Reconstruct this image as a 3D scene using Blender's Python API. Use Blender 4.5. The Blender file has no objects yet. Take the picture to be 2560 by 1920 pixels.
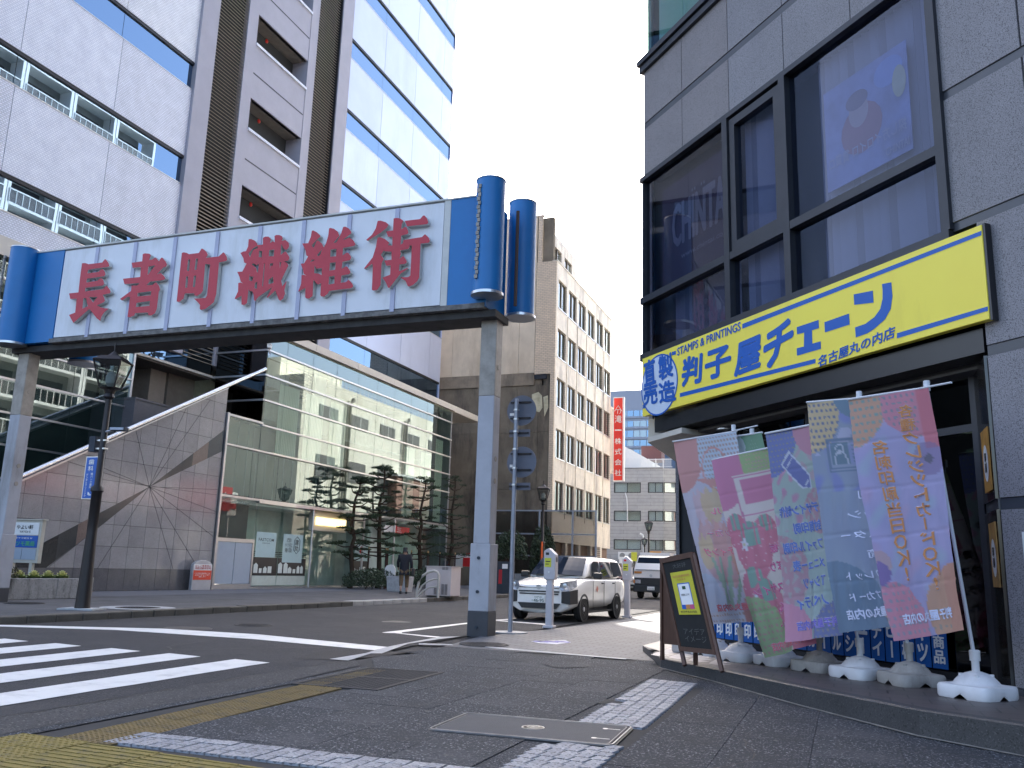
import bpy, math, random
from mathutils import Vector, Matrix
R = math.radians
random.seed(7)
SC = bpy.context.scene
COL = SC.collection

# ------------------------------------------------------------------ camera
FOC, EYE = 2190.0, 1.15
up_c = Vector((313, -10351, FOC)).normalized()
yy_c = Vector((2115 - 1280, 960 + (FOC * FOC + 313 * (2115 - 1280)) / 10351 - 960, FOC)).normalized()
yy_c = (yy_c - up_c * yy_c.dot(up_c)).normalized()
xx_c = yy_c.cross(-up_c) * -1
if xx_c.x < 0: xx_c = -xx_c
W2C = Matrix((xx_c, yy_c, up_c))            # rows: world axes seen from the camera (x right, y down, z forward)
cam_d = bpy.data.cameras.new('camera'); cam = bpy.data.objects.new('camera', cam_d); COL.objects.link(cam)
right = W2C @ Vector((1, 0, 0)); down = W2C @ Vector((0, 1, 0)); fwd = W2C @ Vector((0, 0, 1))
mw = Matrix((right, -down, -fwd)).transposed().to_4x4(); mw.translation = Vector((0, 0, EYE))
cam.matrix_world = mw
cam_d.sensor_width = 36; cam_d.lens = 36 * FOC / 2560
cam_d.clip_start = 0.1; cam_d.clip_end = 3000
SC.camera = cam

# ------------------------------------------------------------------ light
SUN_AZ, SUN_EL = 122.5, 41.0                  # azimuth from +X towards +Y
world = bpy.data.worlds.new('World'); SC.world = world; world.use_nodes = True
nt = world.node_tree; bg = nt.nodes['Background']
sky = nt.nodes.new('ShaderNodeTexSky'); sky.sky_type = 'NISHITA'; sky.sun_disc = False
sky.sun_elevation = R(SUN_EL); sky.sun_rotation = R(90 - SUN_AZ)
sky.air_density = .9; sky.dust_density = 4.5; sky.ozone_density = .7
nt.links.new(sky.outputs[0], bg.inputs[0]); bg.inputs[1].default_value = 0.15
sun_d = bpy.data.lights.new('sun', 'SUN'); sun_d.energy = 4.0; sun_d.angle = R(0.5); sun_d.color = (1.0, .94, .85)
sun = bpy.data.objects.new('sun', sun_d); COL.objects.link(sun)
sdir = Vector((math.cos(R(SUN_EL)) * math.cos(R(SUN_AZ)), math.cos(R(SUN_EL)) * math.sin(R(SUN_AZ)), math.sin(R(SUN_EL))))
sun.rotation_euler = sdir.to_track_quat('Z', 'Y').to_euler()
SC.view_settings.view_transform = 'Standard'; SC.view_settings.look = 'None'
SC.view_settings.exposure = 2.15; SC.view_settings.gamma = 1; SC.view_settings.use_curve_mapping = False
SC.cycles.max_bounces = 7; SC.cycles.transparent_max_bounces = 12
SC.cycles.caustics_reflective = False; SC.cycles.caustics_refractive = False

# ------------------------------------------------------------------ where a picture point lies in the place
def ray(u, v): return W2C @ Vector((u - 1280, v - 960, FOC))
def G(u, v, z=0.0):
    d = ray(u, v); t = (z - EYE) / d.z; return Vector((d.x * t, d.y * t, z))
def PX(u, v, x):
    d = ray(u, v); t = x / d.x; return Vector((x, d.y * t, EYE + d.z * t))
def PY(u, v, y):
    d = ray(u, v); t = y / d.y; return Vector((d.x * t, y, EYE + d.z * t))
dR = ray(351, 1396); dR = Vector((dR.x, dR.y, 0)).normalized()      # along the cut corner of the shop building
nR = Vector((dR.y, -dR.x, 0))                                       # away from the camera, into the building
def PF(u, v, D):
    d = ray(u, v); t = D / (nR.x * d.x + nR.y * d.y); return Vector((d.x * t, d.y * t, EYE + d.z * t))
def SF(u, v, D):
    p = PF(u, v, D); return p.dot(dR), p.z

# ------------------------------------------------------------------ materials
def lin(c):
    return tuple((x / 12.92 if x <= .04045 else ((x + .055) / 1.055) ** 2.4) for x in c)
def rgb(r, g, b): return lin((r / 255, g / 255, b / 255))
MATS = {}
def mat(name, col, rough=.6, metal=0.0, var=.08, scale=4.0, bump=0.0, bscale=60.0, speck=None, sscale=120., sth=.6,
        ior=1.5, stretch=None, stain=None, stscale=1.0, coat=0.0, rvar=0.0, emit=0.0):
    m = bpy.data.materials.new(name); m.use_nodes = True; MATS[name] = m
    t = m.node_tree; N = t.nodes; L = t.links; b = N['Principled BSDF']
    tc = N.new('ShaderNodeTexCoord'); mp = N.new('ShaderNodeMapping'); L.new(tc.outputs['Object'], mp.inputs[0])
    if stretch: mp.inputs['Scale'].default_value = stretch
    n1 = N.new('ShaderNodeTexNoise'); n1.inputs['Scale'].default_value = scale; n1.inputs['Detail'].default_value = 6; n1.inputs['Roughness'].default_value = .65
    L.new(mp.outputs[0], n1.inputs['Vector'])
    mx = N.new('ShaderNodeMix'); mx.data_type = 'RGBA'
    mr = N.new('ShaderNodeMapRange'); mr.inputs[1].default_value = .3; mr.inputs[2].default_value = .7; L.new(n1.outputs['Fac'], mr.inputs[0])
    L.new(mr.outputs[0], mx.inputs[0])
    mx.inputs[6].default_value = (*[x * (1 - var) for x in col], 1); mx.inputs[7].default_value = (*[min(1, x * (1 + var)) for x in col], 1)
    out = mx.outputs[2]
    if speck:
        n2 = N.new('ShaderNodeTexNoise'); n2.inputs['Scale'].default_value = sscale; n2.inputs['Detail'].default_value = 2
        L.new(tc.outputs['Object'], n2.inputs['Vector'])
        r2 = N.new('ShaderNodeMapRange'); r2.inputs[1].default_value = sth; r2.inputs[2].default_value = sth + .08; L.new(n2.outputs['Fac'], r2.inputs[0])
        m2 = N.new('ShaderNodeMix'); m2.data_type = 'RGBA'; L.new(r2.outputs[0], m2.inputs[0]); L.new(out, m2.inputs[6]); m2.inputs[7].default_value = (*speck, 1)
        out = m2.outputs[2]
        n3 = N.new('ShaderNodeTexNoise'); n3.inputs['Scale'].default_value = sscale * .8; n3.inputs['Detail'].default_value = 1
        mp3 = N.new('ShaderNodeMapping'); mp3.inputs['Location'].default_value = (7, 3, 1); L.new(tc.outputs['Object'], mp3.inputs[0]); L.new(mp3.outputs[0], n3.inputs['Vector'])
        r3 = N.new('ShaderNodeMapRange'); r3.inputs[1].default_value = sth; r3.inputs[2].default_value = sth + .06; L.new(n3.outputs['Fac'], r3.inputs[0])
        m3 = N.new('ShaderNodeMix'); m3.data_type = 'RGBA'; L.new(r3.outputs[0], m3.inputs[0]); L.new(out, m3.inputs[6]); m3.inputs[7].default_value = (*[x * .45 for x in col], 1)
        out = m3.outputs[2]
    if stain:
        n4 = N.new('ShaderNodeTexNoise'); n4.inputs['Scale'].default_value = stscale; n4.inputs['Detail'].default_value = 8; n4.inputs['Roughness'].default_value = .7
        mp4 = N.new('ShaderNodeMapping'); mp4.inputs['Scale'].default_value = (1, 1, .25); L.new(tc.outputs['Object'], mp4.inputs[0]); L.new(mp4.outputs[0], n4.inputs['Vector'])
        r4 = N.new('ShaderNodeMapRange'); r4.inputs[1].default_value = .5; r4.inputs[2].default_value = .68; L.new(n4.outputs['Fac'], r4.inputs[0])
        m4 = N.new('ShaderNodeMix'); m4.data_type = 'RGBA'; L.new(r4.outputs[0], m4.inputs[0]); L.new(out, m4.inputs[6]); m4.inputs[7].default_value = (*stain, 1)
        out = m4.outputs[2]
    L.new(out, b.inputs['Base Color'])
    b.inputs['Roughness'].default_value = rough; b.inputs['Metallic'].default_value = metal; b.inputs['IOR'].default_value = ior
    b.inputs['Coat Weight'].default_value = coat; b.inputs['Coat Roughness'].default_value = .05
    if rvar:
        rr = N.new('ShaderNodeMapRange'); rr.inputs[1].default_value = .3; rr.inputs[2].default_value = .7
        rr.inputs[3].default_value = max(.02, rough - rvar); rr.inputs[4].default_value = min(1, rough + rvar); L.new(n1.outputs['Fac'], rr.inputs[0]); L.new(rr.outputs[0], b.inputs['Roughness'])
    if bump:
        nb = N.new('ShaderNodeTexNoise'); nb.inputs['Scale'].default_value = bscale; nb.inputs['Detail'].default_value = 3; L.new(tc.outputs['Object'], nb.inputs['Vector'])
        bp = N.new('ShaderNodeBump'); bp.inputs['Strength'].default_value = bump; bp.inputs['Distance'].default_value = .02
        L.new(nb.outputs['Fac'], bp.inputs['Height']); L.new(bp.outputs[0], b.inputs['Normal'])
    if emit:
        b.inputs['Emission Color'].default_value = (*col, 1); b.inputs['Emission Strength'].default_value = emit
    return m
def glass(name, tint, ior=1.8, wob=.0, rough=.0, gl=(1, 1, 1)):
    "a real pane: looks through with a tint and mirrors by Fresnel"
    m = bpy.data.materials.new(name); m.use_nodes = True; MATS[name] = m
    t = m.node_tree; N = t.nodes; L = t.links; N.remove(N['Principled BSDF'])
    tr = N.new('ShaderNodeBsdfTransparent'); tr.inputs[0].default_value = (*tint, 1)
    g = N.new('ShaderNodeBsdfGlossy'); g.inputs['Roughness'].default_value = rough; g.inputs[0].default_value = (*gl, 1)
    f = N.new('ShaderNodeFresnel'); f.inputs[0].default_value = ior
    mx = N.new('ShaderNodeMixShader'); L.new(tr.outputs[0], mx.inputs[1]); L.new(g.outputs[0], mx.inputs[2])
    ge = N.new('ShaderNodeNewGeometry'); iv = N.new('ShaderNodeMath'); iv.operation = 'SUBTRACT'; iv.inputs[0].default_value = 1; L.new(ge.outputs['Backfacing'], iv.inputs[1])
    ml = N.new('ShaderNodeMath'); ml.operation = 'MULTIPLY'; L.new(f.outputs[0], ml.inputs[0]); L.new(iv.outputs[0], ml.inputs[1]); L.new(ml.outputs[0], mx.inputs[0])
    L.new(mx.outputs[0], N['Material Output'].inputs[0])
    if wob:
        tc = N.new('ShaderNodeTexCoord'); nb = N.new('ShaderNodeTexNoise'); nb.inputs['Scale'].default_value = .55; nb.inputs['Detail'].default_value = 1
        L.new(tc.outputs['Object'], nb.inputs['Vector']); bp = N.new('ShaderNodeBump'); bp.inputs['Strength'].default_value = wob; bp.inputs['Distance'].default_value = .05
        L.new(nb.outputs['Fac'], bp.inputs['Height']); L.new(bp.outputs[0], g.inputs['Normal'])
    return m
def brickmat(name, c1, c2, mortar, w, h, gap=.01, rough=.7, bump=.3, plane='yz', stain=None, stscale=.6):
    m = mat(name, c1, rough, stain=stain, stscale=stscale, var=.1, scale=2); t = m.node_tree; N = t.nodes; L = t.links; b = N['Principled BSDF']
    tc = [n for n in N if n.type == 'TEX_COORD'][0]
    sep = N.new('ShaderNodeSeparateXYZ'); com = N.new('ShaderNodeCombineXYZ'); L.new(tc.outputs['Object'], sep.inputs[0])
    ax = {'yz': (1, 2), 'xz': (0, 2), 'xy': (0, 1)}[plane]
    L.new(sep.outputs[ax[0]], com.inputs[0]); L.new(sep.outputs[ax[1]], com.inputs[1])
    br = N.new('ShaderNodeTexBrick'); L.new(com.outputs[0], br.inputs['Vector']); br.inputs['Scale'].default_value = 1
    br.inputs['Brick Width'].default_value = w; br.inputs['Row Height'].default_value = h; br.inputs['Mortar Size'].default_value = gap; br.inputs['Mortar Smooth'].default_value = .2
    br.inputs['Color1'].default_value = (*c1, 1); br.inputs['Color2'].default_value = (*c2, 1); br.inputs['Mortar'].default_value = (*mortar, 1)
    old = b.inputs['Base Color'].links[0].from_socket
    mu = N.new('ShaderNodeMix'); mu.data_type = 'RGBA'; mu.blend_type = 'MULTIPLY'; mu.inputs[0].default_value = 1
    dv = N.new('ShaderNodeMix'); dv.data_type = 'RGBA'; dv.blend_type = 'DIVIDE'; dv.inputs[0].default_value = 1
    L.new(br.outputs['Color'], dv.inputs[6]); dv.inputs[7].default_value = (*c1, 1)
    L.new(old, mu.inputs[6]); L.new(dv.outputs[2], mu.inputs[7]); L.new(mu.outputs[2], b.inputs['Base Color'])
    bp = N.new('ShaderNodeBump'); bp.inputs['Strength'].default_value = bump; bp.inputs['Distance'].default_value = .01; bp.invert = True
    L.new(br.outputs['Fac'], bp.inputs['Height']); L.new(bp.outputs[0], b.inputs['Normal'])
    return m
def attrmat(name, rough=.8, trans=.25):
    "printed cloth: colours come from the print stored on the mesh; thin enough to let light through"
    m = bpy.data.materials.new(name); m.use_nodes = True; MATS[name] = m
    t = m.node_tree; N = t.nodes; L = t.links; b = N['Principled BSDF']
    a = N.new('ShaderNodeAttribute'); a.attribute_name = 'print'; L.new(a.outputs['Color'], b.inputs['Base Color']); b.inputs['Roughness'].default_value = rough
    tl = N.new('ShaderNodeBsdfTranslucent'); L.new(a.outputs['Color'], tl.inputs[0])
    w = N.new('ShaderNodeTexNoise'); w.inputs['Scale'].default_value = 260; tc = N.new('ShaderNodeTexCoord'); L.new(tc.outputs['Object'], w.inputs['Vector'])
    bp = N.new('ShaderNodeBump'); bp.inputs['Strength'].default_value = .15; bp.inputs['Distance'].default_value = .004; L.new(w.outputs['Fac'], bp.inputs['Height']); L.new(bp.outputs[0], b.inputs['Normal'])
    mx = N.new('ShaderNodeMixShader'); mx.inputs[0].default_value = trans
    L.new(b.outputs[0], mx.inputs[1]); L.new(tl.outputs[0], mx.inputs[2]); L.new(mx.outputs[0], N['Material Output'].inputs[0])
    return m

# ------------------------------------------------------------------ mesh building
class MB:
    def __init__(s, tf=None): s.v = []; s.f = []; s.m = []; s.tf = tf
    def pt(s, p):
        s.v.append(tuple(s.tf(*p)) if s.tf else tuple(p)); return len(s.v) - 1
    def face(s, pts, mi=0):
        s.f.append([s.pt(p) for p in pts]); s.m.append(mi); return s
    def box(s, x0, x1, y0, y1, z0, z1, mi=0):
        i = [s.pt(p) for p in ((x0, y0, z0), (x1, y0, z0), (x1, y1, z0), (x0, y1, z0), (x0, y0, z1), (x1, y0, z1), (x1, y1, z1), (x0, y1, z1))]
        for q in ((0, 3, 2, 1), (4, 5, 6, 7), (0, 1, 5, 4), (1, 2, 6, 5), (2, 3, 7, 6), (3, 0, 4, 7)):
            s.f.append([i[k] for k in q]); s.m.append(mi)
        return s
    def prism(s, poly, a0, a1, axis='z', mi=0):
        "poly in the two other axes, swept from a0 to a1"
        def P(p, a): return {'z': (p[0], p[1], a), 'y': (p[0], a, p[1]), 'x': (a, p[0], p[1])}[axis]
        n = len(poly); b = [s.pt(P(p, a0)) for p in poly]; t = [s.pt(P(p, a1)) for p in poly]
        s.f.append(b[::-1]); s.m.append(mi); s.f.append(t); s.m.append(mi)
        for k in range(n):
            s.f.append([b[k], b[(k + 1) % n], t[(k + 1) % n], t[k]]); s.m.append(mi)
        return s
    def cyl(s, c, r, h, n=16, r2=None, mi=0, axis='z', cap=True):
        r2 = r if r2 is None else r2
        def P(a, rr, t):
            x, y = math.cos(a) * rr, math.sin(a) * rr
            return {'z': (c[0] + x, c[1] + y, c[2] + t), 'y': (c[0] + x, c[1] + t, c[2] + y), 'x': (c[0] + t, c[1] + x, c[2] + y)}[axis]
        b = [s.pt(P(2 * math.pi * k / n, r, 0)) for k in range(n)]; t = [s.pt(P(2 * math.pi * k / n, r2, h)) for k in range(n)]
        for k in range(n): s.f.append([b[k], b[(k + 1) % n], t[(k + 1) % n], t[k]]); s.m.append(mi)
        if cap: s.f.append(b[::-1]); s.m.append(mi); s.f.append(t); s.m.append(mi)
        return s
    def tube(s, pts, r, n=8, mi=0):
        pts = [Vector(p) for p in pts]; rs = r if isinstance(r, (list, tuple)) else [r] * len(pts); rings = []
        for k, p in enumerate(pts):
            d = (pts[min(k + 1, len(pts) - 1)] - pts[max(k - 1, 0)]).normalized()
            a = Vector((0, 0, 1)) if abs(d.z) < .9 else Vector((1, 0, 0)); u = d.cross(a).normalized(); w = d.cross(u)
            rings.append([s.pt(p + (u * math.cos(2 * math.pi * j / n) + w * math.sin(2 * math.pi * j / n)) * rs[k]) for j in range(n)])
        for a, b in zip(rings, rings[1:]):
            for j in range(n): s.f.append([a[j], a[(j + 1) % n], b[(j + 1) % n], b[j]]); s.m.append(mi)
        s.f.append(rings[0][::-1]); s.m.append(mi); s.f.append(rings[-1]); s.m.append(mi)
        return s
    def lathe(s, c, prof, n=20, mi=0, axis='z'):
        def P(a, r, t):
            x, y = math.cos(a) * r, math.sin(a) * r
            return {'z': (c[0] + x, c[1] + y, c[2] + t), 'y': (c[0] + x, c[1] + t, c[2] + y), 'x': (c[0] + t, c[1] + x, c[2] + y)}[axis]
        rings = [[s.pt(P(2 * math.pi * k / n, r, t)) for k in range(n)] for r, t in prof]
        for a, b in zip(rings, rings[1:]):
            for j in range(n): s.f.append([a[j], a[(j + 1) % n], b[(j + 1) % n], b[j]]); s.m.append(mi)
        s.f.append(rings[0][::-1]); s.m.append(mi); s.f.append(rings[-1]); s.m.append(mi)
        return s
    def mesh(s, name, mats):
        me = bpy.data.meshes.new(name); me.from_pydata(s.v, [], s.f)
        for m in (mats if isinstance(mats, (list, tuple)) else [mats]): me.materials.append(m)
        me.polygons.foreach_set('material_index', s.m); me.update(); return me
def link(name, me, parent=None, loc=None, rot=None):
    o = bpy.data.objects.new(name, me); COL.objects.link(o)
    if parent:
        o.parent = parent
    if loc is not None: o.location = loc
    if rot is not None: o.rotation_euler = rot
    return o
def smooth(o, ang=40):
    me = o.data
    me.polygons.foreach_set('use_smooth', [True] * len(me.polygons))
    try: me.set_sharp_from_angle(angle=R(ang))
    except Exception: pass
    return o
def recalc(me):
    import bmesh
    b = bmesh.new(); b.from_mesh(me); bmesh.ops.recalc_face_normals(b, faces=b.faces); b.to_mesh(me); b.free()
def obj(name, mb, mats, parent=None, sm=None, bevel=0, fix=True, loc=None, rot=None, subs=0):
    me = mb.mesh(name, mats)
    if fix: recalc(me)
    o = link(name, me, parent, loc, rot)
    if parent is not None and parent.get('world'):
        o.matrix_parent_inverse = Matrix.Translation(-parent.location)
    if bevel:
        md = o.modifiers.new('edge', 'BEVEL'); md.width = bevel; md.segments = 2; md.limit_method = 'ANGLE'; md.angle_limit = R(35)
    if subs:
        md = o.modifiers.new('round', 'SUBSURF'); md.levels = subs; md.render_levels = subs
    if sm: smooth(o, sm)
    return o
def tag(o, label=None, cat=None, group=None, kind=None):
    if label: o['label'] = label
    if cat: o['category'] = cat
    if group: o['group'] = group
    if kind: o['kind'] = kind
    return o
def thing(name, label, cat, loc=(0, 0, 0), group=None, world=False, rz=0):
    o = bpy.data.objects.new(name, None); COL.objects.link(o); o.location = loc; o.rotation_euler = (0, 0, rz); o.empty_display_size = .3
    if world: o['world'] = 1
    return tag(o, label, cat, group)
def dup(o, loc=None, rz=None, label=None, parent=None, keepworld=False):
    c = o.copy(); COL.objects.link(c)
    if parent: c.parent = parent
    for ch in o.children: dup(ch, parent=c)
    if loc is not None: c.location = loc
    if rz is not None: c.rotation_euler = (0, 0, rz)
    if label: c['label'] = label
    return c
# --- lettering
_tc = {}
def text_geo(s, bold=0.0, space=1.0, lines=1.0):
    k = (s, bold, space, lines)
    if k in _tc: return _tc[k]
    c = bpy.data.curves.new('t', 'FONT'); c.body = s; c.offset = bold; c.resolution_u = 2; c.space_character = space; c.space_line = lines; c.align_x = 'CENTER'
    o = bpy.data.objects.new('t', c); COL.objects.link(o); me = o.to_mesh()
    vs = [tuple(v.co[:2]) for v in me.vertices]; fs = [tuple(p.vertices) for p in me.polygons]
    o.to_mesh_clear(); bpy.data.objects.remove(o); bpy.data.curves.remove(c)
    x0 = min(v[0] for v in vs); x1 = max(v[0] for v in vs); y0 = min(v[1] for v in vs); y1 = max(v[1] for v in vs)
    _tc[k] = ([((v[0] - x0) / (x1 - x0), (v[1] - y0) / (y1 - y0)) for v in vs], fs); return _tc[k]
def text(name, s, fn, material, parent, bold=.0, mirror=False, space=1.0, lines=1.0, sub=False):
    "fn(a,b) with a,b in 0..1 gives the place of that corner of the lettering"
    heavy = bold >= .012
    vs, fs = text_geo(s, 0 if heavy else bold, space, lines)
    P0, P1, P2 = Vector(fn(0, 0)), Vector(fn(1, 0)), Vector(fn(0, 1)); U, V = P1 - P0, P2 - P0
    pts = [Vector(fn(1 - a if mirror else a, b)) for a, b in vs]
    if heavy:
        nn = U.cross(V).normalized()
        if nn.dot(P0 - Vector((0, 0, EYE))) > 0: nn = -nn
        rows_ = s.count('\n') + 1; ch = V.length / rows_ * .9; w = bold * ch * .62 / 1.0
        sx = 1 - 2 * w / U.length; sy = 1 - 2 * w / V.length; C = P0 + U / 2 + V / 2; un, vn = U.normalized(), V.normalized()
        base = [C + un * (p - C).dot(un) * sx + vn * (p - C).dot(vn) * sy for p in pts]; allp, allf = [], []
        for k, (dx, dy) in enumerate(((0, 0), (1, 0), (-1, 0), (0, 1), (0, -1), (.7, .7), (-.7, .7), (.7, -.7), (-.7, -.7))):
            o_ = len(allp); allp += [q + un * dx * w + vn * dy * w + nn * (.0004 * k) for q in base]; allf += [tuple(i + o_ for i in f) for f in fs]
        pts, fs = allp, allf
    me = bpy.data.meshes.new(name); me.from_pydata([tuple(p) for p in pts], [], fs)
    me.materials.append(material)
    o = link(name, me, parent)
    if parent is not None:
        p = parent
        while p is not None and not p.get('world'): p = p.parent
        if p is not None and parent.get('world'): o.matrix_parent_inverse = Matrix.Translation(-parent.location)
    return o
def rect(o, u, v):
    o, u, v = Vector(o), Vector(u), Vector(v)
    return lambda a, b: o + u * a + v * b
# ------------------------------------------------------------------ palette
asphalt = mat('asphalt', (.034, .034, .038), .95, var=.18, scale=1.2, bump=.5, bscale=140, speck=(.095, .095, .095), sscale=48, sth=.6, stain=(.052, .051, .052), stscale=.35)
asphalt2 = mat('asphalt_patch', (.021, .021, .024), .9, var=.12, scale=2, bump=.4, bscale=140, speck=(.09, .09, .09), sscale=90, sth=.66)
pebble = mat('pebble_paving', (.026, .031, .040), .9, var=.25, scale=1.3, bump=1.0, bscale=60, speck=(.25, .26, .285), sscale=62, sth=.585, stain=(.020, .023, .028), stscale=.9)
pebble2 = mat('pebble_paving_worn', (.030, .035, .044), .9, var=.28, scale=1.1, bump=1.0, bscale=56, speck=(.24, .25, .27), sscale=58, sth=.59, stain=(.052, .056, .064), stscale=1.2)
gutterm = mat('gutter_concrete', (.052, .051, .052), .95, var=.2, scale=3, bump=.9, bscale=60, speck=(.16, .155, .15), sscale=45, sth=.6)
paver = brickmat('small_pavers', (.125, .132, .148), (.10, .107, .12), (.05, .052, .058), .3, .15, .012, .75, .4, 'xy')
farpave = mat('far_pavement', (.082, .082, .086), .95, var=.22, scale=1.1, bump=.3, bscale=60, stain=(.05, .05, .052), stscale=.8)
farpave2 = mat('far_pavement_tiles', (.11, .115, .13), .9, var=.12, scale=2, bump=.3, bscale=60)
kerbm = mat('kerb_stone', (.085, .078, .066), .85, var=.3, scale=2.5, bump=.8, bscale=30, stain=(.06, .055, .045), stscale=2)
kerbw = mat('kerb_stone_pale', (.36, .35, .33), .8, var=.2, scale=3, bump=.5, bscale=30)
paint = mat('road_paint', (.72, .72, .70), .6, var=.06, scale=6, bump=.3, bscale=120, stain=(.5, .5, .49), stscale=3)
paintd = mat('road_paint_worn', (.38, .39, .40), .7, var=.2, scale=8, bump=.3, bscale=120)
yel = mat('tactile_yellow', (.17, .12, .045), .9, var=.2, scale=6, bump=.4, bscale=80, stain=(.085, .068, .038), stscale=4)
yel2 = mat('tactile_yellow_bright', (.22, .17, .045), .9, var=.25, scale=6, bump=.4, bscale=80, stain=(.075, .066, .04), stscale=6)
sett = [mat('granite_sett_%s' % k, c, .75, var=.12, scale=9, bump=.5, bscale=60, speck=(.10, .10, .11), sscale=60, sth=.62) for k, c in
        (('a', (.29, .30, .325)), ('b', (.26, .27, .295)), ('c', (.32, .33, .355)))]
iron = mat('cast_iron', (.035, .033, .034), .8, .0, var=.2, scale=8, bump=.3, bscale=80)
steelg = mat('grey_steel_cover', (.034, .042, .056), .8, .0, var=.12, scale=5, bump=.2, bscale=200)
steell = mat('bright_steel', (.55, .56, .58), .3, .9, var=.06)
dark = mat('near_black', (.012, .012, .014), .5, var=.1)
joint = mat('joint_bed', (.026, .027, .029), .95, var=.2)

def ground(name, pts, z, m, kind='structure', parent=None):
    o = obj(name, MB().face([(p[0], p[1], z) for p in pts]), m, parent, fix=False)
    if o.data.polygons[0].normal.z < 0: o.data.flip_normals()
    if kind and parent is None: o['kind'] = kind
    return o
def struct(o): o['kind'] = 'structure'; return o

ground('ground', [(-900, -300), (900, -300), (900, 1500), (-900, 1500)], -.02, asphalt)
ground('road', [(-13.1, -20), (-5.75, -20), (-5.75, 9.9), (-6.05, 12), (-6.2, 14.4), (-5.75, 16), (-5.6, 60), (-5.6, 260), (-13.1, 260)], 0.0, asphalt)
ground('side_road', [(-40, 74), (40, 74), (40, 88), (-40, 88)], 0.004, asphalt)
# road repairs and old cracks, darker patches
ground('road_patch', [G(735, 1648), G(800, 1628), G(935, 1625), G(1045, 1634), G(850, 1650)], .004, asphalt2)
# far kerb as separate stones
kerb = struct(obj('kerb', MB().box(-13.42, -13.13, -6, 70, -.02, .09), joint))
kme = {}
def kerbstone(w, m):
    k = (w, m.name)
    if k not in kme:
        mb = MB().box(-.16, .17, 0, w - .012, -.02, .13); me = mb.mesh('kerb_stone', m); kme[k] = me
    return kme[k]
y = 2.0; i = 0
while y < 56:
    w = .6
    if 6.0 < y < 9: w = .9
    pale = 22.0 < y < 26.9
    o = link('kerb_stone', kerbstone(w, kerbw if pale else kerbm), kerb, (-13.28 + random.uniform(-.012, .012), y, random.uniform(-.008, .006)), (0, 0, random.uniform(-.008, .008)))
    md = o.modifiers.new('edge', 'BEVEL'); md.width = .018; md.segments = 2
    y += w; i += 1
fp = struct(obj('far_pavement', MB().box(-21.6, -13.42, -20, 52, -.02, .115), farpave))
ground('far_pavement_strip', [(-21.45, -8), (-19.0, -8), (-18.6, 14), (-18.8, 52), (-21.45, 52)], .12, farpave2)
fp2 = struct(obj('far_pavement_beyond', MB().box(-17.3, -13.42, 52.004, 73, -.02, .115), farpave))
# near pavement: bed and beyond-the-line small pavers, kerb edge
ground('pavement_bed', [(-5.12, 1), (6, 1), (6, 12.45), (-5.6, 12.3), (-5.72, 9.9), (-5.12, 8)], -.004, joint)
near = [(-5.62, 12.3), (-2.85, 12.17), (1.5, 12.3), (1.5, 60), (-5.25, 60), (-5.3, 22), (-5.55, 17.5), (-5.95, 14.5)]
ground('pavement', near, .006, paver)
# pale kerb line that sweeps round the corner, and the light edge lines
kl = [(880, 1652), (1000, 1634), (1130, 1596), (1178, 1590), (1190, 1594), (1140, 1600), (1050, 1617), (950, 1650)]
ground('corner_kerb_line', [G(640 + a * .27125, 1500 + b * .27125) for a, b in ((675, 553), (1000, 500), (1220, 437), (1440, 392), (1700, 345), (1895, 342), (1700, 366), (1400, 410), (1160, 500), (1060, 500), (850, 567))], .012, paintd)
ground('pale_edge_line', [G(640 + a * .27125, 1500 + b * .27125) for a, b in ((1500, 405), (1800, 415), (1820, 425), (1500, 418))], .012, paintd)
ground('pale_edge_line', [G(1240 + a * .27125, 1500 + b * .27125) for a, b in ((-100, 432), (0, 442), (1200, 548), (1200, 556), (0, 455), (-100, 442))], .012, paintd)
# gutter
ground('gutter', [(-5.75, -4), (-5.15, -4), (-5.2, 7.6), (-5.35, 9.4), (-5.75, 9.95)], .003, gutterm)
for k in range(8):
    pass
# road markings
zc = struct(bpy.data.objects.new('zebra_crossing', None)); COL.objects.link(zc)
for k, x in enumerate((-6.60, -7.64, -8.62, -9.65, -10.65, -11.65)):
    ye = 9.08 + .07 * k
    n = 40; pts = []
    for j in range(n + 1): yq = ye - j * (ye + 6) / n; pts.append((x - .27 - .052 * (yq - 9) + random.uniform(-.006, .006), yq))
    pts2 = [(p[0] + .54 + random.uniform(-.012, .012), p[1] - .08) for p in pts]
    mb = MB()
    for a in range(n): mb.face([(pts[a][0], pts[a][1], .006), (pts2[a][0], pts2[a][1], .006), (pts2[a + 1][0], pts2[a + 1][1], .006), (pts[a + 1][0], pts[a + 1][1], .006)])
    o = obj('stripe', mb, paint, zc); 
def line(name, q, z=.006, m=paint):
    return ground(name, [G(*p) for p in q], z, m)
T4 = lambda a, b: (a * .28933, 1500 + b * .28933)
T3 = lambda a, b: (640 + a * .27125, 1500 + b * .27125)
T2 = lambda a, b: (1240 + a * .27125, 1500 + b * .27125)
line('stop_line', [T4(-900, 198), T4(0, 217), T4(1400, 250), T4(2212, 298), T3(1220, 437), T3(1090, 467), T4(2212, 343), T4(1000, 262), T4(0, 232), T4(-900, 210)])
line('parking_line', [T3(1160, 302), T3(1900, 216), T3(2212, 183), T3(2212, 192), T3(1900, 228), T3(1345, 300), T3(1345, 310), T3(1740, 345), T3(1745, 352), T3(1600, 345), T3(1280, 308), T3(1190, 306)])
line('parking_line', [T2(-150, 190), T2(60, 180), T2(110, 176), T2(110, 186), T2(-150, 200)])
line('parking_line', [T2(0, 186), T2(460, 222), T2(470, 232), T2(0, 195)])
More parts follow.
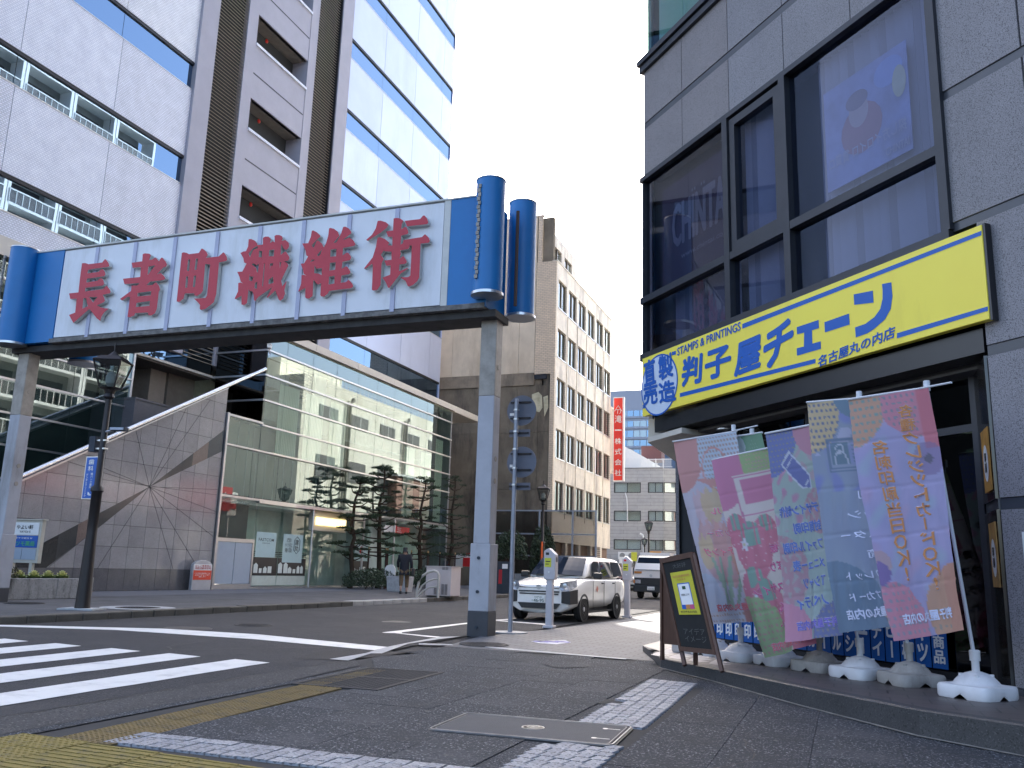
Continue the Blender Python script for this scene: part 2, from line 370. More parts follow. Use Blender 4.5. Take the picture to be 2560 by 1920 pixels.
# manhole in the road
def manhole(c, r, z, name='manhole_cover', label=''):
    t = thing(name, label, 'manhole cover', (c[0], c[1], z), world=False)
    obj('rim', MB().lathe((0, 0, 0), [(r, 0), (r, .006), (r - .03, .006), (r - .03, .001)], 32), iron, t)
    m = MB().cyl((0, 0, 0), r - .035, .004, 32)
    for i in range(-5, 6):
        for j in range(-5, 6):
            if i * i + j * j < 24: m.box(i * r / 6.2 - r / 20, i * r / 6.2 + r / 20, j * r / 6.2 - r / 20, j * r / 6.2 + r / 20, .0042, .008)
    obj('lid', m, iron, t); return t
manhole(G(633, 1563), .34, .004, label='round iron manhole cover in the road just beyond the stop line')
manhole(G(345, 1519.5, .12), .45, .122, label='round iron cover ringed by pale concrete on the far pavement')
o = obj('concrete_ring', MB().lathe((*G(345, 1519.5, .12)[:2], .121), [(.75, 0), (.75, .004), (.1, .004)], 32), paintd); struct(o)
manhole(G(60, 1508, .12), .4, .122, label='dark round cover on the far pavement near the left arch post')
manhole(G(1210, 1613), .38, .012, label='dark round cover in the near pavement at the foot of the arch post')
# ---- setts: the pale band across the pavement
def setts(name, x0, y0, ax, ay, nx, ny, w, h, skip=(), skiprect=None, m=sett, curve=0.0):
    root = struct(bpy.data.objects.new(name, None)); COL.objects.link(root)
    ms = []
    for mm in m:
        me = MB().box(-w / 2 + .006, w / 2 - .006, -h / 2 + .006, h / 2 - .006, -.03, .012).mesh('sett', mm); ms.append(me)
    ax = Vector((*ax, 0)).normalized(); ay = Vector((*ay, 0)).normalized(); n = 0
    for j in range(ny):
        for i in range(nx):
            if (i, j) in skip: continue
            p = Vector((x0, y0, 0)) + ax * (w * (i + .5) + curve * (j / ny) ** 2) + ay * (h * (j + .5))
            if skiprect and skiprect(p): continue
            o = link('sett', random.choice(ms), root, p + Vector((random.uniform(-.002, .002), random.uniform(-.002, .002), random.uniform(-.003, .002))),
                     (random.uniform(-.01, .01), random.uniform(-.01, .01), math.atan2(ax.y, ax.x) + random.uniform(-.008, .008)))
            n += 1
    return n
cov = [G(1085, 1830), G(1165, 1788), G(1575, 1822), G(1520, 1865)]
cx = sum(p.x for p in cov) / 4; cy = sum(p.y for p in cov) / 4
incover = lambda p: abs(p.x - cx) < .70 and abs(p.y - cy) < .43
n1 = setts('sett_band', -1.93, 4.2, (1, -.22), (-.025, 1), 5, 46, .108, .128, skip={(0, 30), (0, 31)}, skiprect=incover)
ground('dark_fill', [(-2.16, 8.0), (-2.04, 8.0), (-2.04, 8.28), (-2.16, 8.28)], .006, joint)
n2 = setts('sett_strip', -4.45, 4.62, (1, .03), (0, 1), 23, 3, .11, .125)
# ---- big pebble slabs of the pavement
slabs = struct(bpy.data.objects.new('pavement_slabs', None)); COL.objects.link(slabs)
sw, sh = .6, .9
jit = random.Random(5)
sme = [MB().box(-sw / 2 + .004, sw / 2 - .004, -sh / 2 + .004, sh / 2 - .004, -.02, .006).mesh('slab', m) for m in (pebble, pebble, pebble2)]
cnt = 0
def inpoly(p, poly):
    r = False; j = len(poly) - 1
    for i in range(len(poly)):
        a, b = poly[i], poly[j]
        if (a[1] > p[1]) != (b[1] > p[1]) and p[0] < (b[0] - a[0]) * (p[1] - a[1]) / (b[1] - a[1]) + a[0]: r = not r
        j = i
    return r
for (x0, x1) in ((-4.4, -2.12), (-1.42, 2.6)):
    nx = round((x1 - x0) / sw); w = (x1 - x0) / nx
    me3 = [MB().box(-w / 2 + .0022, w / 2 - .0022, -sh / 2 + .0022, sh / 2 - .0022, -.02, .006).mesh('slab', m) for m in (pebble, pebble, pebble2)]
    for i in range(nx):
        off = (i % 2) * .45
        yy = 2.4 + off
        while yy < 12.1:
            c = (x0 + w * (i + .5), yy)
            y1 = 12.17
            top = min(yy + sh / 2, y1); bot = yy - sh / 2
            lowlim = 4.99 if x1 < -2 else 0
            if top - bot > .1 and not (c[0] > -1.2 and nR.x * c[0] + nR.y * c[1] > 6.6) :
                b0 = max(bot, lowlim)
                if x1 < -2 and abs(yy - cy) < .9 and c[0] > -3.1: pass
                if top - b0 > .08:
                    if abs(top - b0 - sh) < .01: o = link('slab', random.choice(me3), slabs, (c[0], yy, random.uniform(-.0015, .0015)), (random.uniform(-.002, .002), random.uniform(-.002, .002), 0))
                    else: o = obj('slab', MB().box(-w / 2 + .004, w / 2 - .004, b0 - yy + .004, top - yy - .004, -.02, .006), pebble, slabs, loc=(c[0], yy, 0))
                    cnt += 1
            yy += sh
# infill strips beside the band and towards the corner
ground('pavement_margin', [(-5.08, 9.25), (-4.4, 9.35), (-4.4, 12.25), (-5.6, 12.3), (-5.66, 10.2)], .004, pebble2)
ground('pavement_margin', [(-4.405, 4.99), (-4.02, 4.99), (-4.15, 12.2), (-4.405, 12.2)], -.001, pebble)
ground('pavement_margin', [(-2.12, 4.0), (-1.9, 4.0), (-2.1, 12.2), (-2.125, 12.2)], -.001, pebble)
ground('pavement_margin', [(-2.4, 10.1), (-1.42, 9.6), (-1.42, 12.2), (-2.4, 12.2)], .0, pebble)
ground('pavement_margin', [(-5.14, 1), (-4.99, 1), (-5.1, 9.3), (-5.25, 9.3), (-5.19, 7.6)], .0045, pebble)
# ---- cracks, tar seams and stains in the road and pavement
crk = mat('crack_fill', (.018, .018, .019), .7); tar = mat('tar_stain', (.035, .034, .035), .55, var=.3, scale=5)
def crack(pts, w, m=crk, z=.0045, name='road_crack'):
    rr0 = random.Random(len(pts) * 7 + int(pts[0][0] * 10)); P = []
    for a, b in zip(pts, pts[1:]):
        n = max(2, int((Vector(b[:2]) - Vector(a[:2])).length / .12))
        for k in range(n): P.append((a[0] + (b[0] - a[0]) * k / n + rr0.uniform(-.025, .025), a[1] + (b[1] - a[1]) * k / n + rr0.uniform(-.025, .025)))
    mb = MB()
    for a, b in zip(P, P[1:]):
        d = Vector((b[0] - a[0], b[1] - a[1])); 
        if d.length < .01: continue
        nn = Vector((-d.y, d.x)).normalized() * w * rr0.uniform(.4, 1.1) / 2
        mb.face([(a[0] + nn.x, a[1] + nn.y, z), (a[0] - nn.x, a[1] - nn.y, z), (b[0] - nn.x, b[1] - nn.y, z), (b[0] + nn.x, b[1] + nn.y, z)])
    struct(obj(name, mb, m, fix=False))
gg = lambda *l: [tuple(G(*p)[:2]) for p in l]
crack(gg((418, 1617), (430, 1624), (500, 1624), (700, 1620), (900, 1618)), .03)
crack(gg((418, 1617), (520, 1602), (640, 1596)), .02)
crack(gg((700, 1570), (760, 1577), (860, 1584), (1010, 1580)), .03)
crack([(-12.6, 14), (-11.2, 17), (-10.4, 24), (-10.1, 33)], .03); crack([(-9.2, 13), (-8.9, 18), (-8.3, 26)], .025)
crack([(-5.72, 2), (-5.73, 6), (-5.78, 9.9)], .02, z=.006); crack([(-12.9, 6), (-12.8, 12), (-12.75, 30)], .04)
crack([(-3.9, 6.2), (-3.4, 7.1), (-3.5, 8.4), (-3.0, 9.6)], .012, z=.0075); crack([(-1.0, 5.4), (-.6, 6.1), (-.75, 7.0)], .012, z=.0075)
rg = random.Random(11); gm = MB()
for _ in range(110):
    x, y = rg.uniform(-4.3, .9), rg.uniform(4.6, 12)
    if nR.x * x + nR.y * y > 5.5 or abs(x + 1.7) < .5 or (abs(x - cx) < .8 and abs(y - cy) < .5): continue
    r = rg.uniform(.008, .022); gm.face([(x + math.cos(k * .9) * r * rg.uniform(.7, 1.2), y + math.sin(k * .9) * r * rg.uniform(.7, 1.2), .0078) for k in range(7)])
tag(obj('gum_spots', gm, mat('old_gum', (.09, .09, .09), .8), fix=False), kind='stuff')
for (x, y, r) in ((-7.2, 20.3, .5), (-8.9, 17, .35), (-3.3, 10.9, .4), (-10.6, 12.6, .5)):
    mb = MB(); mb.face([(x + math.cos(k * .4488) * r * rg.uniform(.6, 1.1), y + math.sin(k * .4488) * r * rg.uniform(.6, 1.1), .0035 if x < -6 else .0145) for k in range(14)])
    struct(obj('stain', mb, tar if x < -6 else pebble2, fix=False))
# ---- tactile paving
tac = struct(bpy.data.objects.new('tactile_paving', None)); COL.objects.link(tac)
def dots(w, h, nx, ny, m, r=.012):
    mb = MB().box(-w / 2 + .003, w / 2 - .003, -h / 2 + .003, h / 2 - .003, -.02, .008)
    for i in range(nx):
        for j in range(ny):
            a, b = -w / 2 + w * (i + .5) / nx, -h / 2 + h * (j + .5) / ny
            mb.cyl((a, b, .008), r, .005, 6, r * .7)
    return mb.mesh('tactile_tile', m)
def bars(w, h, n, m):
    mb = MB().box(-w / 2 + .003, w / 2 - .003, -h / 2 + .003, h / 2 - .003, -.02, .008)
    for i in range(n):
        b = -h / 2 + h * (i + .5) / n
        mb.box(-w / 2 + .012, w / 2 - .012, b - .012, b + .012, .008, .0135)
    return mb.mesh('tactile_tile', m)
dm = dots(.225, .3, 5, 7, yel); dm2 = dots(.3, .3, 6, 6, yel2); bm = bars(.3, .3, 4, yel2)
for j in range(18):
    yy = 4.72 + j * .3
    for i in range(2):
        x = -4.80 - .058 * (yy - 4.7) / 1 * .9 + i * .225 + .12
        if yy > 7.55 and i == 1: continue
        if yy > 9.2: continue
        link('tactile_tile', dm, tac, (x - (.03 if yy > 7.55 else 0), yy, random.uniform(-.002, .002)), (0, 0, .05))
for j in range(7):
    for i in range(9):
        x = -4.95 + i * .3; yy = 4.45 - j * .3
        if i >= 3 and j > 1: continue
        if x > -2.5: continue
        link('tactile_tile', bm if (i >= 2) else dm2, tac, (x, yy - .015 * i, random.uniform(-.003, .003)), (0, 0, -.03 + random.uniform(-.01, .01)))
ground('pavement_margin', [(-5.15, 2), (-1.4, 2), (-1.4, 4.2), (-5.15, 4.2)], .002, pebble)
# ---- drain grate
gq = [(-5.03, 7.58), (-5.14, 9.15), (-4.24, 9.32), (-4.14, 7.67)]
gt = thing('drain_grate', 'rusty iron drain grate let into the pavement beside the yellow tactile strip', 'drain grate', (-4.64, 8.42, .006), rz=R(3))
obj('frame', MB().box(-.46, .46, -.83, -.79, -.01, .008).box(-.46, .46, .79, .83, -.01, .008).box(-.46, -.42, -.79, .79, -.01, .008).box(.42, .46, -.79, .79, -.01, .008).box(-.42, .42, -.025, .025, -.01, .007), iron, gt)
obj('pit', MB().box(-.43, .43, -.8, .8, -.012, -.004), dark, gt)
bar = MB().box(-.42, .42, -.007, .007, -.006, .005).mesh('bar', iron)
for k in range(44):
    yy = -.77 + k * .0358
    if abs(yy) < .03: continue
    link('bar', bar, gt, (0, yy, 0))
xb = MB().box(-.004, .004, -.79, .79, -.006, .0045).mesh('cross_bar', iron)
for k in range(14): link('cross_bar', xb, gt, (-.39 + k * .06, 0, 0))
# ---- utility cover
uc = thing('utility_cover', 'long grey steel utility cover with rounded corners crossing the pale sett band', 'access cover', (cx, cy, .008), rz=R(3))
def rr(w, h, r, n=5):
    pts = []
    for (sx, sy, a0) in ((1, 1, 0), (-1, 1, 90), (-1, -1, 180), (1, -1, 270)):
        for k in range(n + 1):
            a = R(a0 + 90 * k / n); pts.append((sx * (w - r) + math.cos(a) * r, sy * (h - r) + math.sin(a) * r))
    return pts
def ringmesh(w, h, r, t, z0, z1):
    a = rr(w, h, r); b = rr(w - t, h - t, max(.005, r - t)); m = MB(); n = len(a)
    for k in range(n):
        q = (k + 1) % n
        m.face([(*a[k], z1), (*a[q], z1), (*b[q], z1), (*b[k], z1)]); m.face([(*a[k], z0), (*a[q], z0), (*a[q], z1), (*a[k], z1)]); m.face([(*b[k], z1), (*b[q], z1), (*b[q], z0), (*b[k], z0)])
    return m
obj('bed', MB().prism(rr(.68, .42, .07), -.01, .001), dark, uc)
rimd = mat('worn_steel_rim', (.20, .205, .215), .5, .5, var=.3, scale=6)
obj('frame', ringmesh(.67, .41, .065, .012, -.01, .011), rimd, uc, fix=False)
obj('lid', MB().prism(rr(.645, .385, .05), -.005, .008), steelg, uc)
obj('inner_frame', ringmesh(.636, .376, .046, .005, .0082, .0105), rimd, uc, fix=False)
for s in (-1, 1):
    obj('handle_slot', MB().box(.50, .61, s * .2 - .004, s * .2 + .004, .0085, .0105).cyl((.5, s * .2, .0085), .02, .002, 12), steell, uc)
em = obj('emblem', MB().lathe((0, 0, .0085), [(.085, 0), (.085, .003), (.074, .003), (.074, .0)], 24), steell, uc)
mm = MB().lathe((0, .01, .0085), [(.05, 0), (.05, .003), (.04, .003), (.04, 0)], 20).lathe((0, .01, .0085), [(.02, 0), (.02, .003), (.001, .003)], 12)
for k in range(7): mm.box(-.05 + k * .015, -.043 + k * .015, -.062, -.05, .0085, .0115)
obj('emblem_marks', mm, steell, em)
# painted no-smoking style notice on the pavers (too worn to read)
pn = thing('painted_notice', 'worn white and violet painted notice on the pale pavers', 'ground marking', (0, 0, 0), world=True)
q = [T2(a, b) for a, b in ((320, 388), (640, 378), (690, 398), (560, 415), (400, 405))]
violet = mat('notice_violet', (.28, .25, .55), .8, var=.3, scale=14)
obj('patch', MB().face([(*G(*p)[:2], .012) for p in q]), mat('notice_white', (.62, .62, .68), .8, var=.2, scale=20), pn)
mb = MB()
for k in range(9):
    a = G(*T2(350 + 32 * k, 388 + (k % 3) * 3)); mb.box(a.x, a.x + .13, a.y - .05, a.y + .08, .013, .016)
obj('marks', mb, violet, pn)
# ------------------------------------------------------------------ building materials
alu = brickmat('ribbed_aluminium', rgb(236, 238, 248), rgb(242, 243, 250), rgb(210, 213, 226), .12, .07, .022, .4, .5, 'yz')
alu2 = mat('smooth_aluminium', rgb(196, 202, 224), .33, .35, var=.035, scale=.5)
towerstone = mat('tower_column', rgb(168, 166, 176), .7, var=.06, scale=1, bump=.1, bscale=50)
louvm = mat('louvre_bronze', rgb(158, 146, 130), .5, .1, var=.1, scale=2)
darkm = mat('dark_frame', (.02, .02, .024), .4, .3)
strutm = mat('satin_steel', (.5, .5, .52), .3, .85, var=.05)
skyglass = glass('tower_glass', (.12, .2, .34), ior=4.2, wob=.02, gl=(.50, .72, 1.0))
coatglass = glass('annex_glass', (.80, .88, .85), ior=2.7, wob=.012, gl=(.78, .92, .95))
clearglass = glass('shop_glass', (.88, .95, .93), ior=1.5, wob=.01)
darkglass = glass('dark_glass', (.05, .06, .06), ior=1.55, wob=.01)
voidm = mat('room_dark', (.03, .032, .035), .8)
roomm = mat('room_wall', (.34, .35, .33), .8, var=.2)
blindm = mat('cream_blind', (.62, .62, .52), .8, var=.06, scale=3, stretch=(8, 8, .2))
blindd = mat('dark_screen', (.045, .055, .055), .6, var=.25, scale=1.2)
granm = [mat('polished_granite_%d' % i, c, .13, var=.10, scale=3, speck=(.12, .12, .12), sscale=70, sth=.6, ior=1.65) for i, c in
         enumerate(((.30, .285, .29), (.28, .265, .27), (.325, .31, .31)))]
grandk = mat('polished_granite_dark', (.13, .125, .13), .12, var=.15, scale=3, speck=(.04, .04, .04), sscale=70, ior=1.6)
granwd = [mat('granite_wedge_%d' % i, c, .15, var=.1, scale=3, speck=(.05, .05, .05), sscale=70, ior=1.6) for i, c in
          enumerate(((.055, .058, .06), (.03, .032, .034), (.2, .15, .13), (.06, .07, .08)))]
groutm = mat('grout', (.04, .04, .042), .9)
blockm = mat('grey_granite_block', (.13, .12, .13), .4, var=.12, scale=2, speck=(.2, .19, .2), sscale=80)
beige = mat('beige_panel', rgb(205, 197, 184), .6, var=.06, scale=1.5)
concr = mat('gable_concrete', (.62, .53, .41), .85, var=.16, scale=.5, bump=.2, bscale=12, stain=(.45, .37, .27), stscale=.5)
concrd = mat('gable_concrete_grimy', (.17, .145, .11), .9, var=.3, scale=.6, bump=.25, bscale=12, stain=(.04, .035, .03), stscale=.45)
patchm = mat('reflected_sun_yellow', (.5, .47, .33), .85, var=.3, scale=3)  # yellow tone stands for sunlight thrown back by windows
tan = brickmat('tan_wall_tiles', (.78, .71, .61), (.72, .65, .56), (.42, .38, .33), .25, .075, .008, .6, .2, 'yz', stain=(.42, .38, .34), stscale=.9)
tanx = brickmat('tan_gable_tiles', (.66, .54, .40), (.6, .49, .37), (.34, .28, .22), .3, .12, .012, .6, .3, 'xz')
greysid = brickmat('grey_siding', (.40, .39, .37), (.37, .36, .35), (.16, .16, .155), 3.0, .38, .012, .7, .3, 'xz')
greyf = mat('far_grey', (.34, .36, .42), .7, var=.05)
creamb = mat('cream_plaster', (.80, .77, .66), .8, var=.08, scale=.4, stain=(.6, .55, .43), stscale=.3)
brownb = mat('brown_plaster', (.30, .16, .12), .8, var=.12, scale=.5)
whitep = mat('white_plaster', (.72, .72, .70), .7, var=.04)
redm = mat('sign_red', rgb(205, 42, 48), .45, var=.05)
redd = mat('canopy_red', rgb(176, 30, 38), .45, var=.05)
whitem = mat('sign_white', (.78, .78, .77), .45, var=.03)
bluem = mat('sign_blue', (.012, .10, .42), .4, var=.05)
stonem = mat('shop_granite', (.245, .233, .245), .6, var=.14, scale=.8, speck=(.34, .33, .345), sscale=120, sth=.56, bump=.25, bscale=150)
stonew = mat('shop_granite_warm', (.25, .225, .225), .6, var=.12, scale=1.0, speck=(.32, .295, .29), sscale=120, sth=.57, bump=.25, bscale=150)
bandm = mat('dark_stone_band', (.055, .06, .072), .35, var=.1, scale=3)
framem = mat('bronze_black_frame', (.035, .038, .046), .4, .4, var=.1)
blackp = mat('black_fascia', (.012, .013, .016), .3, var=.15)

# ================================================================== office tower
TX = -24.0
tw = thing('office_tower', 'tall office tower with silver aluminium bands, blue window strips and a grey stair core', 'office tower', (TX, 30, 0), world=True)
obj('core', MB().box(-46, TX - .9, 14.2, 50.05, 10.2, 62), voidm, tw)
for zt in [12.8 + 4.14 * k for k in range(12)]: pass
ZT = [12.80, 16.93, 21.04, 25.2, 29.4, 33.6, 37.8, 42.0, 46.2]      # tops of the window strips
cols_l = [14.1, 18.0, 21.9, 25.59]; cols_r = [36.83, 40.64, 44.56, 48.41, 50.05]
aluv = [alu] + [brickmat('ribbed_aluminium_%d' % i, rgb(*c), rgb(*[x + 8 for x in c]), rgb(*[x - 32 for x in c]), .12, .07, .022, .4, .5, 'yz', stain=rgb(*[x - 12 for x in c]), stscale=.4) for i, c in enumerate(((232, 234, 244), (240, 241, 246)))]
aluv2 = [alu2] + [mat('smooth_aluminium_%d' % i, rgb(*c), .35, .35, var=.05, scale=.5, stain=rgb(*[x - 10 for x in c]), stscale=.5) for i, c in enumerate(((190, 197, 219), (201, 207, 228)))]
for cols, am, x_ in ((cols_l, aluv, 0), (cols_r, aluv2, 0)):
    zb = 10.8
    for zt in ZT:
        for a, b in zip(cols, cols[1:]):
            obj('wall_panel', MB().box(TX - .14, TX, a + .012, b - .012, zb, zt - 1.24), random.choice(am), tw)
            obj('window_pane', MB().box(TX - .11, TX - .09, a + .01, b - .01, zt - 1.2, zt - .12), skyglass, tw)
        obj('window_head', MB().box(TX - .3, TX - .02, cols[0], cols[-1], zt - .12, zt), darkm, tw)
        obj('window_sill', MB().box(TX - .2, TX + .015, cols[0], cols[-1], zt - 1.24, zt - 1.2), strutm, tw)
        zb = zt
    obj('backing', MB().box(TX - .9, TX - .16, cols[0], cols[-1], 10.3, 60), voidm, tw)
obj('end_wall', MB().box(-46, TX - .02, 50.05, 50.12, 10.2, 62), alu2, tw)
obj('south_wall', MB().box(-46, TX - .02, 14.04, 14.1, 10.2, 62), alu, tw)
obj('base_band', MB().box(TX - .3, TX + .02, 14.1, 25.59, 10.2, 10.8), beige, tw)
# glassy corner at the right edge, seen end on
# stair core between y 25.6 and 36.83
for a, b, dx in ((25.59, 26.56, .12), (28.54, 29.2, .0), (33.2, 33.84, .0), (35.79, 36.83, .12)):
    obj('column', MB().box(TX - 1.2, TX + dx, a, b, 9.0, 60), towerstone, tw)
obj('column_shadow_gap', MB().box(TX - 1.2, TX + .06, 26.56, 26.62, 9, 60), darkm, tw)
obj('column_shadow_gap', MB().box(TX - 1.2, TX + .06, 35.73, 35.79, 9, 60), darkm, tw)
for a, b in ((26.62, 28.54), (33.84, 35.73)):
    obj('louvre_backing', MB().box(TX - .9, TX - .25, a, b, 9, 60), darkm, tw)
    m = MB(); z = 9.0
    while z < 46:
        m.face([(TX - .05, a, z), (TX - .05, b, z), (TX - .22, b, z + .15), (TX - .22, a, z + .15)]).face([(TX - .05, a, z), (TX - .05, b, z), (TX - .05, b, z + .03), (TX - .05, a, z + .03)])
        z += .16
    tag(obj('louvre_slats', m, louvm, tw, fix=False), kind='stuff')
redl = mat('red_lamp', (.75, .04, .03), .3)
soff = mat('stair_soffit', (.17, .155, .135), .8, var=.15)
for k in range(-1, 9):
    zo = 11.65 + 4.19 * k              # bottom of the opening
    obj('spandrel', MB().box(TX - .25, TX - .03, 29.2, 33.2, zo - 2.72, zo), towerstone, tw)
    obj('ledge', MB().box(TX - .3, TX + .05, 29.2, 33.2, zo - .13, zo - .01), alu, tw)
    obj('groove', MB().box(TX - .1, TX - .022, 29.2, 33.16, zo - 1.52, zo - 1.46), darkm, tw)
    obj('stair_floor', MB().box(TX - 4, TX - .26, 29.2, 33.2, zo - 1.25, zo - 1.1), soff, tw)
    obj('stair_soffit', MB().box(TX - 4, TX - .1, 29.2, 33.2, zo + 1.47, zo + 1.56), soff, tw)
    lp = obj('lamp', MB().lathe((TX - .9, 31.0, zo + 1.36), [(.02, -.09), (.08, -.05), (.095, 0), (.07, .07), (.05, .11)], 12), redl, tw, sm=50)
obj('stair_back', MB().box(TX - 4.2, TX - 4, 29.1, 33.3, 9, 60).box(TX - 4, TX - 1.21, 28.9, 29.19, 9, 60).box(TX - 4, TX - 1.21, 33.21, 33.4, 9, 60), towerstone, tw)

# ================================================================== glass annex in front of the tower
AX = -21.5
an = thing('glass_annex', 'low glass fronted annex with long horizontal mullions, blinds and shop windows at its foot', 'glass building', (AX, 36, .12), world=True)
cy_ = [28.72, 30.06, 32.0, 33.95, 35.9, 37.77, 39.6, 41.48, 43.46, 45.3, 46.7]
rz_ = [5.41, 6.45, 7.47, 8.49, 9.52, 10.22]
for z0, z1 in zip(rz_, rz_[1:]):
    for a, b in zip(cy_, cy_[1:]):
        obj('window_pane', MB().box(AX - .03, AX, a + .015, b - .015, z0 + .05, z1), coatglass, an)
for a, b in zip([26.7] + cy_[0:], cy_): 
    obj('window_pane', MB().box(AX - .03, AX, a + .015, b - .015, 3.60, 5.36), coatglass, an)
obj('window_pane', MB().box(AX - .03, AX, 26.74, 28.7, 5.46, 6.5), coatglass, an)
for z in rz_[:-1]:
    obj('mullion', MB().box(AX - .04, AX + .07, 28.7 if z > 5.5 else 26.65, 46.75, z - .02, z + .05), strutm, an)
obj('mullion', MB().box(AX - .04, AX + .07, 26.65, 28.75, 6.5, 6.58), strutm, an)
obj('mullion', MB().box(AX - .04, AX + .07, 26.65, 46.75, 3.48, 3.56), strutm, an)
obj('corner_post', MB().box(AX - .1, AX + .09, 26.56, 26.66, .12, 6.6), strutm, an)
obj('roof_deck', MB().box(TX, AX - .04, 28.7, 46.7, 10.2, 10.3), beige, an)
k = 28.3
while k < 50.6:
    w = min(3.6, 50.7 - k); obj('fascia_panel', MB().box(AX - .9, AX + .18, k, k + w - .02, 10.24, 10.56), beige, an); k += w
obj('canopy_soffit', MB().box(TX, AX + .17, 46.8, 50.7, 10.2, 10.235), beige, an)
obj('ledge_roof', MB().box(TX, AX - .04, 26.66, 28.7, 6.46, 6.5), darkm, an)
# inside: floors, back wall, blinds
obj('back_wall', MB().box(-26.2, -26, 26.7, 46.7, 3.4, 10.2), roomm, an)
obj('floor_slab', MB().box(-26, AX - .25, 26.7, 46.7, 3.46, 3.56).box(-26, AX - .6, 28.72, 46.7, 6.9, 7.0), roomm, an)
obj('end_wall', MB().box(-27.5, AX - .02, 46.72, 46.9, .12, 10.2).box(-26, AX - .05, 26.5, 26.69, .12, 3.45), mat('annex_end', (.2, .2, .2), .7), an)
obj('blind_panel', MB().box(AX - .4, AX - .3, 28.75, 34.3, 3.58, 5.38), blindd, an)
bl = MB().box(-.01, .01, 0, .118, 0, 1).mesh('blind_slat', blindm)
for (a, b, z0, z1) in ((30.15, 31.65, 5.5, 8.45), (32.1, 33.55, 5.5, 8.45), (34.1, 35.6, 5.5, 8.45), (41.6, 42.9, 3.7, 7.4), (43.6, 45.0, 3.7, 7.4), (45.4, 46.4, 3.7, 8.4)):
    n = int((b - a) / .12)
    for i in range(n):
        o = link('blind_slat', bl, an, rot=(0, 0, .12)); o.matrix_parent_inverse = Matrix.Translation(-an.location)
        o.location = (AX - .3, a + i * .12, z0); o.scale = (1, 1, z1 - z0)
for i, yy in enumerate([27.1 + .62 * j for j in range(15)]):
    obj('screen_rib', MB().box(AX - .29, AX - .27, yy, yy + .02, 3.58, 5.38 if yy > 28.7 else 6.48), roomm, an)
obj('blind_panel', MB().box(AX - .36, AX - .3, 26.75, 28.7, 3.58, 6.48), blindd, an)
# ---- ground floor
GY = [(28.95, 31.0), (31.0, 32.55)]
obj('cabinet_frame', MB().box(AX - .3, AX + .02, 26.67, 28.93, .13, .3).box(AX - .3, AX + .02, 26.67, 28.93, 1.85, 1.98).box(AX - .3, AX + .02, 26.67, 26.78, .3, 1.85).box(AX - .3, AX + .02, 28.83, 28.93, .3, 1.85), strutm, an)
doorm = mat('cabinet_door_grey', rgb(158, 170, 184), .5, .1, var=.04)
for a, b in ((26.79, 27.79), (27.82, 28.82)):
    obj('cabinet_door', MB().box(AX - .06, AX, a, b, .31, 1.84), doorm, an)
obj('recess_back', MB().box(AX - .5, AX - .4, 26.7, 28.93, 1.98, 3.48), voidm, an)
obj('window_pane', MB().box(AX - .05, AX - .03, 26.7, 28.9, 2.0, 3.46), clearglass, an)
for a, b in ((28.97, 30.55), (30.57, 32.6), (36.4, 38.0), (39.5, 41.4), (41.45, 43.4), (43.45, 45.2), (45.25, 46.65)):
    obj('shop_pane', MB().box(AX - .03, AX - .01, a, b, .22, 3.46), clearglass, an)
obj('threshold', MB().box(AX - .3, AX + .05, 26.6, 46.7, .10, .2), strutm, an)
obj('shop_floor', MB().box(-26, AX - .05, 28.95, 46.7, .1, .16), mat('shop_floor', (.3, .3, .28), .5), an)
obj('shop_back', MB().box(-23.1, -23.0, 28.95, 46.7, .16, 3.46).box(-24.5, AX - .3, 38.2, 39.4, .16, 3.46), mat('shop_back', (.52, .62, .58), .7, var=.25, scale=.8), an)
obj('shop_ceiling', MB().box(-26, AX - .05, 26.7, 46.7, 3.3, 3.45), whitep, an)
# curved canopy lip over the doors
pts = []
for j in range(21):
    yy = 28.9 + j * .62; bul = 0
    if 31.6 < yy < 41.2: bul = .5 * math.sin(math.pi * (yy - 31.6) / 9.6) ** .7
    pts.append((AX + .1 + bul, yy))
poly = pts + [(AX - .1, pts[-1][1]), (AX - .1, pts[0][1])]
obj('door_canopy', MB().prism(poly, 3.40, 3.50, 'z'), strutm, an)
for yy, bx in ((32.62, .18), (36.4, .5), (39.45, .5)):
    obj('door_post', MB().cyl((AX + bx, yy, .15), .05, 3.28, 10), steell, an)
lit = mat('lit_sign', (1.0, .80, .36), .5, var=.02, emit=.55)
obj('lit_panel', MB().box(AX + .12, AX + .2, 32.9, 35.3, 2.78, 3.12), lit, an)
obj('lit_panel_box', MB().box(AX - .1, AX + .11, 32.75, 35.45, 2.55, 3.38), beige, an)
for a, b in ((32.75, 34.1), (34.15, 35.4)):
    obj('door_leaf', MB().box(AX - .32, AX - .3, a, b, .2, 2.5), clearglass, an)
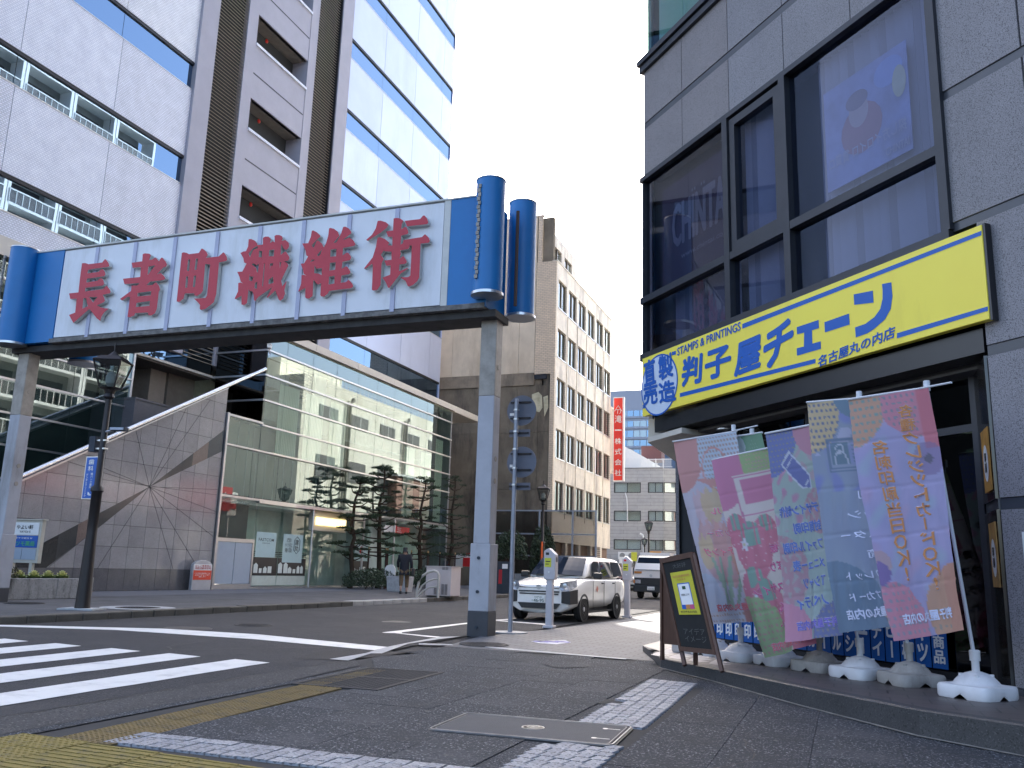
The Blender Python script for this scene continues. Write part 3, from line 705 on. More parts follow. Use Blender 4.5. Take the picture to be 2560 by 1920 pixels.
# film on the shop windows: printed street of little houses, black stripe lines and posters
film = mat('window_film', (.42, .55, .55), .5, var=.06)
filmk = mat('window_film_black', (.015, .015, .018), .4); filmw = mat('window_film_white', (.62, .68, .64), .5)
posterm = mat('window_poster', (.40, .55, .56), .5, var=.05)
ink = mat('ink_black', (.02, .02, .02), .6)
red_ink = mat('ink_red', (.55, .03, .03), .6)
for (a, b) in ((28.98, 30.54), (30.58, 32.58), (36.42, 37.98)):
    f = obj('window_film', MB().box(AX - .008, AX - .004, a, b, .62, 1.32), filmk, an)
    m = MB(); yy = a + .05; base = .72
    while yy < b - .3:
        w = random.uniform(.16, .3); h = random.uniform(.16, .34)
        m.box(AX - .003, AX + .001, yy, yy + w, base, base + h)
        if random.random() < .6: m.prism([(yy - .02, base + h), (yy + w + .02, base + h), (yy + w / 2, base + h + .1)], AX - .003, AX + .001, 'x')
        yy += w + random.uniform(.02, .1)
    obj('printed_houses', m, filmw, f)
    obj('lower_film', MB().box(AX - .008, AX - .004, a, b, .24, .615), mat('pale_film', (.5, .56, .5), .6) if 'pale_film' not in MATS else MATS['pale_film'], an)
    mm = MB()
    for zz in (1.38, 1.45, 1.52): mm.box(AX - .006, AX - .002, a, b, zz, zz + .025)
    obj('film_lines', mm, filmk, an)
def P_(y0, y1, z0, z1, off=.0): return rect((AX + .001 + off, y0, z0), (0, y1 - y0, 0), (0, 0, z1 - z0))
p = obj('window_poster', MB().box(AX - .006, AX - .001, 29.05, 30.35, 1.33, 2.3), posterm, an); text('lettering', 'FASTCOM', P_(29.2, 30.2, 1.95, 2.07), ink, p, .01); text('lettering', 'CREATIVE', P_(29.45, 29.95, 1.85, 1.9), ink, p)
p = obj('window_poster', MB().box(AX - .006, AX - .001, 30.85, 32.25, 1.15, 2.3), posterm, an)
text('lettering', '建\n助', P_(31.68, 31.95, 1.62, 2.1), ink, p, .02)
m = MB(); hx = [(31.82, 2.22), (32.02, 2.08), (32.02, 1.66), (31.82, 1.52), (31.62, 1.66), (31.62, 2.08)]
m.tube([(AX + .004, a, b) for a, b in hx + hx[:2]], .012, 4); obj('hexagon_mark', m, ink, p)
text('lettering', 'お客様の\nテイクを形に\n映像も写真も', P_(31.0, 31.5, 1.55, 2.15), ink, p, .01); text('lettering', 'FASTCOM', P_(33.1, 33.75, 1.8, 1.9), ink, an, .01)
p = obj('window_poster', MB().box(AX - .006, AX - .001, 36.55, 37.75, 1.33, 2.25), posterm, an)
obj('leaf_mark', MB().prism([(37.0, 1.7), (37.2, 1.66), (37.32, 1.85), (37.22, 2.05), (37.1, 2.0), (37.02, 1.85)], AX + .001, AX + .004, 'x'), red_ink, p)
s = obj('door_sign', MB().box(AX + .3, AX + .38, 39.6, 41.3, 2.75, 3.1), redm, an)
obj('door_sign', MB().box(AX + .3, AX + .38, 38.6, 39.58, 2.75, 3.1), whitem, an); text('lettering', '三', rect((AX + .385, 39.9, 2.82), (0, .5, 0), (0, 0, .22)), whitem, s, .03)
# return face looking back down the street, and the box that oversails the stair
obj('return_backing', MB().box(TX + .02, AX - .06, 28.8, 28.9, 6.5, 10.2), voidm, an)
for z0, z1 in ((6.5, 7.47), (7.47, 8.49), (8.49, 9.52), (9.52, 10.22)):
    for a, b in ((TX + .04, -22.75), (-22.73, AX - .01)):
        obj('window_pane', MB().box(a, b, 28.70, 28.72, z0 + .05, z1), darkglass, an)
    obj('mullion', MB().box(TX - .06, AX + .06, 28.62, 28.74, z0 - .02 if z0 > 6.6 else z0, z0 + .05), strutm, an)
OX = -24.1
bx = [14.12, 16.0, 17.95, 19.9, 21.85, 23.8, 25.6, 27.1, 28.6]
for (a, b) in zip(bx, bx[1:]):
    gm = coatglass if b < 23.9 else (skyglass if b < 27.2 else darkglass)
    obj('window_pane', MB().box(OX - .02, OX, a + .01, b - .01, 8.58, 9.49), gm, an)
    obj('window_pane', MB().box(OX - .02, OX, a + .01, b - .01, 9.55, 10.2), gm, an)
obj('mullion', MB().box(OX - .02, OX + .06, 14.1, 28.62, 8.48, 8.57), beige, an)
obj('mullion', MB().box(OX - .02, OX + .05, 14.1, 28.62, 9.49, 9.55), strutm, an)
obj('box_backing', MB().box(OX - .5, OX - .4, 14.1, 28.6, 8.5, 10.2), voidm, an)
obj('soffit', MB().box(-29, OX - .01, 24.4, 28.6, 8.40, 8.47), mat('soffit_brown', (.09, .075, .065), .7), an)
# glass wall under the tower, on the left, mirroring the balconies across the street
for (a, b) in zip(bx[:6], bx[1:6] + [24.35]):
    for z0, z1 in ((.2, 1.4), (1.4, 2.4), (2.4, 3.4), (3.4, 4.42), (4.42, 5.41), (5.41, 6.45), (6.45, 7.47), (7.47, 8.48)):
        obj('window_pane', MB().box(OX - .02, OX, a + .012, b - .012, z0 + .05, z1), coatglass, an)
for z in (1.4, 2.4, 3.4, 4.42, 5.41, 6.45, 7.47): obj('mullion', MB().box(OX - .02, OX + .06, 14.1, 24.4, z - .01, z + .05), strutm, an)
obj('hall_back', MB().box(OX - 1.6, OX - 1.5, 14.1, 24.3, .1, 8.5), mat('hall_back_dark', (.05, .06, .06), .7, var=.4, scale=.5), an)
obj('corner_post', MB().box(OX - 1.4, OX + .04, 24.33, 24.42, .1, 8.48), strutm, an)
for a, b in ((24.5, 26.5), (26.5, 28.5), (28.5, 30.6)):
    for z0, z1 in ((.2, 2.6), (2.6, 3.85), (3.85, 5.1), (5.1, 6.33), (6.33, 7.53), (7.53, 8.4)):
        obj('window_pane', MB().box(-28.62, -28.6, a + .02, b - .02, z0 + .06, z1), darkglass, an)
obj('hall_back', MB().box(-30.5, -30.3, 8, 32, .1, 10.1), mat('hall_back', (.06, .065, .06), .7, var=.3, scale=.5), an)
c0 = PX(369, 1000, -25.0); c1 = PX(415, 950, -25.0)
obj('pier', MB().box(-26.0, -25.0, c0.y, c1.y, 2, 8.4), mat('pier_stone', (.27, .235, .2), .6, var=.08, speck=(.2, .18, .16)), an)
obj('wall_block', MB().box(-28, -24.9, c1.y + .02, 28.6, 2, 8.4), mat('inner_wall', (.14, .12, .10), .7, var=.15), an)
d0 = PX(315, 1010, -24.0)
obj('parapet', MB().box(-28.4, -23.6, d0.y, d0.y + 3.4, 2.0, PX(315, 998, -24).z), blockm, an)
obj('parapet_cap', MB().box(-28.42, -23.57, d0.y - .02, d0.y + 3.42, PX(315, 998, -24).z, PX(315, 998, -24).z + .07), blockm, an)
# terrace rail
tr = MB()
for k in range(6):
    a = 37.2 + k * .9; tr.tube([(TX + .5, a, 10.5), (TX + .5, a, 11.5)], .02, 6)
tr.tube([(TX + .5, 37.2, 11.5), (TX + .5, 41.7, 11.5)], .025, 6)
obj('terrace_rail', tr, strutm, an)
# ---- security cameras
def cctv(p, yaw, label, m=None):
    t = thing('security_camera', label, 'security camera', p, rz=yaw)
    obj('bracket', MB().tube([(0, 0, 0), (.18, 0, .0), (.3, 0, .14)], .025, 6).box(-.02, .02, -.06, .06, -.08, .08), m or strutm, t)
    obj('body', MB().box(.1, .48, -.07, .07, .14, .28).box(.06, .54, -.085, .085, .28, .30), m or whitem, t); return t
cctv((-21.43, 28.75, 9.4), R(-60), 'white security camera on the upper left corner of the glass annex')
cctv((-24.0, 25.2, 8.62), R(-70), 'dark security camera under the blue glass left of the annex', framem)

# ================================================================== granite stair wall with handrail
gw = thing('granite_wall', 'polished grey granite wall with sloping top, square tiles and a dark wedge pattern', 'wall', (AX, 20, .12), world=True)
slope = lambda yy: 3.17 + (yy - 18.21) * (7.52 - 3.17) / (26.51 - 18.21)
ylo = 12.6
obj('wall_backing', MB().prism([(ylo, .1), (26.53, .1), (26.53, slope(26.53) - .03), (ylo, max(.4, slope(ylo) - .03))], AX - .35, AX - .03, 'x'), groutm, gw)
def clip(poly, a, b, c):
    "keep a*y+b*z<=c"
    out = []
    for i in range(len(poly)):
        p, q = poly[i], poly[(i + 1) % len(poly)]; dp = a * p[0] + b * p[1] - c; dq = a * q[0] + b * q[1] - c
        if dp <= 0: out.append(p)
        if dp * dq < 0:
            t = dp / (dp - dq); out.append((p[0] + (q[0] - p[0]) * t, p[1] + (q[1] - p[1]) * t))
    return out
sl = (7.52 - 3.17) / (26.51 - 18.21)
ys = [26.53 - .683 * i for i in range(21)][::-1]; zs = [.12, .80, 1.48, 2.15, 2.83, 3.5, 4.17, 4.85, 5.52, 6.2, 6.88, 7.55]
SC_ = (23.07, 3.47)                                                # the point where the wedges meet
wdg = [((23.07, 3.47), (26.53, 5.92), (26.53, 5.12)), ((23.07, 3.47), (19.08, .80), (19.08, 1.56))]
def tile(name, poly, m, proud=.0):
    if len(poly) < 3: return
    obj(name, MB().prism(poly, AX - .028, AX + proud, 'x'), m, gw)
for a, b in zip(ys, ys[1:]):
    for z0, z1 in zip(zs, zs[1:]):
        g = .006
        q = [(a + g, z0 + g), (b - g, z0 + g), (b - g, z1 - g), (a + g, z1 - g)]
        q = clip(q, -sl, 1, 3.17 - sl * 18.21)
        if len(q) >= 3: tile('tile', q, grandk if z1 < .9 else random.choice(granm))
up1 = [(23.07, 3.47), (26.52, 5.12), (26.52, 5.92)]
dn1 = [(23.07, 3.47), (22.2, 3.08), (19.15, 1.50), (18.4, 1.1), (17.9, .82), (19.0, .80), (19.39, .80), (21.11, 2.05), (22.4, 2.94)]
def cutx(poly, y0, y1): return clip(clip(poly, 1, 0, y1), -1, 0, -y0)
for (y0, y1, mi) in ((23.07, 25.0, 0), (25.0, 25.75, 2), (25.75, 26.52, 3)): tile('wedge_inlay', cutx(up1, y0, y1), granwd[mi], .004)
dn = [(23.07, 3.47), (19.3, 1.55), (18.3, .99), (17.95, .80), (19.42, .80), (21.15, 2.03)]
for (y0, y1, mi) in ((17.9, 19.7, 1), (19.7, 20.36, 0), (20.36, 21.0, 2), (21.0, 23.07, 0)): tile('wedge_inlay', cutx(dn, y0, y1), granwd[mi], .004)
for (yy, zz) in ((25.9, .82), (24.6, .82), (21.3, .8), (26.5, 2.0), (26.5, 2.9), (26.5, 3.7), (22.2, 5.2), (24.4, 6.35), (25.6, 6.9), (19.6, 3.9), (20.6, 3.95), (19.5, .82)):
    d = Vector((yy - 23.07, zz - 3.47)).normalized(); nn = Vector((-d.y, d.x)) * .007
    e = (yy, zz)
    q = [(23.07 + nn.x, 3.47 + nn.y), (e[0] + nn.x, e[1] + nn.y), (e[0] - nn.x, e[1] - nn.y), (23.07 - nn.x, 3.47 - nn.y)]
    q = clip(q, -sl, 1, 3.14 - sl * 18.21)
    tile('inlay_line', q, groutm, .0045)
obj('coping', MB().tube([(AX - .1, ylo, slope(ylo) - .02), (AX - .1, 26.5, slope(26.5) - .02)], .0).prism([(ylo, slope(ylo) - .02), (26.53, slope(26.53) - .02), (26.53, slope(26.53) + .06), (ylo, slope(ylo) + .06)], AX - .36, AX + .02, 'x'), strutm, gw)
rl = MB().tube([(AX + .06, ylo, slope(ylo) + .17), (AX + .06, 28.56, slope(28.56) + .12)], .085, 12)
obj('handrail', rl, mat('mirror_steel', (.6, .62, .66), .16, .95, var=.03), gw, sm=40)
rb = MB()
for k in range(9):
    yy = 13.2 + k * 1.6; rb.tube([(AX - .1, yy, slope(yy)), (AX + .05, yy, slope(yy) + .15)], .02, 6)
obj('rail_bracket', rb, strutm, gw)
# ================================================================== tan office building
BX, BY0, BY1 = -17.2, 53.25, 68.0
tb = thing('tan_building', 'weathered tan tiled office building with rows of paired windows and a stained concrete gable', 'office building', (BX, 60, 0), world=True)
winframe = mat('window_frame_bronze', (.16, .13, .10), .5, .3); wingl = glass('office_glass', (.82, .88, .88), ior=3.0, wob=.02, gl=(.85, .93, 1))
rows = [(18.39, 20.37), (15.0, 16.95), (11.7, 13.62), (8.3, 10.22), (4.85, 6.82)]
wy = [(53.62, 55.5), (56.02, 57.96), (58.42, 60.36), (60.87, 62.83), (63.4, 65.38), (65.83, 67.75)]
T = .3
zb = 2.95
for z0, z1 in rows[::-1]:
    obj('wall', MB().box(BX - T, BX, BY0, BY1, zb, z0), tan, tb); zb = z1
obj('wall', MB().box(BX - T, BX, BY0, BY1, zb, 21.5), tan, tb)
ye = [BY0] + [v for p in wy for v in p] + [BY1]
for z0, z1 in rows:
    for a, b in zip(ye[0::2], ye[1::2]): obj('wall_pier', MB().box(BX - T, BX - .002, a, b, z0, z1), tan, tb)
    for ci, (a, b) in enumerate(wy):
        w = obj('window', MB().box(BX - .2, BX - .1, a, b, z0, z0 + .06).box(BX - .2, BX - .1, a, b, z1 - .06, z1).box(BX - .2, BX - .1, a, a + .06, z0 + .06, z1 - .06).box(BX - .2, BX - .1, b - .06, b, z0 + .06, z1 - .06)
                .box(BX - .2, BX - .08, (a + b) / 2 - .05, (a + b) / 2 + .05, z0 + .06, z1 - .06), winframe, tb)
        for q0, q1 in ((a + .06, (a + b) / 2 - .05), ((a + b) / 2 + .05, b - .06)):
            obj('pane', MB().box(BX - .17, BX - .15, q0, q1, z0 + .06, z1 - .06), wingl, w)
        obj('sill', MB().box(BX - .2, BX + .05, a - .04, b + .04, z0 - .07, z0 - .005), strutm, w)
        # blinds or curtains behind, a different state in each window
        h = random.choice((.6, .85, 1.0, 1.0, 1.0)); r_ = random.random()
        cm = blindm if r_ < .75 else roomm
        if z0 in (11.7, 8.3) and ci >= 4: cm = redd
        obj('curtain', MB().box(BX - .36, BX - .33, a, b if random.random() < .6 else (a + b) / 2, z1 - (z1 - z0) * h, z1), cm, w)
obj('inner_rooms', MB().box(BX - .9, BX - .8, BY0, BY1, 2.9, 21), roomm, tb)
obj('parapet_cap', MB().box(BX - .35, BX + .04, BY0 - .02, BY1 + .02, 21.5, 21.6), beige, tb)
for p in range(5): obj('downpipe_rib', MB().box(BX, BX + .05, (wy[p][1] + wy[p + 1][0]) / 2 - .05, (wy[p][1] + wy[p + 1][0]) / 2 + .05, 4.5, 18.3), tan, tb)
# ground floor openings
obj('shop_fascia', MB().box(BX - .5, BX - .25, BY0 + .2, BY1, 2.0, 2.94), mat('old_brown_front', (.13, .075, .05), .6, var=.3, scale=2), tb)
for a in (53.5, 56.6, 59.7, 62.8, 65.5):
    obj('shopfront_bay', MB().box(BX - .45, BX - .4, a, a + 2.2, .12, 2.0), winframe, tb); obj('pier', MB().box(BX - .4, BX + .02, a - .5, a - .05, .12, 2.94), tan, tb)
obj('body', MB().box(-34, BX - .95, BY0 + .35, BY1, 0, 21.4), voidm, tb)
# penthouse
PXX = -18.9
obj('penthouse_wall', MB().box(PXX - .3, PXX, 55.0, 63.4, 24.45, 25.35).box(PXX - .3, PXX, 55.0, 63.4, 21.5, 22.45).box(PXX - .3, PXX, 55.0, 55.35, 22.45, 24.45).box(PXX - .3, PXX, 57.1, 57.8, 22.45, 24.45).box(PXX - .3, PXX, 59.5, 60.3, 22.45, 24.45).box(PXX - .3, PXX, 62.2, 63.4, 22.45, 24.45), tan, tb)
for a, b in ((55.35, 57.1), (57.8, 59.5), (60.3, 62.2)):
    w = obj('window', MB().box(PXX - .2, PXX - .06, (a + b) / 2 - .05, (a + b) / 2 + .05, 22.45, 24.45).box(PXX - .2, PXX - .08, a, b, 22.45, 22.52).box(PXX - .2, PXX - .08, a, b, 24.38, 24.45), winframe, tb)
    obj('pane', MB().box(PXX - .17, PXX - .15, a, b, 22.5, 24.4), wingl, w)
obj('penthouse_body', MB().box(-27, PXX - .5, 55.0, 63.38, 21.4, 25.3).box(-19.2, -18.9, 53.3, 55, 21.4, 24.9), tan, tb)
# the gable that faces back down the street
def gz(u, v): p = PY(u, v, 53.2); return p.x, p.z
obj('gable_tiles', MB().box(-18.6, BX - .002, 53.1, 53.24, 13.75, 21.5).box(-18.55, -18.25, 53.1, 53.24, 21.5, 24.9), tanx, tb)
obj('gable_tile_edge', MB().box(-17.5, BX - .002, 53.1, 53.24, 2.9, 13.75), tanx, tb)
gx = [-27.0, -24.6, -22.2, -19.75, -18.62]
gzs = [13.85, 17.4, 20.9, 24.8]
for a, b in zip(gx, gx[1:]):
    for z0, z1 in zip(gzs, gzs[1:]): obj('concrete_panel', MB().box(a + .01, b - .01, 53.12, 53.23, z0 + .012, z1 - .012), concr, tb)
gx2 = [-27, -24.6, -22.2, -19.75, -18.3, -17.52]; gz2 = [.1, 3.4, 6.2, 9.9, 13.0]
for a, b in zip(gx2, gx2[1:]):
    for z0, z1 in zip(gz2, gz2[1:]): obj('concrete_panel', MB().box(a + .008, b - .008, 53.15, 53.24, z0 + .01, z1 - .01), concrd, tb)
obj('concrete_ledge', MB().box(-27, -18.62, 53.08, 53.22, 13.02, 13.84), mat('gable_mid', (.24, .20, .15), .85, var=.25, scale=1.2, stain=(.1, .085, .07), stscale=.8), tb)
obj('broken_edge', MB().box(-18.6, -17.75, 53.11, 53.2, 13.42, 13.72), darkm, tb)
for pg in ([(-18.75, 12.4), (-18.3, 12.55), (-18.05, 12.3), (-18.0, 11.5), (-18.2, 11.2), (-18.7, 11.35)], [(-17.95, 12.2), (-17.65, 12.3), (-17.6, 11.5), (-17.85, 10.9)]):
    obj('reflected_sun_patch', MB().prism(pg, 53.135, 53.149, 'y'), patchm, tb)  # yellowish shapes paint reflected sunlight onto the gable
obj('gable_core', MB().box(-30, BX - .3, 53.25, 53.6, 0, 24.7).box(-30, -18.3, 53.25, 55, 21, 24.75), concrd, tb)
obj('gable_cap', MB().box(-27, -18.2, 53.08, 53.4, 24.8, 24.9), beige, tb)

# ================================================================== red projecting sign
rs = thing('vertical_sign', 'tall red vertical projecting sign with white characters on the far end of the tan building', 'sign', (-16.6, 68.5, 8.2), world=True)
obj('board', MB().box(-17.1, -16.22, 68.5, 68.78, 8.28, 15.12), whitem, rs)
obj('face', MB().box(-17.05, -16.34, 68.47, 68.499, 8.36, 15.04), mat('sign_red_bright', rgb(226, 62, 50), .5, var=.03), rs)
for s_, z0, h in (('滝', 13.0, .62), ('一', 12.35, .10), ('株', 11.25, .5), ('式', 10.4, .5), ('会', 9.55, .5), ('社', 8.7, .5)):
    text('character', s_, rect((-16.97, 68.46, z0), (.56, 0, 0), (0, 0, h)), whitem, rs, .02)
m = MB().tube([(-17.0, 68.455, 13.95), (-16.70, 68.455, 14.42), (-16.40, 68.455, 13.95)], .025, 4).tube([(-16.9, 68.455, 14.08), (-16.5, 68.455, 14.08), (-16.5, 68.455, 13.8), (-16.62, 68.455, 13.76)], .022, 4).tube([(-16.72, 68.455, 14.05), (-16.76, 68.455, 13.75)], .022, 4)
obj('emblem', m, whitem, rs)
obj('bracket', MB().box(-17.2, -17.1, 68.55, 68.7, 9, 9.15).box(-17.2, -17.1, 68.55, 68.7, 14, 14.15).box(-17.6, -17.19, 68.0, 68.9, 8.9, 14.3), tan, rs)

# ================================================================== grey office across the far street
GYY = 95.0
gb = thing('grey_building', 'low grey panelled office across the far side street with a cut corner and roof rail', 'office building', (-18, GYY, 0), world=True)
def gp(u, v): p = PY(u, v, GYY); return p.x, p.z
GX0, GX1 = -26.0, -18.15
zr = PY(1600, 1171, GYY).z
def chx(t): return (GX1 + t * .8, GYY + t * .6)               # the facade turns away to the right
wl = mat('grey_window_void', (.1, .1, .1), .5)
wrows = [(5.0, 6.62), (1.9 + .0, 0), ]
sidez = [(4.66 + 0.0, 6.6)]
def gwin(x0, x1, z0, z1, right=False):
    f = (lambda x, y, z: (GX1 + (x) * .93, GYY + x * .36 + y, z)) if right else None
    w = obj('window', MB(f).box(x0, x1, -.02 if right else GYY - .02, .1 if right else GYY + .1, z0, z0 + .07).box(x0, x1, -.02 if right else GYY - .02, .1 if right else GYY + .1, z1 - .07, z1)
            .box(x0, x0 + .06, -.02 if right else GYY - .02, .1 if right else GYY + .1, z0 + .07, z1 - .07).box(x1 - .06, x1, -.02 if right else GYY - .02, .1 if right else GYY + .1, z0 + .07, z1 - .07)
            .box((x0 + x1) / 2 - .03, (x0 + x1) / 2 + .03, -.02 if right else GYY - .02, .1 if right else GYY + .1, z0 + .07, z1 - .07), darkm, gb)
    obj('pane', MB(f).box(x0 + .06, x1 - .06, .03 if right else GYY + .03, .05 if right else GYY + .05, z0 + .07, z1 - .07), wingl, w)
    obj('curtain', MB(f).box(x0 + .1, x0 + .1 + (x1 - x0 - .2) * random.choice((.5, .75, 1)), .2 if right else GYY + .2, .22 if right else GYY + .22, z0, z1), whitep, w)
    obj('room', MB(f).box(x0, x1, .5 if right else GYY + .5, .55 if right else GYY + .55, z0, z1), blindm, w)
zz = [(5.35, 6.6 - .0), (2.75, 3.95), (.2, 1.3)]
v2z = lambda v: PY(1600, v, GYY).z
levels = [(v2z(1232), v2z(1206)), (v2z(1303), v2z(1277)), (v2z(1375), v2z(1349))]
x0w, x1w = PY(1535, 1250, GYY).x, PY(1602, 1250, GYY).x
x2w = PY(1620, 1250, GYY).x
ps = [(-26, x0w), (x1w, x2w)]
zprev = -3
for z0, z1 in levels[::-1]:
    obj('wall', MB().box(-26, GX1, GYY, GYY + .3, zprev, z0), greysid, gb)
    for a, b in ps: obj('wall', MB().box(a, b, GYY + .001, GYY + .3, z0, z1), greysid, gb)
    gwin(x0w, x1w, z0, z1); gwin(x2w, GX1 - .02, z0, z1)
    zprev = z1
obj('wall', MB().box(-26, GX1, GYY, GYY + .3, zprev, zr), greysid, gb)
fr = lambda x, y, z: (GX1 + x * .93, GYY + x * .36 + y, z)
zprev = -3
for z0, z1 in levels[::-1]:
    obj('wall', MB(fr).box(0.01, 9, 0, .3, zprev, z0), greysid, gb); obj('wall', MB(fr).box(2.6, 9, .001, .3, z0, z1), greysid, gb); gwin(.1, 2.55, z0, z1, True); zprev = z1
obj('wall', MB(fr).box(0.01, 9, 0, .3, zprev, zr), greysid, gb)
obj('core', MB().box(-26, GX1, GYY + .8, GYY + 12, -3, zr - .1), voidm, gb)
m = MB(); m.box(-20.6, GX1 + 1.0, GYY + .05, GYY + .1, zr + .95, zr + 1.03).box(-20.6, GX1 + 1.0, GYY + .05, GYY + .1, zr + .1, zr + .16)
for i in range(34): m.box(-20.6 + i * .1, -20.575 + i * .1, GYY + .06, GYY + .09, zr + .15, zr + .95)
for i in range(4): m.box(-20.6 + i * .8, -20.5 + i * .8, GYY + .03, GYY + .12, zr, zr + 1.05)
obj('roof_rail', m, whitep, gb)
obj('roof_edge', MB().box(-26, GX1, GYY - .06, GYY + .2, zr, zr + .08), mat('roof_edge', (.2, .2, .2), .5), gb)
obj('roof_room', MB().prism([(-25.5, zr), (-19.6, zr), (-19.6, zr + .9), (-22.0, zr + 2.3), (-25.5, zr + 4.0)], GYY + 1.5, GYY + 6, 'y'), whitep, gb)
obj('tank', MB().box(-21.2, -18.9, GYY + 3, GYY + 5, zr + 1.2, zr + 2.9), mat('rust_tank', (.12, .05, .05), .7), gb)
for u in (1558, 1580):
    p = PY(u, 1388, GYY - .2); a = thing('air_conditioner', 'white air conditioner unit at the foot of the grey building, %s of the pair' % ('left' if u == 1558 else 'right'), 'air conditioner', (p.x, GYY - .45, p.z - .45), group='outdoor air conditioner units on the grey building')
    obj('case', MB().box(-.48, .48, -.15, .15, 0, .8), whitep, a); obj('fan_grille', MB().cyl((0, -.17, .4), .3, .02, 20, axis='y'), mat('fan_grille', (.25, .25, .25), .5) if 'fan_grille' not in MATS else MATS['fan_grille'], a)
    for s in (-.3, .3): obj('foot', MB().box(s - .04, s + .04, -.15, .15, -.1, 0), darkm, a)
pp = thing('vent_pipe', 'white bent vent pipe beside the second street lamp in front of the grey building', 'pipe', (0, 0, 0), world=True)
a, b = PY(1610, 1400, 94), PY(1610, 1345, 94)
obj('pipe', MB().tube([a, b, b + Vector((-.15, 0, .3)), PY(1600, 1334, 94)], .11, 8), whitep, pp)
dp = thing('drain_hose', 'thin white hose hanging down the grey wall between two window rows', 'hose', (0, 0, 0), world=True)
obj('hose', MB().tube([PY(1563, 1232, 94.9), PY(1567, 1245, 94.8), PY(1568, 1262, 94.8), PY(1569, 1305, 94.9)], .06, 6), whitep, dp)

# ================================================================== far blocks
ft = thing('far_office_block', 'pale grey office block with bands of windows rising beyond the grey building', 'office block', (-45, 235, 0), world=True)
FY = 235.0
zf = lambda v: PY(1570, v, FY).z
fx0, fx1 = PY(1520, 1100, FY).x, PY(1638, 1100, FY).x
obj('body', MB().box(fx0 - 6, fx1, FY, FY + 30, -5, zf(976)), farf if False else greyf, ft)
obj('side_wing', MB().box(fx1 + .1, fx1 + 12, FY + 3, FY + 30, -5, zf(1030)), mat('far_blue_grey', (.11, .15, .22), .6), ft)
for v0, v1 in ((1027, 1041), (1053, 1067), (1077, 1093), (1101, 1115), (1125, 1139)):
    n = 7
    for i in range(n):
        a = fx0 + (fx1 - fx0 - .6) * i / n; b = fx0 + (fx1 - fx0 - .6) * (i + 1) / n
        obj('window_pane', MB().box(a + .1, b - .1, FY - .1, FY - .02, zf(v1), zf(v0)), skyglass if random.random() < .5 else wingl, ft)
        obj('room', MB().box(a + .1, b - .1, FY - .018, FY - .01, zf(v1), zf(v0)), doorm, ft)
    obj('ledge', MB().box(fx0, fx1, FY - .3, FY, zf(v1) - .6, zf(v1) - .05), greyf, ft)

# ================================================================== right side of the street (seen in the mirrors of the annex and tower)
ap = thing('apartment_block', 'tall apartment block with glass fronted balconies mirrored in the tower windows', 'apartment block', (12, 48, 0), world=True)
AXX, AY0, AY1, AH = 11.0, 31.0, 58.5, 44.0
obj('body', MB().box(AXX + 1.3, AXX + 15, AY0, AY1, 0, AH), mat('apartment_wall', (.30, .31, .29), .8, var=.15, scale=1), ap)
fin = MB().box(0, 1.4, -.13, .13, 0, 1).mesh('fin_wall', whitep)
bal = MB().box(0, 1.35, 0, 4.3, 0, .22).mesh('balcony_slab', whitep)
balg = glass('balcony_glass', (.35, .45, .5), ior=1.7)
pan = MB().box(0, .03, .05, 4.2, 0, .95).mesh('balcony_glass', balg)
rail = MB()
for i in range(8): rail.box(-.02, .05, i * .6, i * .6 + .05, 0, 1.0)
rail.box(-.03, .06, 0, 4.25, .98, 1.08); rail = rail.mesh('balcony_rail', whitep)
win = MB().box(-.02, .05, .5, 3.7, 0, 2.0).mesh('window', voidm)
for j in range(6):
    y0 = AY0 + j * 4.75
    for s in (0, 4.4):
        o = link('fin_wall', fin, ap); o.matrix_parent_inverse = Matrix.Translation(-ap.location); o.location = (AXX, y0 + s, 4); o.scale = (1, 1, AH - 3)
    for k in range(13):
        z = 4 + k * 2.95
        for me, dx, dz, nm in ((bal, 0, 0, 'balcony_slab'), (pan, -.02, .25, 'balcony_glass'), (rail, -.04, .22, 'balcony_rail'), (win, 1.28, .3, 'window')):
            o = link(nm, me, ap); o.matrix_parent_inverse = Matrix.Translation(-ap.location); o.location = (AXX + dx, y0 + .05, z + dz)
# rent-a-car shop
rc = thing('car_rental_shop', 'low car rental shop with a white canopy and red stripe mirrored in the granite wall', 'shop', (-2.5, 40, 0), world=True)
obj('wall', MB().box(0.5, 10, 29, 52, 0, 3.6), whitep, rc)
obj('canopy', MB().box(-2.6, .5, 28.5, 52, 4.3, 4.5).box(-2.6, -2.4, 28.5, 52, 4.5, 5.9), whitep, rc)
obj('canopy_stripe', MB().box(-2.64, -2.61, 28.5, 52, 4.75, 5.1), redd, rc)
obj('canopy_rear', MB().box(.5, 10, 29, 52, 3.6, 5.6), whitep, rc)
for y0 in (31.0, 45.6):
    s = obj('sign_board', MB().box(-2.75, -2.62, y0, y0 + 5.6, 4.55, 6.2), redd, rc)
    text('lettering', 'NIPPON', rect((-2.77, y0 + 4.9, 5.35), (0, -3.4, 0), (0, 0, .5)), whitem, s, .03); text('lettering', 'Rent-A-Car', rect((-2.77, y0 + 4.6, 4.85), (0, -2.4, 0), (0, 0, .28)), whitem, s, .02)
    obj('stripe_mark', MB().prism([(y0 + .3, 4.75), (y0 + .9, 4.75), (y0 + 1.3, 6.0), (y0 + .7, 6.0)], -2.78, -2.76, 'x'), whitem, s)
for yy in (29, 36.5, 44, 51.5): obj('canopy_post', MB().cyl((-2.3, yy, 0), .12, 4.3, 12), whitep, rc)
for k in range(4): obj('window', MB().box(.46, .5, 30 + k * 5, 34 + k * 5, .6, 2.8), voidm, rc)
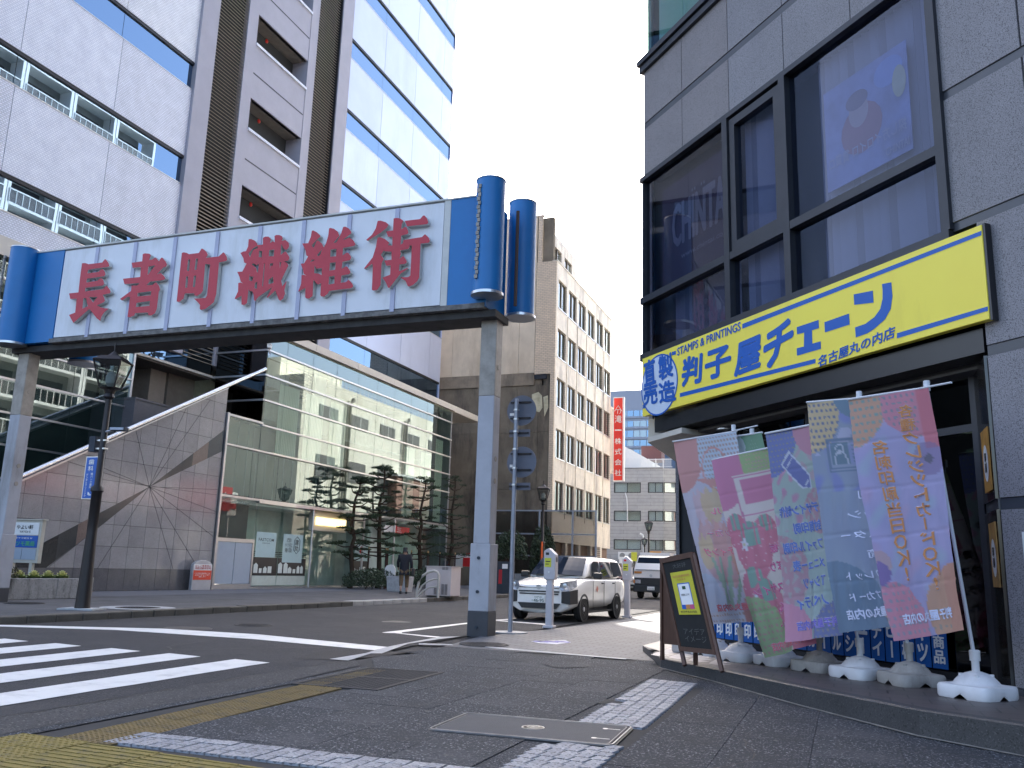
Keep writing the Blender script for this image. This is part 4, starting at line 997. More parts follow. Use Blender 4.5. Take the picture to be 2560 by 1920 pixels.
# cream building
cb = thing('cream_building', 'cream plastered building with a flat roof and small high windows mirrored in the annex glass', 'building', (0, 72, 0), world=True)
obj('body', MB().box(-2.6, 14, 59, 87, 0, 16.2), creamb, cb); obj('roof_block', MB().box(2, 10, 62, 72, 16.2, 18.6), creamb, cb)
for k in range(5):
    w = obj('window', MB().box(-2.66, -2.6, 61.5 + k * 5.2, 64.4 + k * 5.2, 13.0, 14.2), wl, cb)
    obj('frame', MB().box(-2.69, -2.665, 62.9 + k * 5.2, 63 + k * 5.2, 13.0, 14.2).box(-2.69, -2.665, 61.5 + k * 5.2, 64.4 + k * 5.2, 14.12, 14.2), whitep, w)
    w = obj('window', MB().box(-2.66, -2.6, 61.5 + k * 5.2, 64.4 + k * 5.2, 8.2, 10.0), wl, cb)
for yy in (66.2, 77.0): obj('drain_pipe', MB().tube([(-2.75, yy, 0), (-2.75, yy, 15), (-2.75, yy + .5, 15.4), (-2.65, yy + .5, 15.6)], .13, 8).tube([(-2.75, yy - .5, 0), (-2.75, yy - .5, 15.2)], .09, 8), mat('pipe_grey', (.35, .33, .28), .6) if 'pipe_grey' not in MATS else MATS['pipe_grey'], cb)
m = MB()
for k in range(40): m.tube([(-2.5, 59 + k * .7, 16.2), (-2.5, 59 + k * .7, 17.0)], .03, 4)
m.tube([(-2.5, 59, 17.0), (-2.5, 87, 17.0)], .035, 4); obj('roof_fence', m, whitep, cb)
bb = thing('brown_building', 'low red brown building in front of the cream one, mirrored in the annex glass', 'building', (-3, 76, 0), world=True)
obj('body', MB().box(-3.6, -2.66, 74, 84, 0, 9.5), brownb, bb); obj('cap', MB().box(-3.7, -2.66, 73.9, 84.1, 9.5, 9.7), whitep, bb)
gr = thing('corner_green_building', 'greenish glass building mirrored at the right end of the annex', 'building', (0, 96, 0), world=True)
obj('body', MB().box(-3, 14, 89, 120, 0, 11), mat('pale_green_wall', (.38, .44, .38), .6), gr)
for k in range(2):
    for j in range(6): obj('window', MB().box(-3.06, -3, 90 + j * 4.6, 93.4 + j * 4.6, 2 + k * 4.1, 4.2 + k * 4.1), voidm, gr)
obj('window_bands', MB().box(-3.03, -3, 89.2, 119, 4.3, 4.6), whitep, gr)
# ================================================================== the shop building on the right, with its cut corner
FT = lambda s, d, z: tuple(dR * s + nR * d + Vector((0, 0, z)))
sb = thing('shop_building', 'grey granite shop building with a cut corner, dark banded stone and big tinted windows', 'building', tuple(dR * 9 + nR * 7.3), world=True)
DW = 7.3; SL = 12.16
def fbox(name, s0, s1, d0, d1, z0, z1, m, parent=sb, bevel=0): return obj(name, MB(FT).box(s0, s1, d0, d1, z0, z1), m, parent, bevel=bevel)
cL = dR * (SL - .02) + nR * (DW + .55)
core = [(-2.86, cL.y), (-2.86, 22.5), (16, 22.5), (16, 2.8), (7.6, 2.8)]
c5 = dR * -3 + nR * (DW + .55); core[4] = (c5.x, c5.y)
obj('core', MB().prism(core, 3.32, 36, 'z'), voidm, sb)
cl = dR * 11.6 + nR * 9.6; cr = dR * -3 + nR * 9.6
obj('core', MB().prism([(cl.x, cl.y), (-2.86, 16.5), (-2.86, 22.5), (16, 22.5), (16, 2.8), (cr.x, cr.y)], 0, 3.31, 'z'), voidm, sb)
obj('street_wall', MB().box(-2.9, -2.84, 14.0, 22.5, 3.3, 36).box(-2.9, -2.84, 16.4, 22.5, .1, 3.3), stonem, sb)
obj('rear_wall', MB().box(-2.9, 16, 22.5, 22.6, 0, 36), stonem, sb)
seams = [12.14, 10.96, 9.73, 8.52, 7.3, 6.11]
PT = .12
for (z0, z1) in ((7.80, 8.70), (8.81, 9.79)):
    for i, (a, b) in enumerate(zip(seams[1:], seams)): fbox('stone_panel', a + .008, b - .008, DW, DW + PT, z0 + .006, z1 - .006, stonew if i < 2 else stonem)
fbox('stone_band', 6.11, 12.15, DW + .012, DW + .2, 8.70, 8.81, bandm)
fbox('backing', 6.1, 12.13, DW + PT + .002, DW + .5, 7.78, 9.8, groutm)
fbox('window_sill', 6.11, 12.2, DW - .06, DW + .3, 9.79, 9.90, framem); fbox('window_sill', 6.11, 12.22, DW - .1, DW + .3, 9.92, 10.02, framem)
greeng = glass('green_glass', (.66, .82, .76), ior=1.5)
for a, b in zip(seams[1:], seams): fbox('window_pane', a + .02, b - .02, DW + .05, DW + .07, 10.04, 12.3, greeng)
fbox('room_back', 6.1, 12.1, DW + .3, DW + .4, 10.05, 12.3, doorm)
fbox('upper_wall', 6.1, 12.14, DW, DW + .3, 12.3, 36, stonem)
# right pier: stone between dark bands
zb = [.25, 1.83, 1.93, 3.29, 3.39, 4.655, 4.745, 6.12, 6.215, 7.57, 7.67, 9.02, 9.12, 36]
for z0, z1 in zip(zb[0::2], zb[1::2]):
    for a, b in ((5.18, 6.10), (3.98, 5.17), (2.78, 3.97), (1.5, 2.77), (-3, 1.49)):
        if b > 6 and z0 < 4.7: b = 5.82
        if b > 6: b = 6.10
        fbox('stone_panel', a + .006, b - .006, DW, DW + PT, z0 + .006, z1 - .006, stonem)
for z0, z1 in zip(zb[1::2], zb[2::2]): fbox('stone_band', -3, 5.82 if z0 < 4.6 else 6.1, DW + .015, DW + .2, z0, z1, bandm)
fbox('backing', -3, 5.80, DW + PT + .002, DW + .5, .1, 36, groutm)
fbox('stone_plinth', -3, 5.84, DW - .03, DW + .1, .1, .25, bandm)
# big windows: frames
wz0, wz1, wt = 4.655, 7.72, 5.59
fbox('window_frame', 6.10, 12.2, DW - .05, DW + .12, wz1, 7.80, framem)
fbox('window_frame', 6.10, 12.2, DW - .05, DW + .12, wz0 - .1, wz0 + .02, framem)
fbox('transom', 6.13, 12.2, DW - .045, DW + .12, wt - .055, wt + .055, framem)
for s in (6.13, 8.53, 9.80): fbox('mullion', s - .06 if s > 6.2 else 6.08, s + .06, DW - .05, DW + .12, wz0 + .02, wz1, framem)
fbox('corner_post', 12.12, 12.17, DW - .02, DW + .1, wz0, wz1, framem)
# casement frame in the middle
mb = MB(FT)
for (a, b, z0, z1) in ((8.62, 9.72, 7.56, 7.68), (8.62, 9.72, 5.66, 5.78), (8.62, 8.74, 5.78, 7.56), (9.60, 9.72, 5.78, 7.56)): mb.box(a, b, DW - .02, DW + .1, z0, z1)
obj('casement', mb, framem, sb)
tint = glass('tinted_window', (.84, .87, .95), ior=1.45, wob=.0, gl=(.72, .8, 1))
tint2 = glass('tinted_window_dark', (.78, .78, .85), ior=1.42, wob=.0)
for (a, b, m) in ((6.2, 8.47, tint), (8.6, 9.73, tint), (9.87, 12.12, tint2)):
    for z0, z1 in ((wz0 + .02, wt - .055), (wt + .055, wz1)): fbox('window_pane', a, b, DW + .04, DW + .055, z0, z1, m)
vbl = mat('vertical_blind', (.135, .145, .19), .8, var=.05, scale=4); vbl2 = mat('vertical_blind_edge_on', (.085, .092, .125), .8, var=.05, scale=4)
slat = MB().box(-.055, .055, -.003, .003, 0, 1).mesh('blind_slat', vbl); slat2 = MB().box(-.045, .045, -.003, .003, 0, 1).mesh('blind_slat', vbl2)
ang = math.atan2(dR.y, dR.x)
def slats(s0, s1, z0, z1, d, tilt=.42, step=.128):
    n = int((s1 - s0) / step)
    for i in range(n):
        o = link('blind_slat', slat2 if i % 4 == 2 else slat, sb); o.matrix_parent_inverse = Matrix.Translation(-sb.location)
        p = dR * (s0 + step * (i + .5)) + nR * d; o.location = (p.x, p.y, z0); o.rotation_euler = (0, 0, ang + tilt + random.uniform(-.06, .06)); o.scale = (1, 1, z1 - z0)
slats(6.2, 8.18, wz0, wt, DW + .22); slats(6.2, 8.2, wt, wz1, DW + .22); slats(8.62, 9.72, wz0, wz1, DW + .22); slats(9.9, 11.6, wz0, wt, DW + .26, .5)
fbox('room_back', 6.1, 12.1, DW + .45, DW + .5, wz0, wz1, voidm)
# banner behind the left window
bn = mat('window_banner_violet', (.024, .019, .04), .6, var=.15); ltr = mat('banner_letters', (.12, .13, .165), .6)
b_ = fbox('window_banner', 9.9, 11.75, DW + .12, DW + .13, wt + .1, wz1 - .3, bn)
def frect(s0, s1, z0, z1, d): o = Vector(FT(s0, d, z0)); return rect(o, Vector(FT(s1, d, z0)) - o, Vector(FT(s0, d, z1)) - o)
text('lettering', 'CHINTAI', frect(11.45, 9.93, 6.28, 7.02, DW + .112), ltr, b_, .05)
text('lettering', 'www.chintai.co.jp', frect(11.2, 9.93, 6.02, 6.14, DW + .112), ltr, b_, .01)
for k, s_ in enumerate((10.83, 10.58, 10.0)):
    obj('letter_dots', MB(FT).box(s_ - .05, s_ - .02, DW + .11, DW + .112, 7.06, 7.11).box(s_ + .02, s_ + .05, DW + .11, DW + .112, 7.06, 7.11), ltr, b_)
# poster in the big window: a plain generic composition
ps_ = fbox('window_poster', 6.62, 7.95, DW + .13, DW + .14, 5.85, 7.2, mat('poster_blue', (.085, .115, .235), .7, var=.35, scale=2))
def blob(name, s, z, rs, rz, m, d=.128, n=16): return obj(name, MB(FT).face([(s + math.cos(2 * math.pi * k / n) * rs, DW + d, z + math.sin(2 * math.pi * k / n) * rz) for k in range(n)]), m, ps_, fix=False)
blob('printed_shape', 7.35, 6.45, .33, .32, mat('poster_red', (.13, .06, .10), .7), .127); blob('printed_shape', 7.38, 6.68, .16, .2, mat('poster_skin', (.17, .14, .17), .7), .126)
blob('printed_shape', 7.4, 6.84, .18, .12, mat('poster_dark', (.055, .05, .10), .7), .125); blob('printed_shape', 6.9, 6.95, .22, .18, mat('poster_sky', (.09, .15, .34), .7), .126)
blob('printed_shape', 6.75, 6.75, .1, .2, mat('poster_yellow', (.20, .22, .17), .7), .125)
pw = mat('poster_white', (.17, .19, .28), .7)
text('lettering', '探し方イロイロ 賃貸ロ', frect(7.9, 6.68, 6.12, 6.28, DW + .124), pw, ps_, .01, mirror=True); text('lettering', 'CHINTAI', frect(7.0, 6.66, 5.92, 6.02, DW + .124), pw, ps_, .02)
# ---- yellow fascia sign
ys_ = thing('shop_sign', 'long yellow shop sign with blue lettering running across the cut corner', 'shop sign', tuple(dR * 9 + nR * 7.15), world=True)
yelm = mat('sign_yellow', rgb(255, 232, 84), .45, var=.04, scale=.6, stain=(.80, .63, .07), stscale=.35)
bl_ = mat('sign_blue_print', rgb(18, 92, 180), .45, var=.03)
DS = 7.2
sTL, zTL = SF(1607, 897, DS); sBR, zBR = SF(2473, 797, DS)
zT, zB = (SF(1607, 897, DS)[1] + SF(2453, 561, DS)[1]) / 2, (SF(1605, 1042, DS)[1] + SF(2473, 797, DS)[1]) / 2
sL, sR = SF(1606, 960, DS)[0], SF(2463, 680, DS)[0]
obj('sign_box', MB(FT).box(sR, sL, DS, DS + .085, zB, zT), yelm, ys_, bevel=.006)
obj('sign_box_edge', MB(FT).box(sR - .03, sR - .005, DS + .01, DS + .09, zB - .01, zT + .01), blackp, ys_)
def srect(u0, v0, u1, v1, uu, vv, d=DS - .004):
    "three picture corners: lower left, lower right, upper left"
    a = PF(u0, v0, d); b = PF(u1, v1, d); c = PF(uu, vv, d); return rect(a, b - a, c - a)
for (a0, a1, z0, z1) in ((0, 0, 0, 0),): pass
def sband(name, u0, v0t, v0b, u1, v1t, v1b):
    a, b = SF(u0, v0t, DS), SF(u0, v0b, DS); c, e = SF(u1, v1t, DS), SF(u1, v1b, DS)
    obj(name, MB(FT).face([(a[0], DS - .003, a[1]), (b[0], DS - .003, b[1]), (e[0], DS - .003, e[1]), (c[0], DS - .003, c[1])]), bl_, ys_, fix=False)
sband('blue_line', 1856, 810, 822, 2454, 577, 588)
sband('blue_line', 1680, 880, 889, 1690, 877, 886)
sband('blue_line', 1700, 983, 993, 2039, 897, 908)
sband('blue_line', 2243, 833, 846, 2470, 766, 777)
sband('blue_line', 1607, 1012, 1022, 1640, 1003, 1012)
text('lettering', 'STAMPS & PRINTINGS', srect(1693, 888, 1852, 828, 1693, 868), bl_, ys_, .05)
for s_, q in (('判', (1703, 968, 1754, 958, 1706, 894)), ('子', (1762, 954, 1828, 935, 1762, 880)), ('屋', (1836, 942, 1903, 923, 1838, 858)), ('チ', (1908, 925, 1984, 896, 1908, 826)),
              )[:4]:
    text('character', s_, srect(*q), bl_, ys_, .085)
for pts_ in ([[(740,885),(905,852),(912,955),(745,975)], [(985,795),(1065,780),(1075,900),(1060,1010),(1010,1100),(920,1180),(860,1220),(758,1257),(752,1170),(840,1140),(920,1080),(970,1010),(990,920),(990,850)]], [[(487,1125),(700,1050),(705,1145),(492,1213)]],
             [[(248,1168),(437,1105),(440,1175),(380,1195),(383,1310),(455,1290),(457,1355),(250,1415),(248,1350),(310,1335),(312,1215),(250,1230)]]):
    mm = MB()
    for pl_ in pts_: mm.face([tuple(PF(1920 + a * .28933, 480 + b * .28933, DS - .004)) for a, b in pl_])
    obj('character', mm, bl_, ys_, fix=False)
text('lettering', '名古屋丸の内店', srect(2045, 911, 2238, 853, 2045, 883), bl_, ys_, .05)
# round badge
cS, cZ = SF(1648, 962, DS); rS = abs(SF(1692, 950, DS)[0] - SF(1606, 950, DS)[0]) / 2 * 1.04; rZ = (SF(1645, 887, DS)[1] - SF(1645, 1036, DS)[1]) / 2
obj('badge', MB(FT).face([(cS + math.cos(2 * math.pi * k / 40) * rS, DS - .004, cZ + math.sin(2 * math.pi * k / 40) * rZ) for k in range(40)]), mat('badge_blue_white', (.6, .68, .8), .5), ys_, fix=False)
ring = MB(FT)
for k in range(40):
    a, b = 2 * math.pi * k / 40, 2 * math.pi * (k + 1) / 40
    ring.face([(cS + math.cos(x) * r * rS, DS - .006, cZ + math.sin(x) * r * rZ) for x, r in ((a, 1.02), (b, 1.02), (b, .965), (a, .965))])
obj('badge_ring', ring, bl_, ys_, fix=False)
for s_, q in (('製', (1647, 955, 1683, 941, 1645, 893)), ('直', (1610, 970, 1640, 958, 1608, 905)), ('売', (1608, 1018, 1644, 1008, 1608, 966)), ('造', (1648, 1012, 1690, 1000, 1646, 958))):
    text('character', s_, srect(*q, d=DS - .009), bl_, ys_, .06)
for g_ in ys_.children:
    pass
# ---- recessed shopfront below
fbox('fascia_beam', 5.86, 11.86, DW + .02, DW + .3, 3.34, zB - .03, blackp)
fbox('fascia_beam', 5.86, 11.9, DW + .3, DW + .5, 3.30, zB + .6, blackp)
fbox('soffit', 5.6, 11.9, DW + .3, DW + 1.3, 3.27, 3.31, mat('soffit_dark', (.10, .095, .09), .5))
obj('corner_soffit', MB().prism([(-2.9, 13.9), (-2.2, 13.0), (-1.5, 14.0), (-2.9, 16.5)], 3.22, 3.30, 'z'), beige, sb)
obj('corner_beam', MB().box(-2.9, -2.6, 13.95, 16.6, 3.3, zB), beige, sb)
for s_, d_ in ((10.6, 7.75),):
    obj('downlight', MB().cyl(FT(s_, d_, 3.245), .14, .02, 16), strutm, sb)
DG = 7.86
sg1 = 6.42
for (a, b) in ((6.5, 7.35), (7.41, 8.9), (8.96, 10.4), (10.46, 11.5)):
    fbox('shop_pane', a, b, DG, DG + .015, .26, 2.68, darkglass); fbox('shop_pane', a, b, DG, DG + .015, 2.78, 3.26, darkglass)
for s_ in (6.44, 7.38, 8.93, 10.43, 11.53): fbox('shop_frame', s_ - .035, s_ + .035, DG - .05, DG + .06, .2, 3.27, framem)
fbox('shop_frame', 6.4, 11.56, DG - .045, DG + .055, 2.69, 2.77, framem); fbox('shop_frame', 6.4, 11.56, DG - .045, DG + .055, .16, .25, framem)
fbox('shop_interior', 6.3, 11.6, DG + 1.5, DG + 1.6, .1, 3.3, mat('shop_interior', (.035, .035, .036), .7, var=.5, scale=2))
fbox('shelf', 6.7, 7.2, DG + .8, DG + 1.2, .3, 1.5, roomm)
tl = mat('shop_tube', (.6, .85, .7), .5, emit=.6)
fbox('tube_lamp', 6.55, 7.2, DG + .7, DG + .75, 2.6, 2.64, tl)
# side wall of the entrance, running along the street direction
pc = dR * 5.83 + nR * DW
sw_ = mat('polished_black_stone', (.03, .028, .026), .1, var=.2, scale=2, ior=1.6)
for z0, z1 in ((.12, 1.83), (1.93, 3.3)): obj('entrance_side_wall', MB().box(pc.x - .02, pc.x + .1, pc.y + .02, 10.05, z0, z1), sw_, sb)
obj('entrance_side_band', MB().box(pc.x - .0, pc.x + .1, pc.y + .02, 10.05, 1.83, 1.93), bandm, sb)
def wallposter(z0, z1, y0, y1, main, label):
    t = thing('wall_poster', label, 'poster', (pc.x - .03, (y0 + y1) / 2, z0), world=True)
    obj('sheet', MB().box(pc.x - .035, pc.x - .025, y0, y1, z0, z1), main, t)
    obj('printed_oval', MB().face([(pc.x - .037, (y0 + y1) / 2 + math.cos(k * .3927) * (y1 - y0) * .33, z0 + (z1 - z0) * .45 + math.sin(k * .3927) * (z1 - z0) * .3) for k in range(16)]), whitem, t, fix=False)
    text('lettering', '印\n刷', rect((pc.x - .039, (y0 + y1) / 2 - .05 + .1, z0 + (z1 - z0) * .3), (0, -.1, 0), (0, 0, (z1 - z0) * .32)), ink, t, .03)
orange = mat('poster_orange', (.45, .22, .04), .6, var=.3, scale=6)
wallposter(2.02, 2.62, 9.32, 9.75, orange, 'orange and white poster on the dark entrance wall above the stone band')
wallposter(1.12, 1.72, 9.32, 9.72, mat('poster_orange_blue', (.4, .22, .06), .6, var=.4, scale=5), 'orange and blue poster on the dark entrance wall below the stone band')
wn = thing('white_notice', 'white framed notice on the granite at the right edge of the picture', 'notice', (0, 0, 0), world=True)
a = SF(2556, 1330, DW - .01); obj('sheet', MB(FT).box(a[0] - .5, a[0], DW - .02, DW - .005, a[1] - .55, a[1]), whitem, wn)
# ---- raised step in front of the shop, a little higher at the right
def zstep(s): return .09 + (12.0 - s) * .0165
st = thing('shop_step', 'long dark stone step with brown tiles in front of the shop', 'step', (0, 0, 0), world=True); st['kind'] = 'structure'
del st['category']
edge = [SF(*p, 5.9) for p in ()]
fr_ = []                                                     # front edge points on the ground
for (u, v) in ((1612, 1652), (1652, 1671), (1789, 1706), (2000, 1765), (2300, 1843), (2560, 1893), (2800, 1945)):
    p = G(u, v); fr_.append((p.x, p.y))
fr_[0] = (-2.5, 12.3)
back = [(2.6, 8.2), (1.2, 10.4), (-2.9, 15.8), (-2.9, 13.5)]
stonetop = brickmat('step_tiles', (.095, .078, .072), (.08, .068, .064), (.035, .03, .03), .3, .3, .008, .45, .3, 'xy')
ztop = lambda x, y: zstep(dR.x * x + dR.y * y)
def inset(i, t=.06): return (fr_[i][0] + .09, fr_[i][1] + .07)
mb = MB()
for i in range(len(fr_) - 1):
    a, b = fr_[i], fr_[i + 1]; ia, ib = (a[0] + .10, a[1] + .09), (b[0] + .10, b[1] + .09)
    mb.face([(*a, -.01), (*b, -.01), (*b, ztop(*b) - .012), (*a, ztop(*a) - .012)])
    mb.face([(*a, ztop(*a) - .012), (*b, ztop(*b) - .012), (b[0] + .012, b[1] + .01, ztop(*b)), (a[0] + .012, a[1] + .01, ztop(*a))])
    mb.face([(a[0] + .012, a[1] + .01, ztop(*a)), (b[0] + .012, b[1] + .01, ztop(*b)), (*ib, ztop(*b)), (*ia, ztop(*a))])
a = fr_[0]; mb.face([(*a, -.01), (*a, ztop(*a) - .012), (-2.9, 13.5, ztop(-2.9, 13.5)), (-2.9, 13.5, -.01)])
obj('edge', mb, mat('step_edge', (.05, .05, .052), .5, var=.2, scale=3, speck=(.1, .1, .1), sscale=80), st, fix=False)
top = [(p[0] + .10, p[1] + .09) for p in fr_] + back
n = len(top); mb = MB()
mb.face([(x, y, ztop(x, y) - .001) for x, y in top]); obj('top', mb, stonetop, st, fix=False)
# thin pale joint line at the foot of the step
mb = MB()
for i in range(1, len(fr_) - 1):
    a, b = fr_[i], fr_[i + 1]; mb.face([(a[0], a[1], .013), (b[0], b[1], .013), (b[0] - .03, b[1] - .035, .013), (a[0] - .03, a[1] - .035, .013)])
ob = obj('joint_line', mb, mat('pale_joint', (.2, .19, .17), .9, var=.4, scale=8), st, fix=False)
# tiles on the tip of the step, sunlight put into their pale colour
tp = mat('pale_step_tiles', (.40, .38, .38), .6, var=.1)
mb = MB()
for i in range(4):
    for j in range(5):
        x, y = -2.42 + i * .29 + j * .0, 11.75 + j * .3 - i * .30
        mb.face([(x, y, ztop(x, y) + .002), (x + .27, y - .29, ztop(x, y) + .002), (x + .27, y - .02, ztop(x, y) + .002), (x, y + .27, ztop(x, y) + .002)])
obj('pale_tiles', mb, tp, st, fix=False)
# ---- blue menu strips stuck low on the shop glass
strip_b = mat('menu_strip_blue', rgb(22, 92, 170), .5, var=.05); strip_w = mat('menu_white', (.82, .84, .86), .5)
ORD = 'first second third fourth fifth sixth seventh eighth ninth tenth eleventh twelfth thirteenth fourteenth fifteenth sixteenth seventeenth eighteenth nineteenth twentieth'.split()
words = ['ゴム印', '実印', '銀行印', '角印', '住所印', '日付印', 'スタンプ', '表札', '封筒印刷', '名刺', '診察券', 'ステッカー', 'シール', 'チラシ', 'メニュー', 'ノベルティ', 'コピー', '看板', 'シャツ', 'おしゃれ商品']
x0, x1 = 11.2, 6.95; n = 20; w = (x0 - x1) / n
for i, wd in enumerate(words):
    s1 = x0 - i * w; s0 = s1 - w + .02
    zt = 1.25; zb_ = .27
    t = thing('menu_strip', 'blue upright strip sign at the foot of the shop glass, %s from the blackboard end' % ORD[i], 'strip sign', FT((s0 + s1) / 2, DG - .06, zb_), group='blue menu strips along the foot of the shop window', world=True)
    obj('strip', MB(FT).box(s0, s1, DG - .062, DG - .056, zb_, zt), strip_b, t)
    chars = wd.replace('ー', '｜'); k = len(chars); h = min(.2, .86 / k)
    for q, ch in enumerate(chars):
        zz = zb_ + .05 + (k - 1 - q) * (h * 1.06)
        if ch == '｜': text('character', '一' , (lambda s0=s0, s1=s1, zz=zz, h=h: rect(Vector(FT((s0 + s1) / 2 + .012, DG - .066, zz)), Vector(FT(0, 0, h * .9)), Vector(FT(-.024, 0, 0))))(), strip_w, t, .02)
        else: text('character', ch, frect(s1 - .025, s0 + .025, zz, zz + h * .95, DG - .066), strip_w, t, .06)
# ================================================================== the arch over the street
ar = thing('street_arch', 'white street arch with six big red characters and blue rounded ends on steel posts', 'street arch', (-11, 14.3, 0), world=True)
archw = mat('arch_white_panel', rgb(222, 223, 227), .5, var=.03, scale=1.5, bump=.1, bscale=90, stain=(.62, .62, .62), stscale=1.3)
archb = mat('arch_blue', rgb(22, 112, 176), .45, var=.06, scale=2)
archs = mat('arch_beam_underside', (.035, .033, .033), .7, var=.4, scale=4)
creamf = mat('letter_return', (.58, .57, .53), .5); letr = mat('letter_red', rgb(188, 52, 66), .5, var=.05)
postm = mat('post_paint', rgb(166, 166, 172), .5, var=.08, scale=3, bump=.15, bscale=60, stain=(.25, .24, .24), stscale=1.5)
postl = mat('post_top_weathered', (.30, .27, .235), .5, .2, var=.25, scale=4)
skirt = mat('post_skirt', (.04, .042, .05), .5, var=.15)
AY = 14.2; AB, AT = 5.92, 8.02; AXL, AXR = -16.45, -6.87
div = [AXL + (AXR - AXL) * k / 8 for k in range(9)]
def az(u, v): p = PY(u, v, AY); return p.x, p.z
joints = [AXL] + [az(u, 850)[0] for u in (216, 312, 412, 519, 627, 738, 854, 976)] + [AXR]
for a, b in zip(joints, joints[1:]):
    obj('white_panel', MB().box(a + .012, b - .012, AY, AY + .06, AB + .02, AT - .03), archw, ar)
    if b < AXR - .1: obj('panel_joint', MB().box(b - .045, b + .045, AY - .03, AY - .003, AB - .04, AT - .04), mat('joint_strip', rgb(176, 178, 198), .5) if 'joint_strip' not in MATS else MATS['joint_strip'], ar)
obj('box_core', MB().box(AXL, AXR, AY + .061, AY + .95, AB, AT), archw, ar)
obj('rear_panel', MB().box(AXL, AXR, AY + .96, AY + 1.0, AB, AT), archw, ar)
obj('top_trim', MB().box(AXL - 1.1, AXR + .9, AY - .03, AY + 1.0, AT, AT + .03), creamf, ar)
obj('bottom_trim', MB().box(AXL - .1, AXR + .9, AY - .02, AY + .96, AB - .1, AB - .005), mat('trim_grimy', (.16, .15, .14), .8, var=.6, scale=6), ar)
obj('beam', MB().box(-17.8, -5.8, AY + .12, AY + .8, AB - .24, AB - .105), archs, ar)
obj('blue_panel', MB().box(-17.75, AXL - .01, AY - .01, AY + .95, AB - .07, AT), archb, ar)
obj('blue_panel', MB().box(AXR + .14, -5.95, AY - .01, AY + .95, AB - .08, AT), archb, ar)
obj('panel_edge', MB().box(AXR + .005, AXR + .135, AY - .015, AY + .95, AB - .05, AT), creamf, ar)
def column(x, y, z0, z1, r, name='blue_column'):
    c = obj(name, MB().cyl((x, y, z0), r, z1 - z0, 40), archb, ar, sm=40)
    obj('end_cap', MB().cyl((x, y, z0 - .05), r + .03, .05, 40).cyl((x, y, z1), r + .012, .02, 40), steell, c)
    return c
column(-5.87, AY - .14, 6.03, 8.21, .27); column(-5.72, AY + 1.2, 5.98, 8.3, .27)
column(-17.56, AY - .12, 5.84, 8.08, .30); column(-16.9, AY + 1.35, 5.7, 8.0, .33)
# faded neon tube tracks on the right columns
for x, y, z0, z1 in ((-5.99, AY - .39, 6.25, 8.08), (-17.86, AY - .37, 6.1, 7.9)):
    for k in range(22):
        zz = z0 + (z1 - z0) * k / 22
        obj('tube_clip', MB().box(x - .035 + (k % 2) * .02, x + .025 + (k % 2) * .015, y - .03, y + .01, zz, zz + .07), postl, ar)
obj('downpipe', MB().tube([(-5.60, AY + .6, 6.0), (-5.60, AY + .6, 7.9)], .035, 8), mat('rusty_pipe', (.10, .06, .045), .8), ar)
# posts: square, turned 45 degrees to show two faces
def post(x, y, top, label=''):
    w = .155
    obj('post', MB().box(x - w, x + w, y - w, y + w, 1.58, 4.25), postm, ar, bevel=.012)
    obj('post_head', MB().box(x - w - .002, x + w + .002, y - w - .002, y + w + .002, 4.25, top), postl, ar, bevel=.01)
    obj('post_sleeve', MB().box(x - w - .035, x + w + .035, y - w - .035, y + w + .035, .42, 1.58), postm, ar, bevel=.012)
    obj('post_skirt', MB().box(x - w - .04, x + w + .04, y - w - .04, y + w + .04, -.02, .42), skirt, ar, bevel=.01)
    for z in (1.33, .75, .15):
        obj('bolt', MB().cyl((x - .02, y - w - .03, z), .028, -.03, 10, axis='y'), steelg, ar)
    for z in (4.8, 3.1, 2.7): obj('port_cover', MB().cyl((x + w, y, z), .05, .012, 14, axis='x'), postl, ar)
post(-6.02, 14.72, AB - .1); post(-17.5, 14.55, AB - .1)

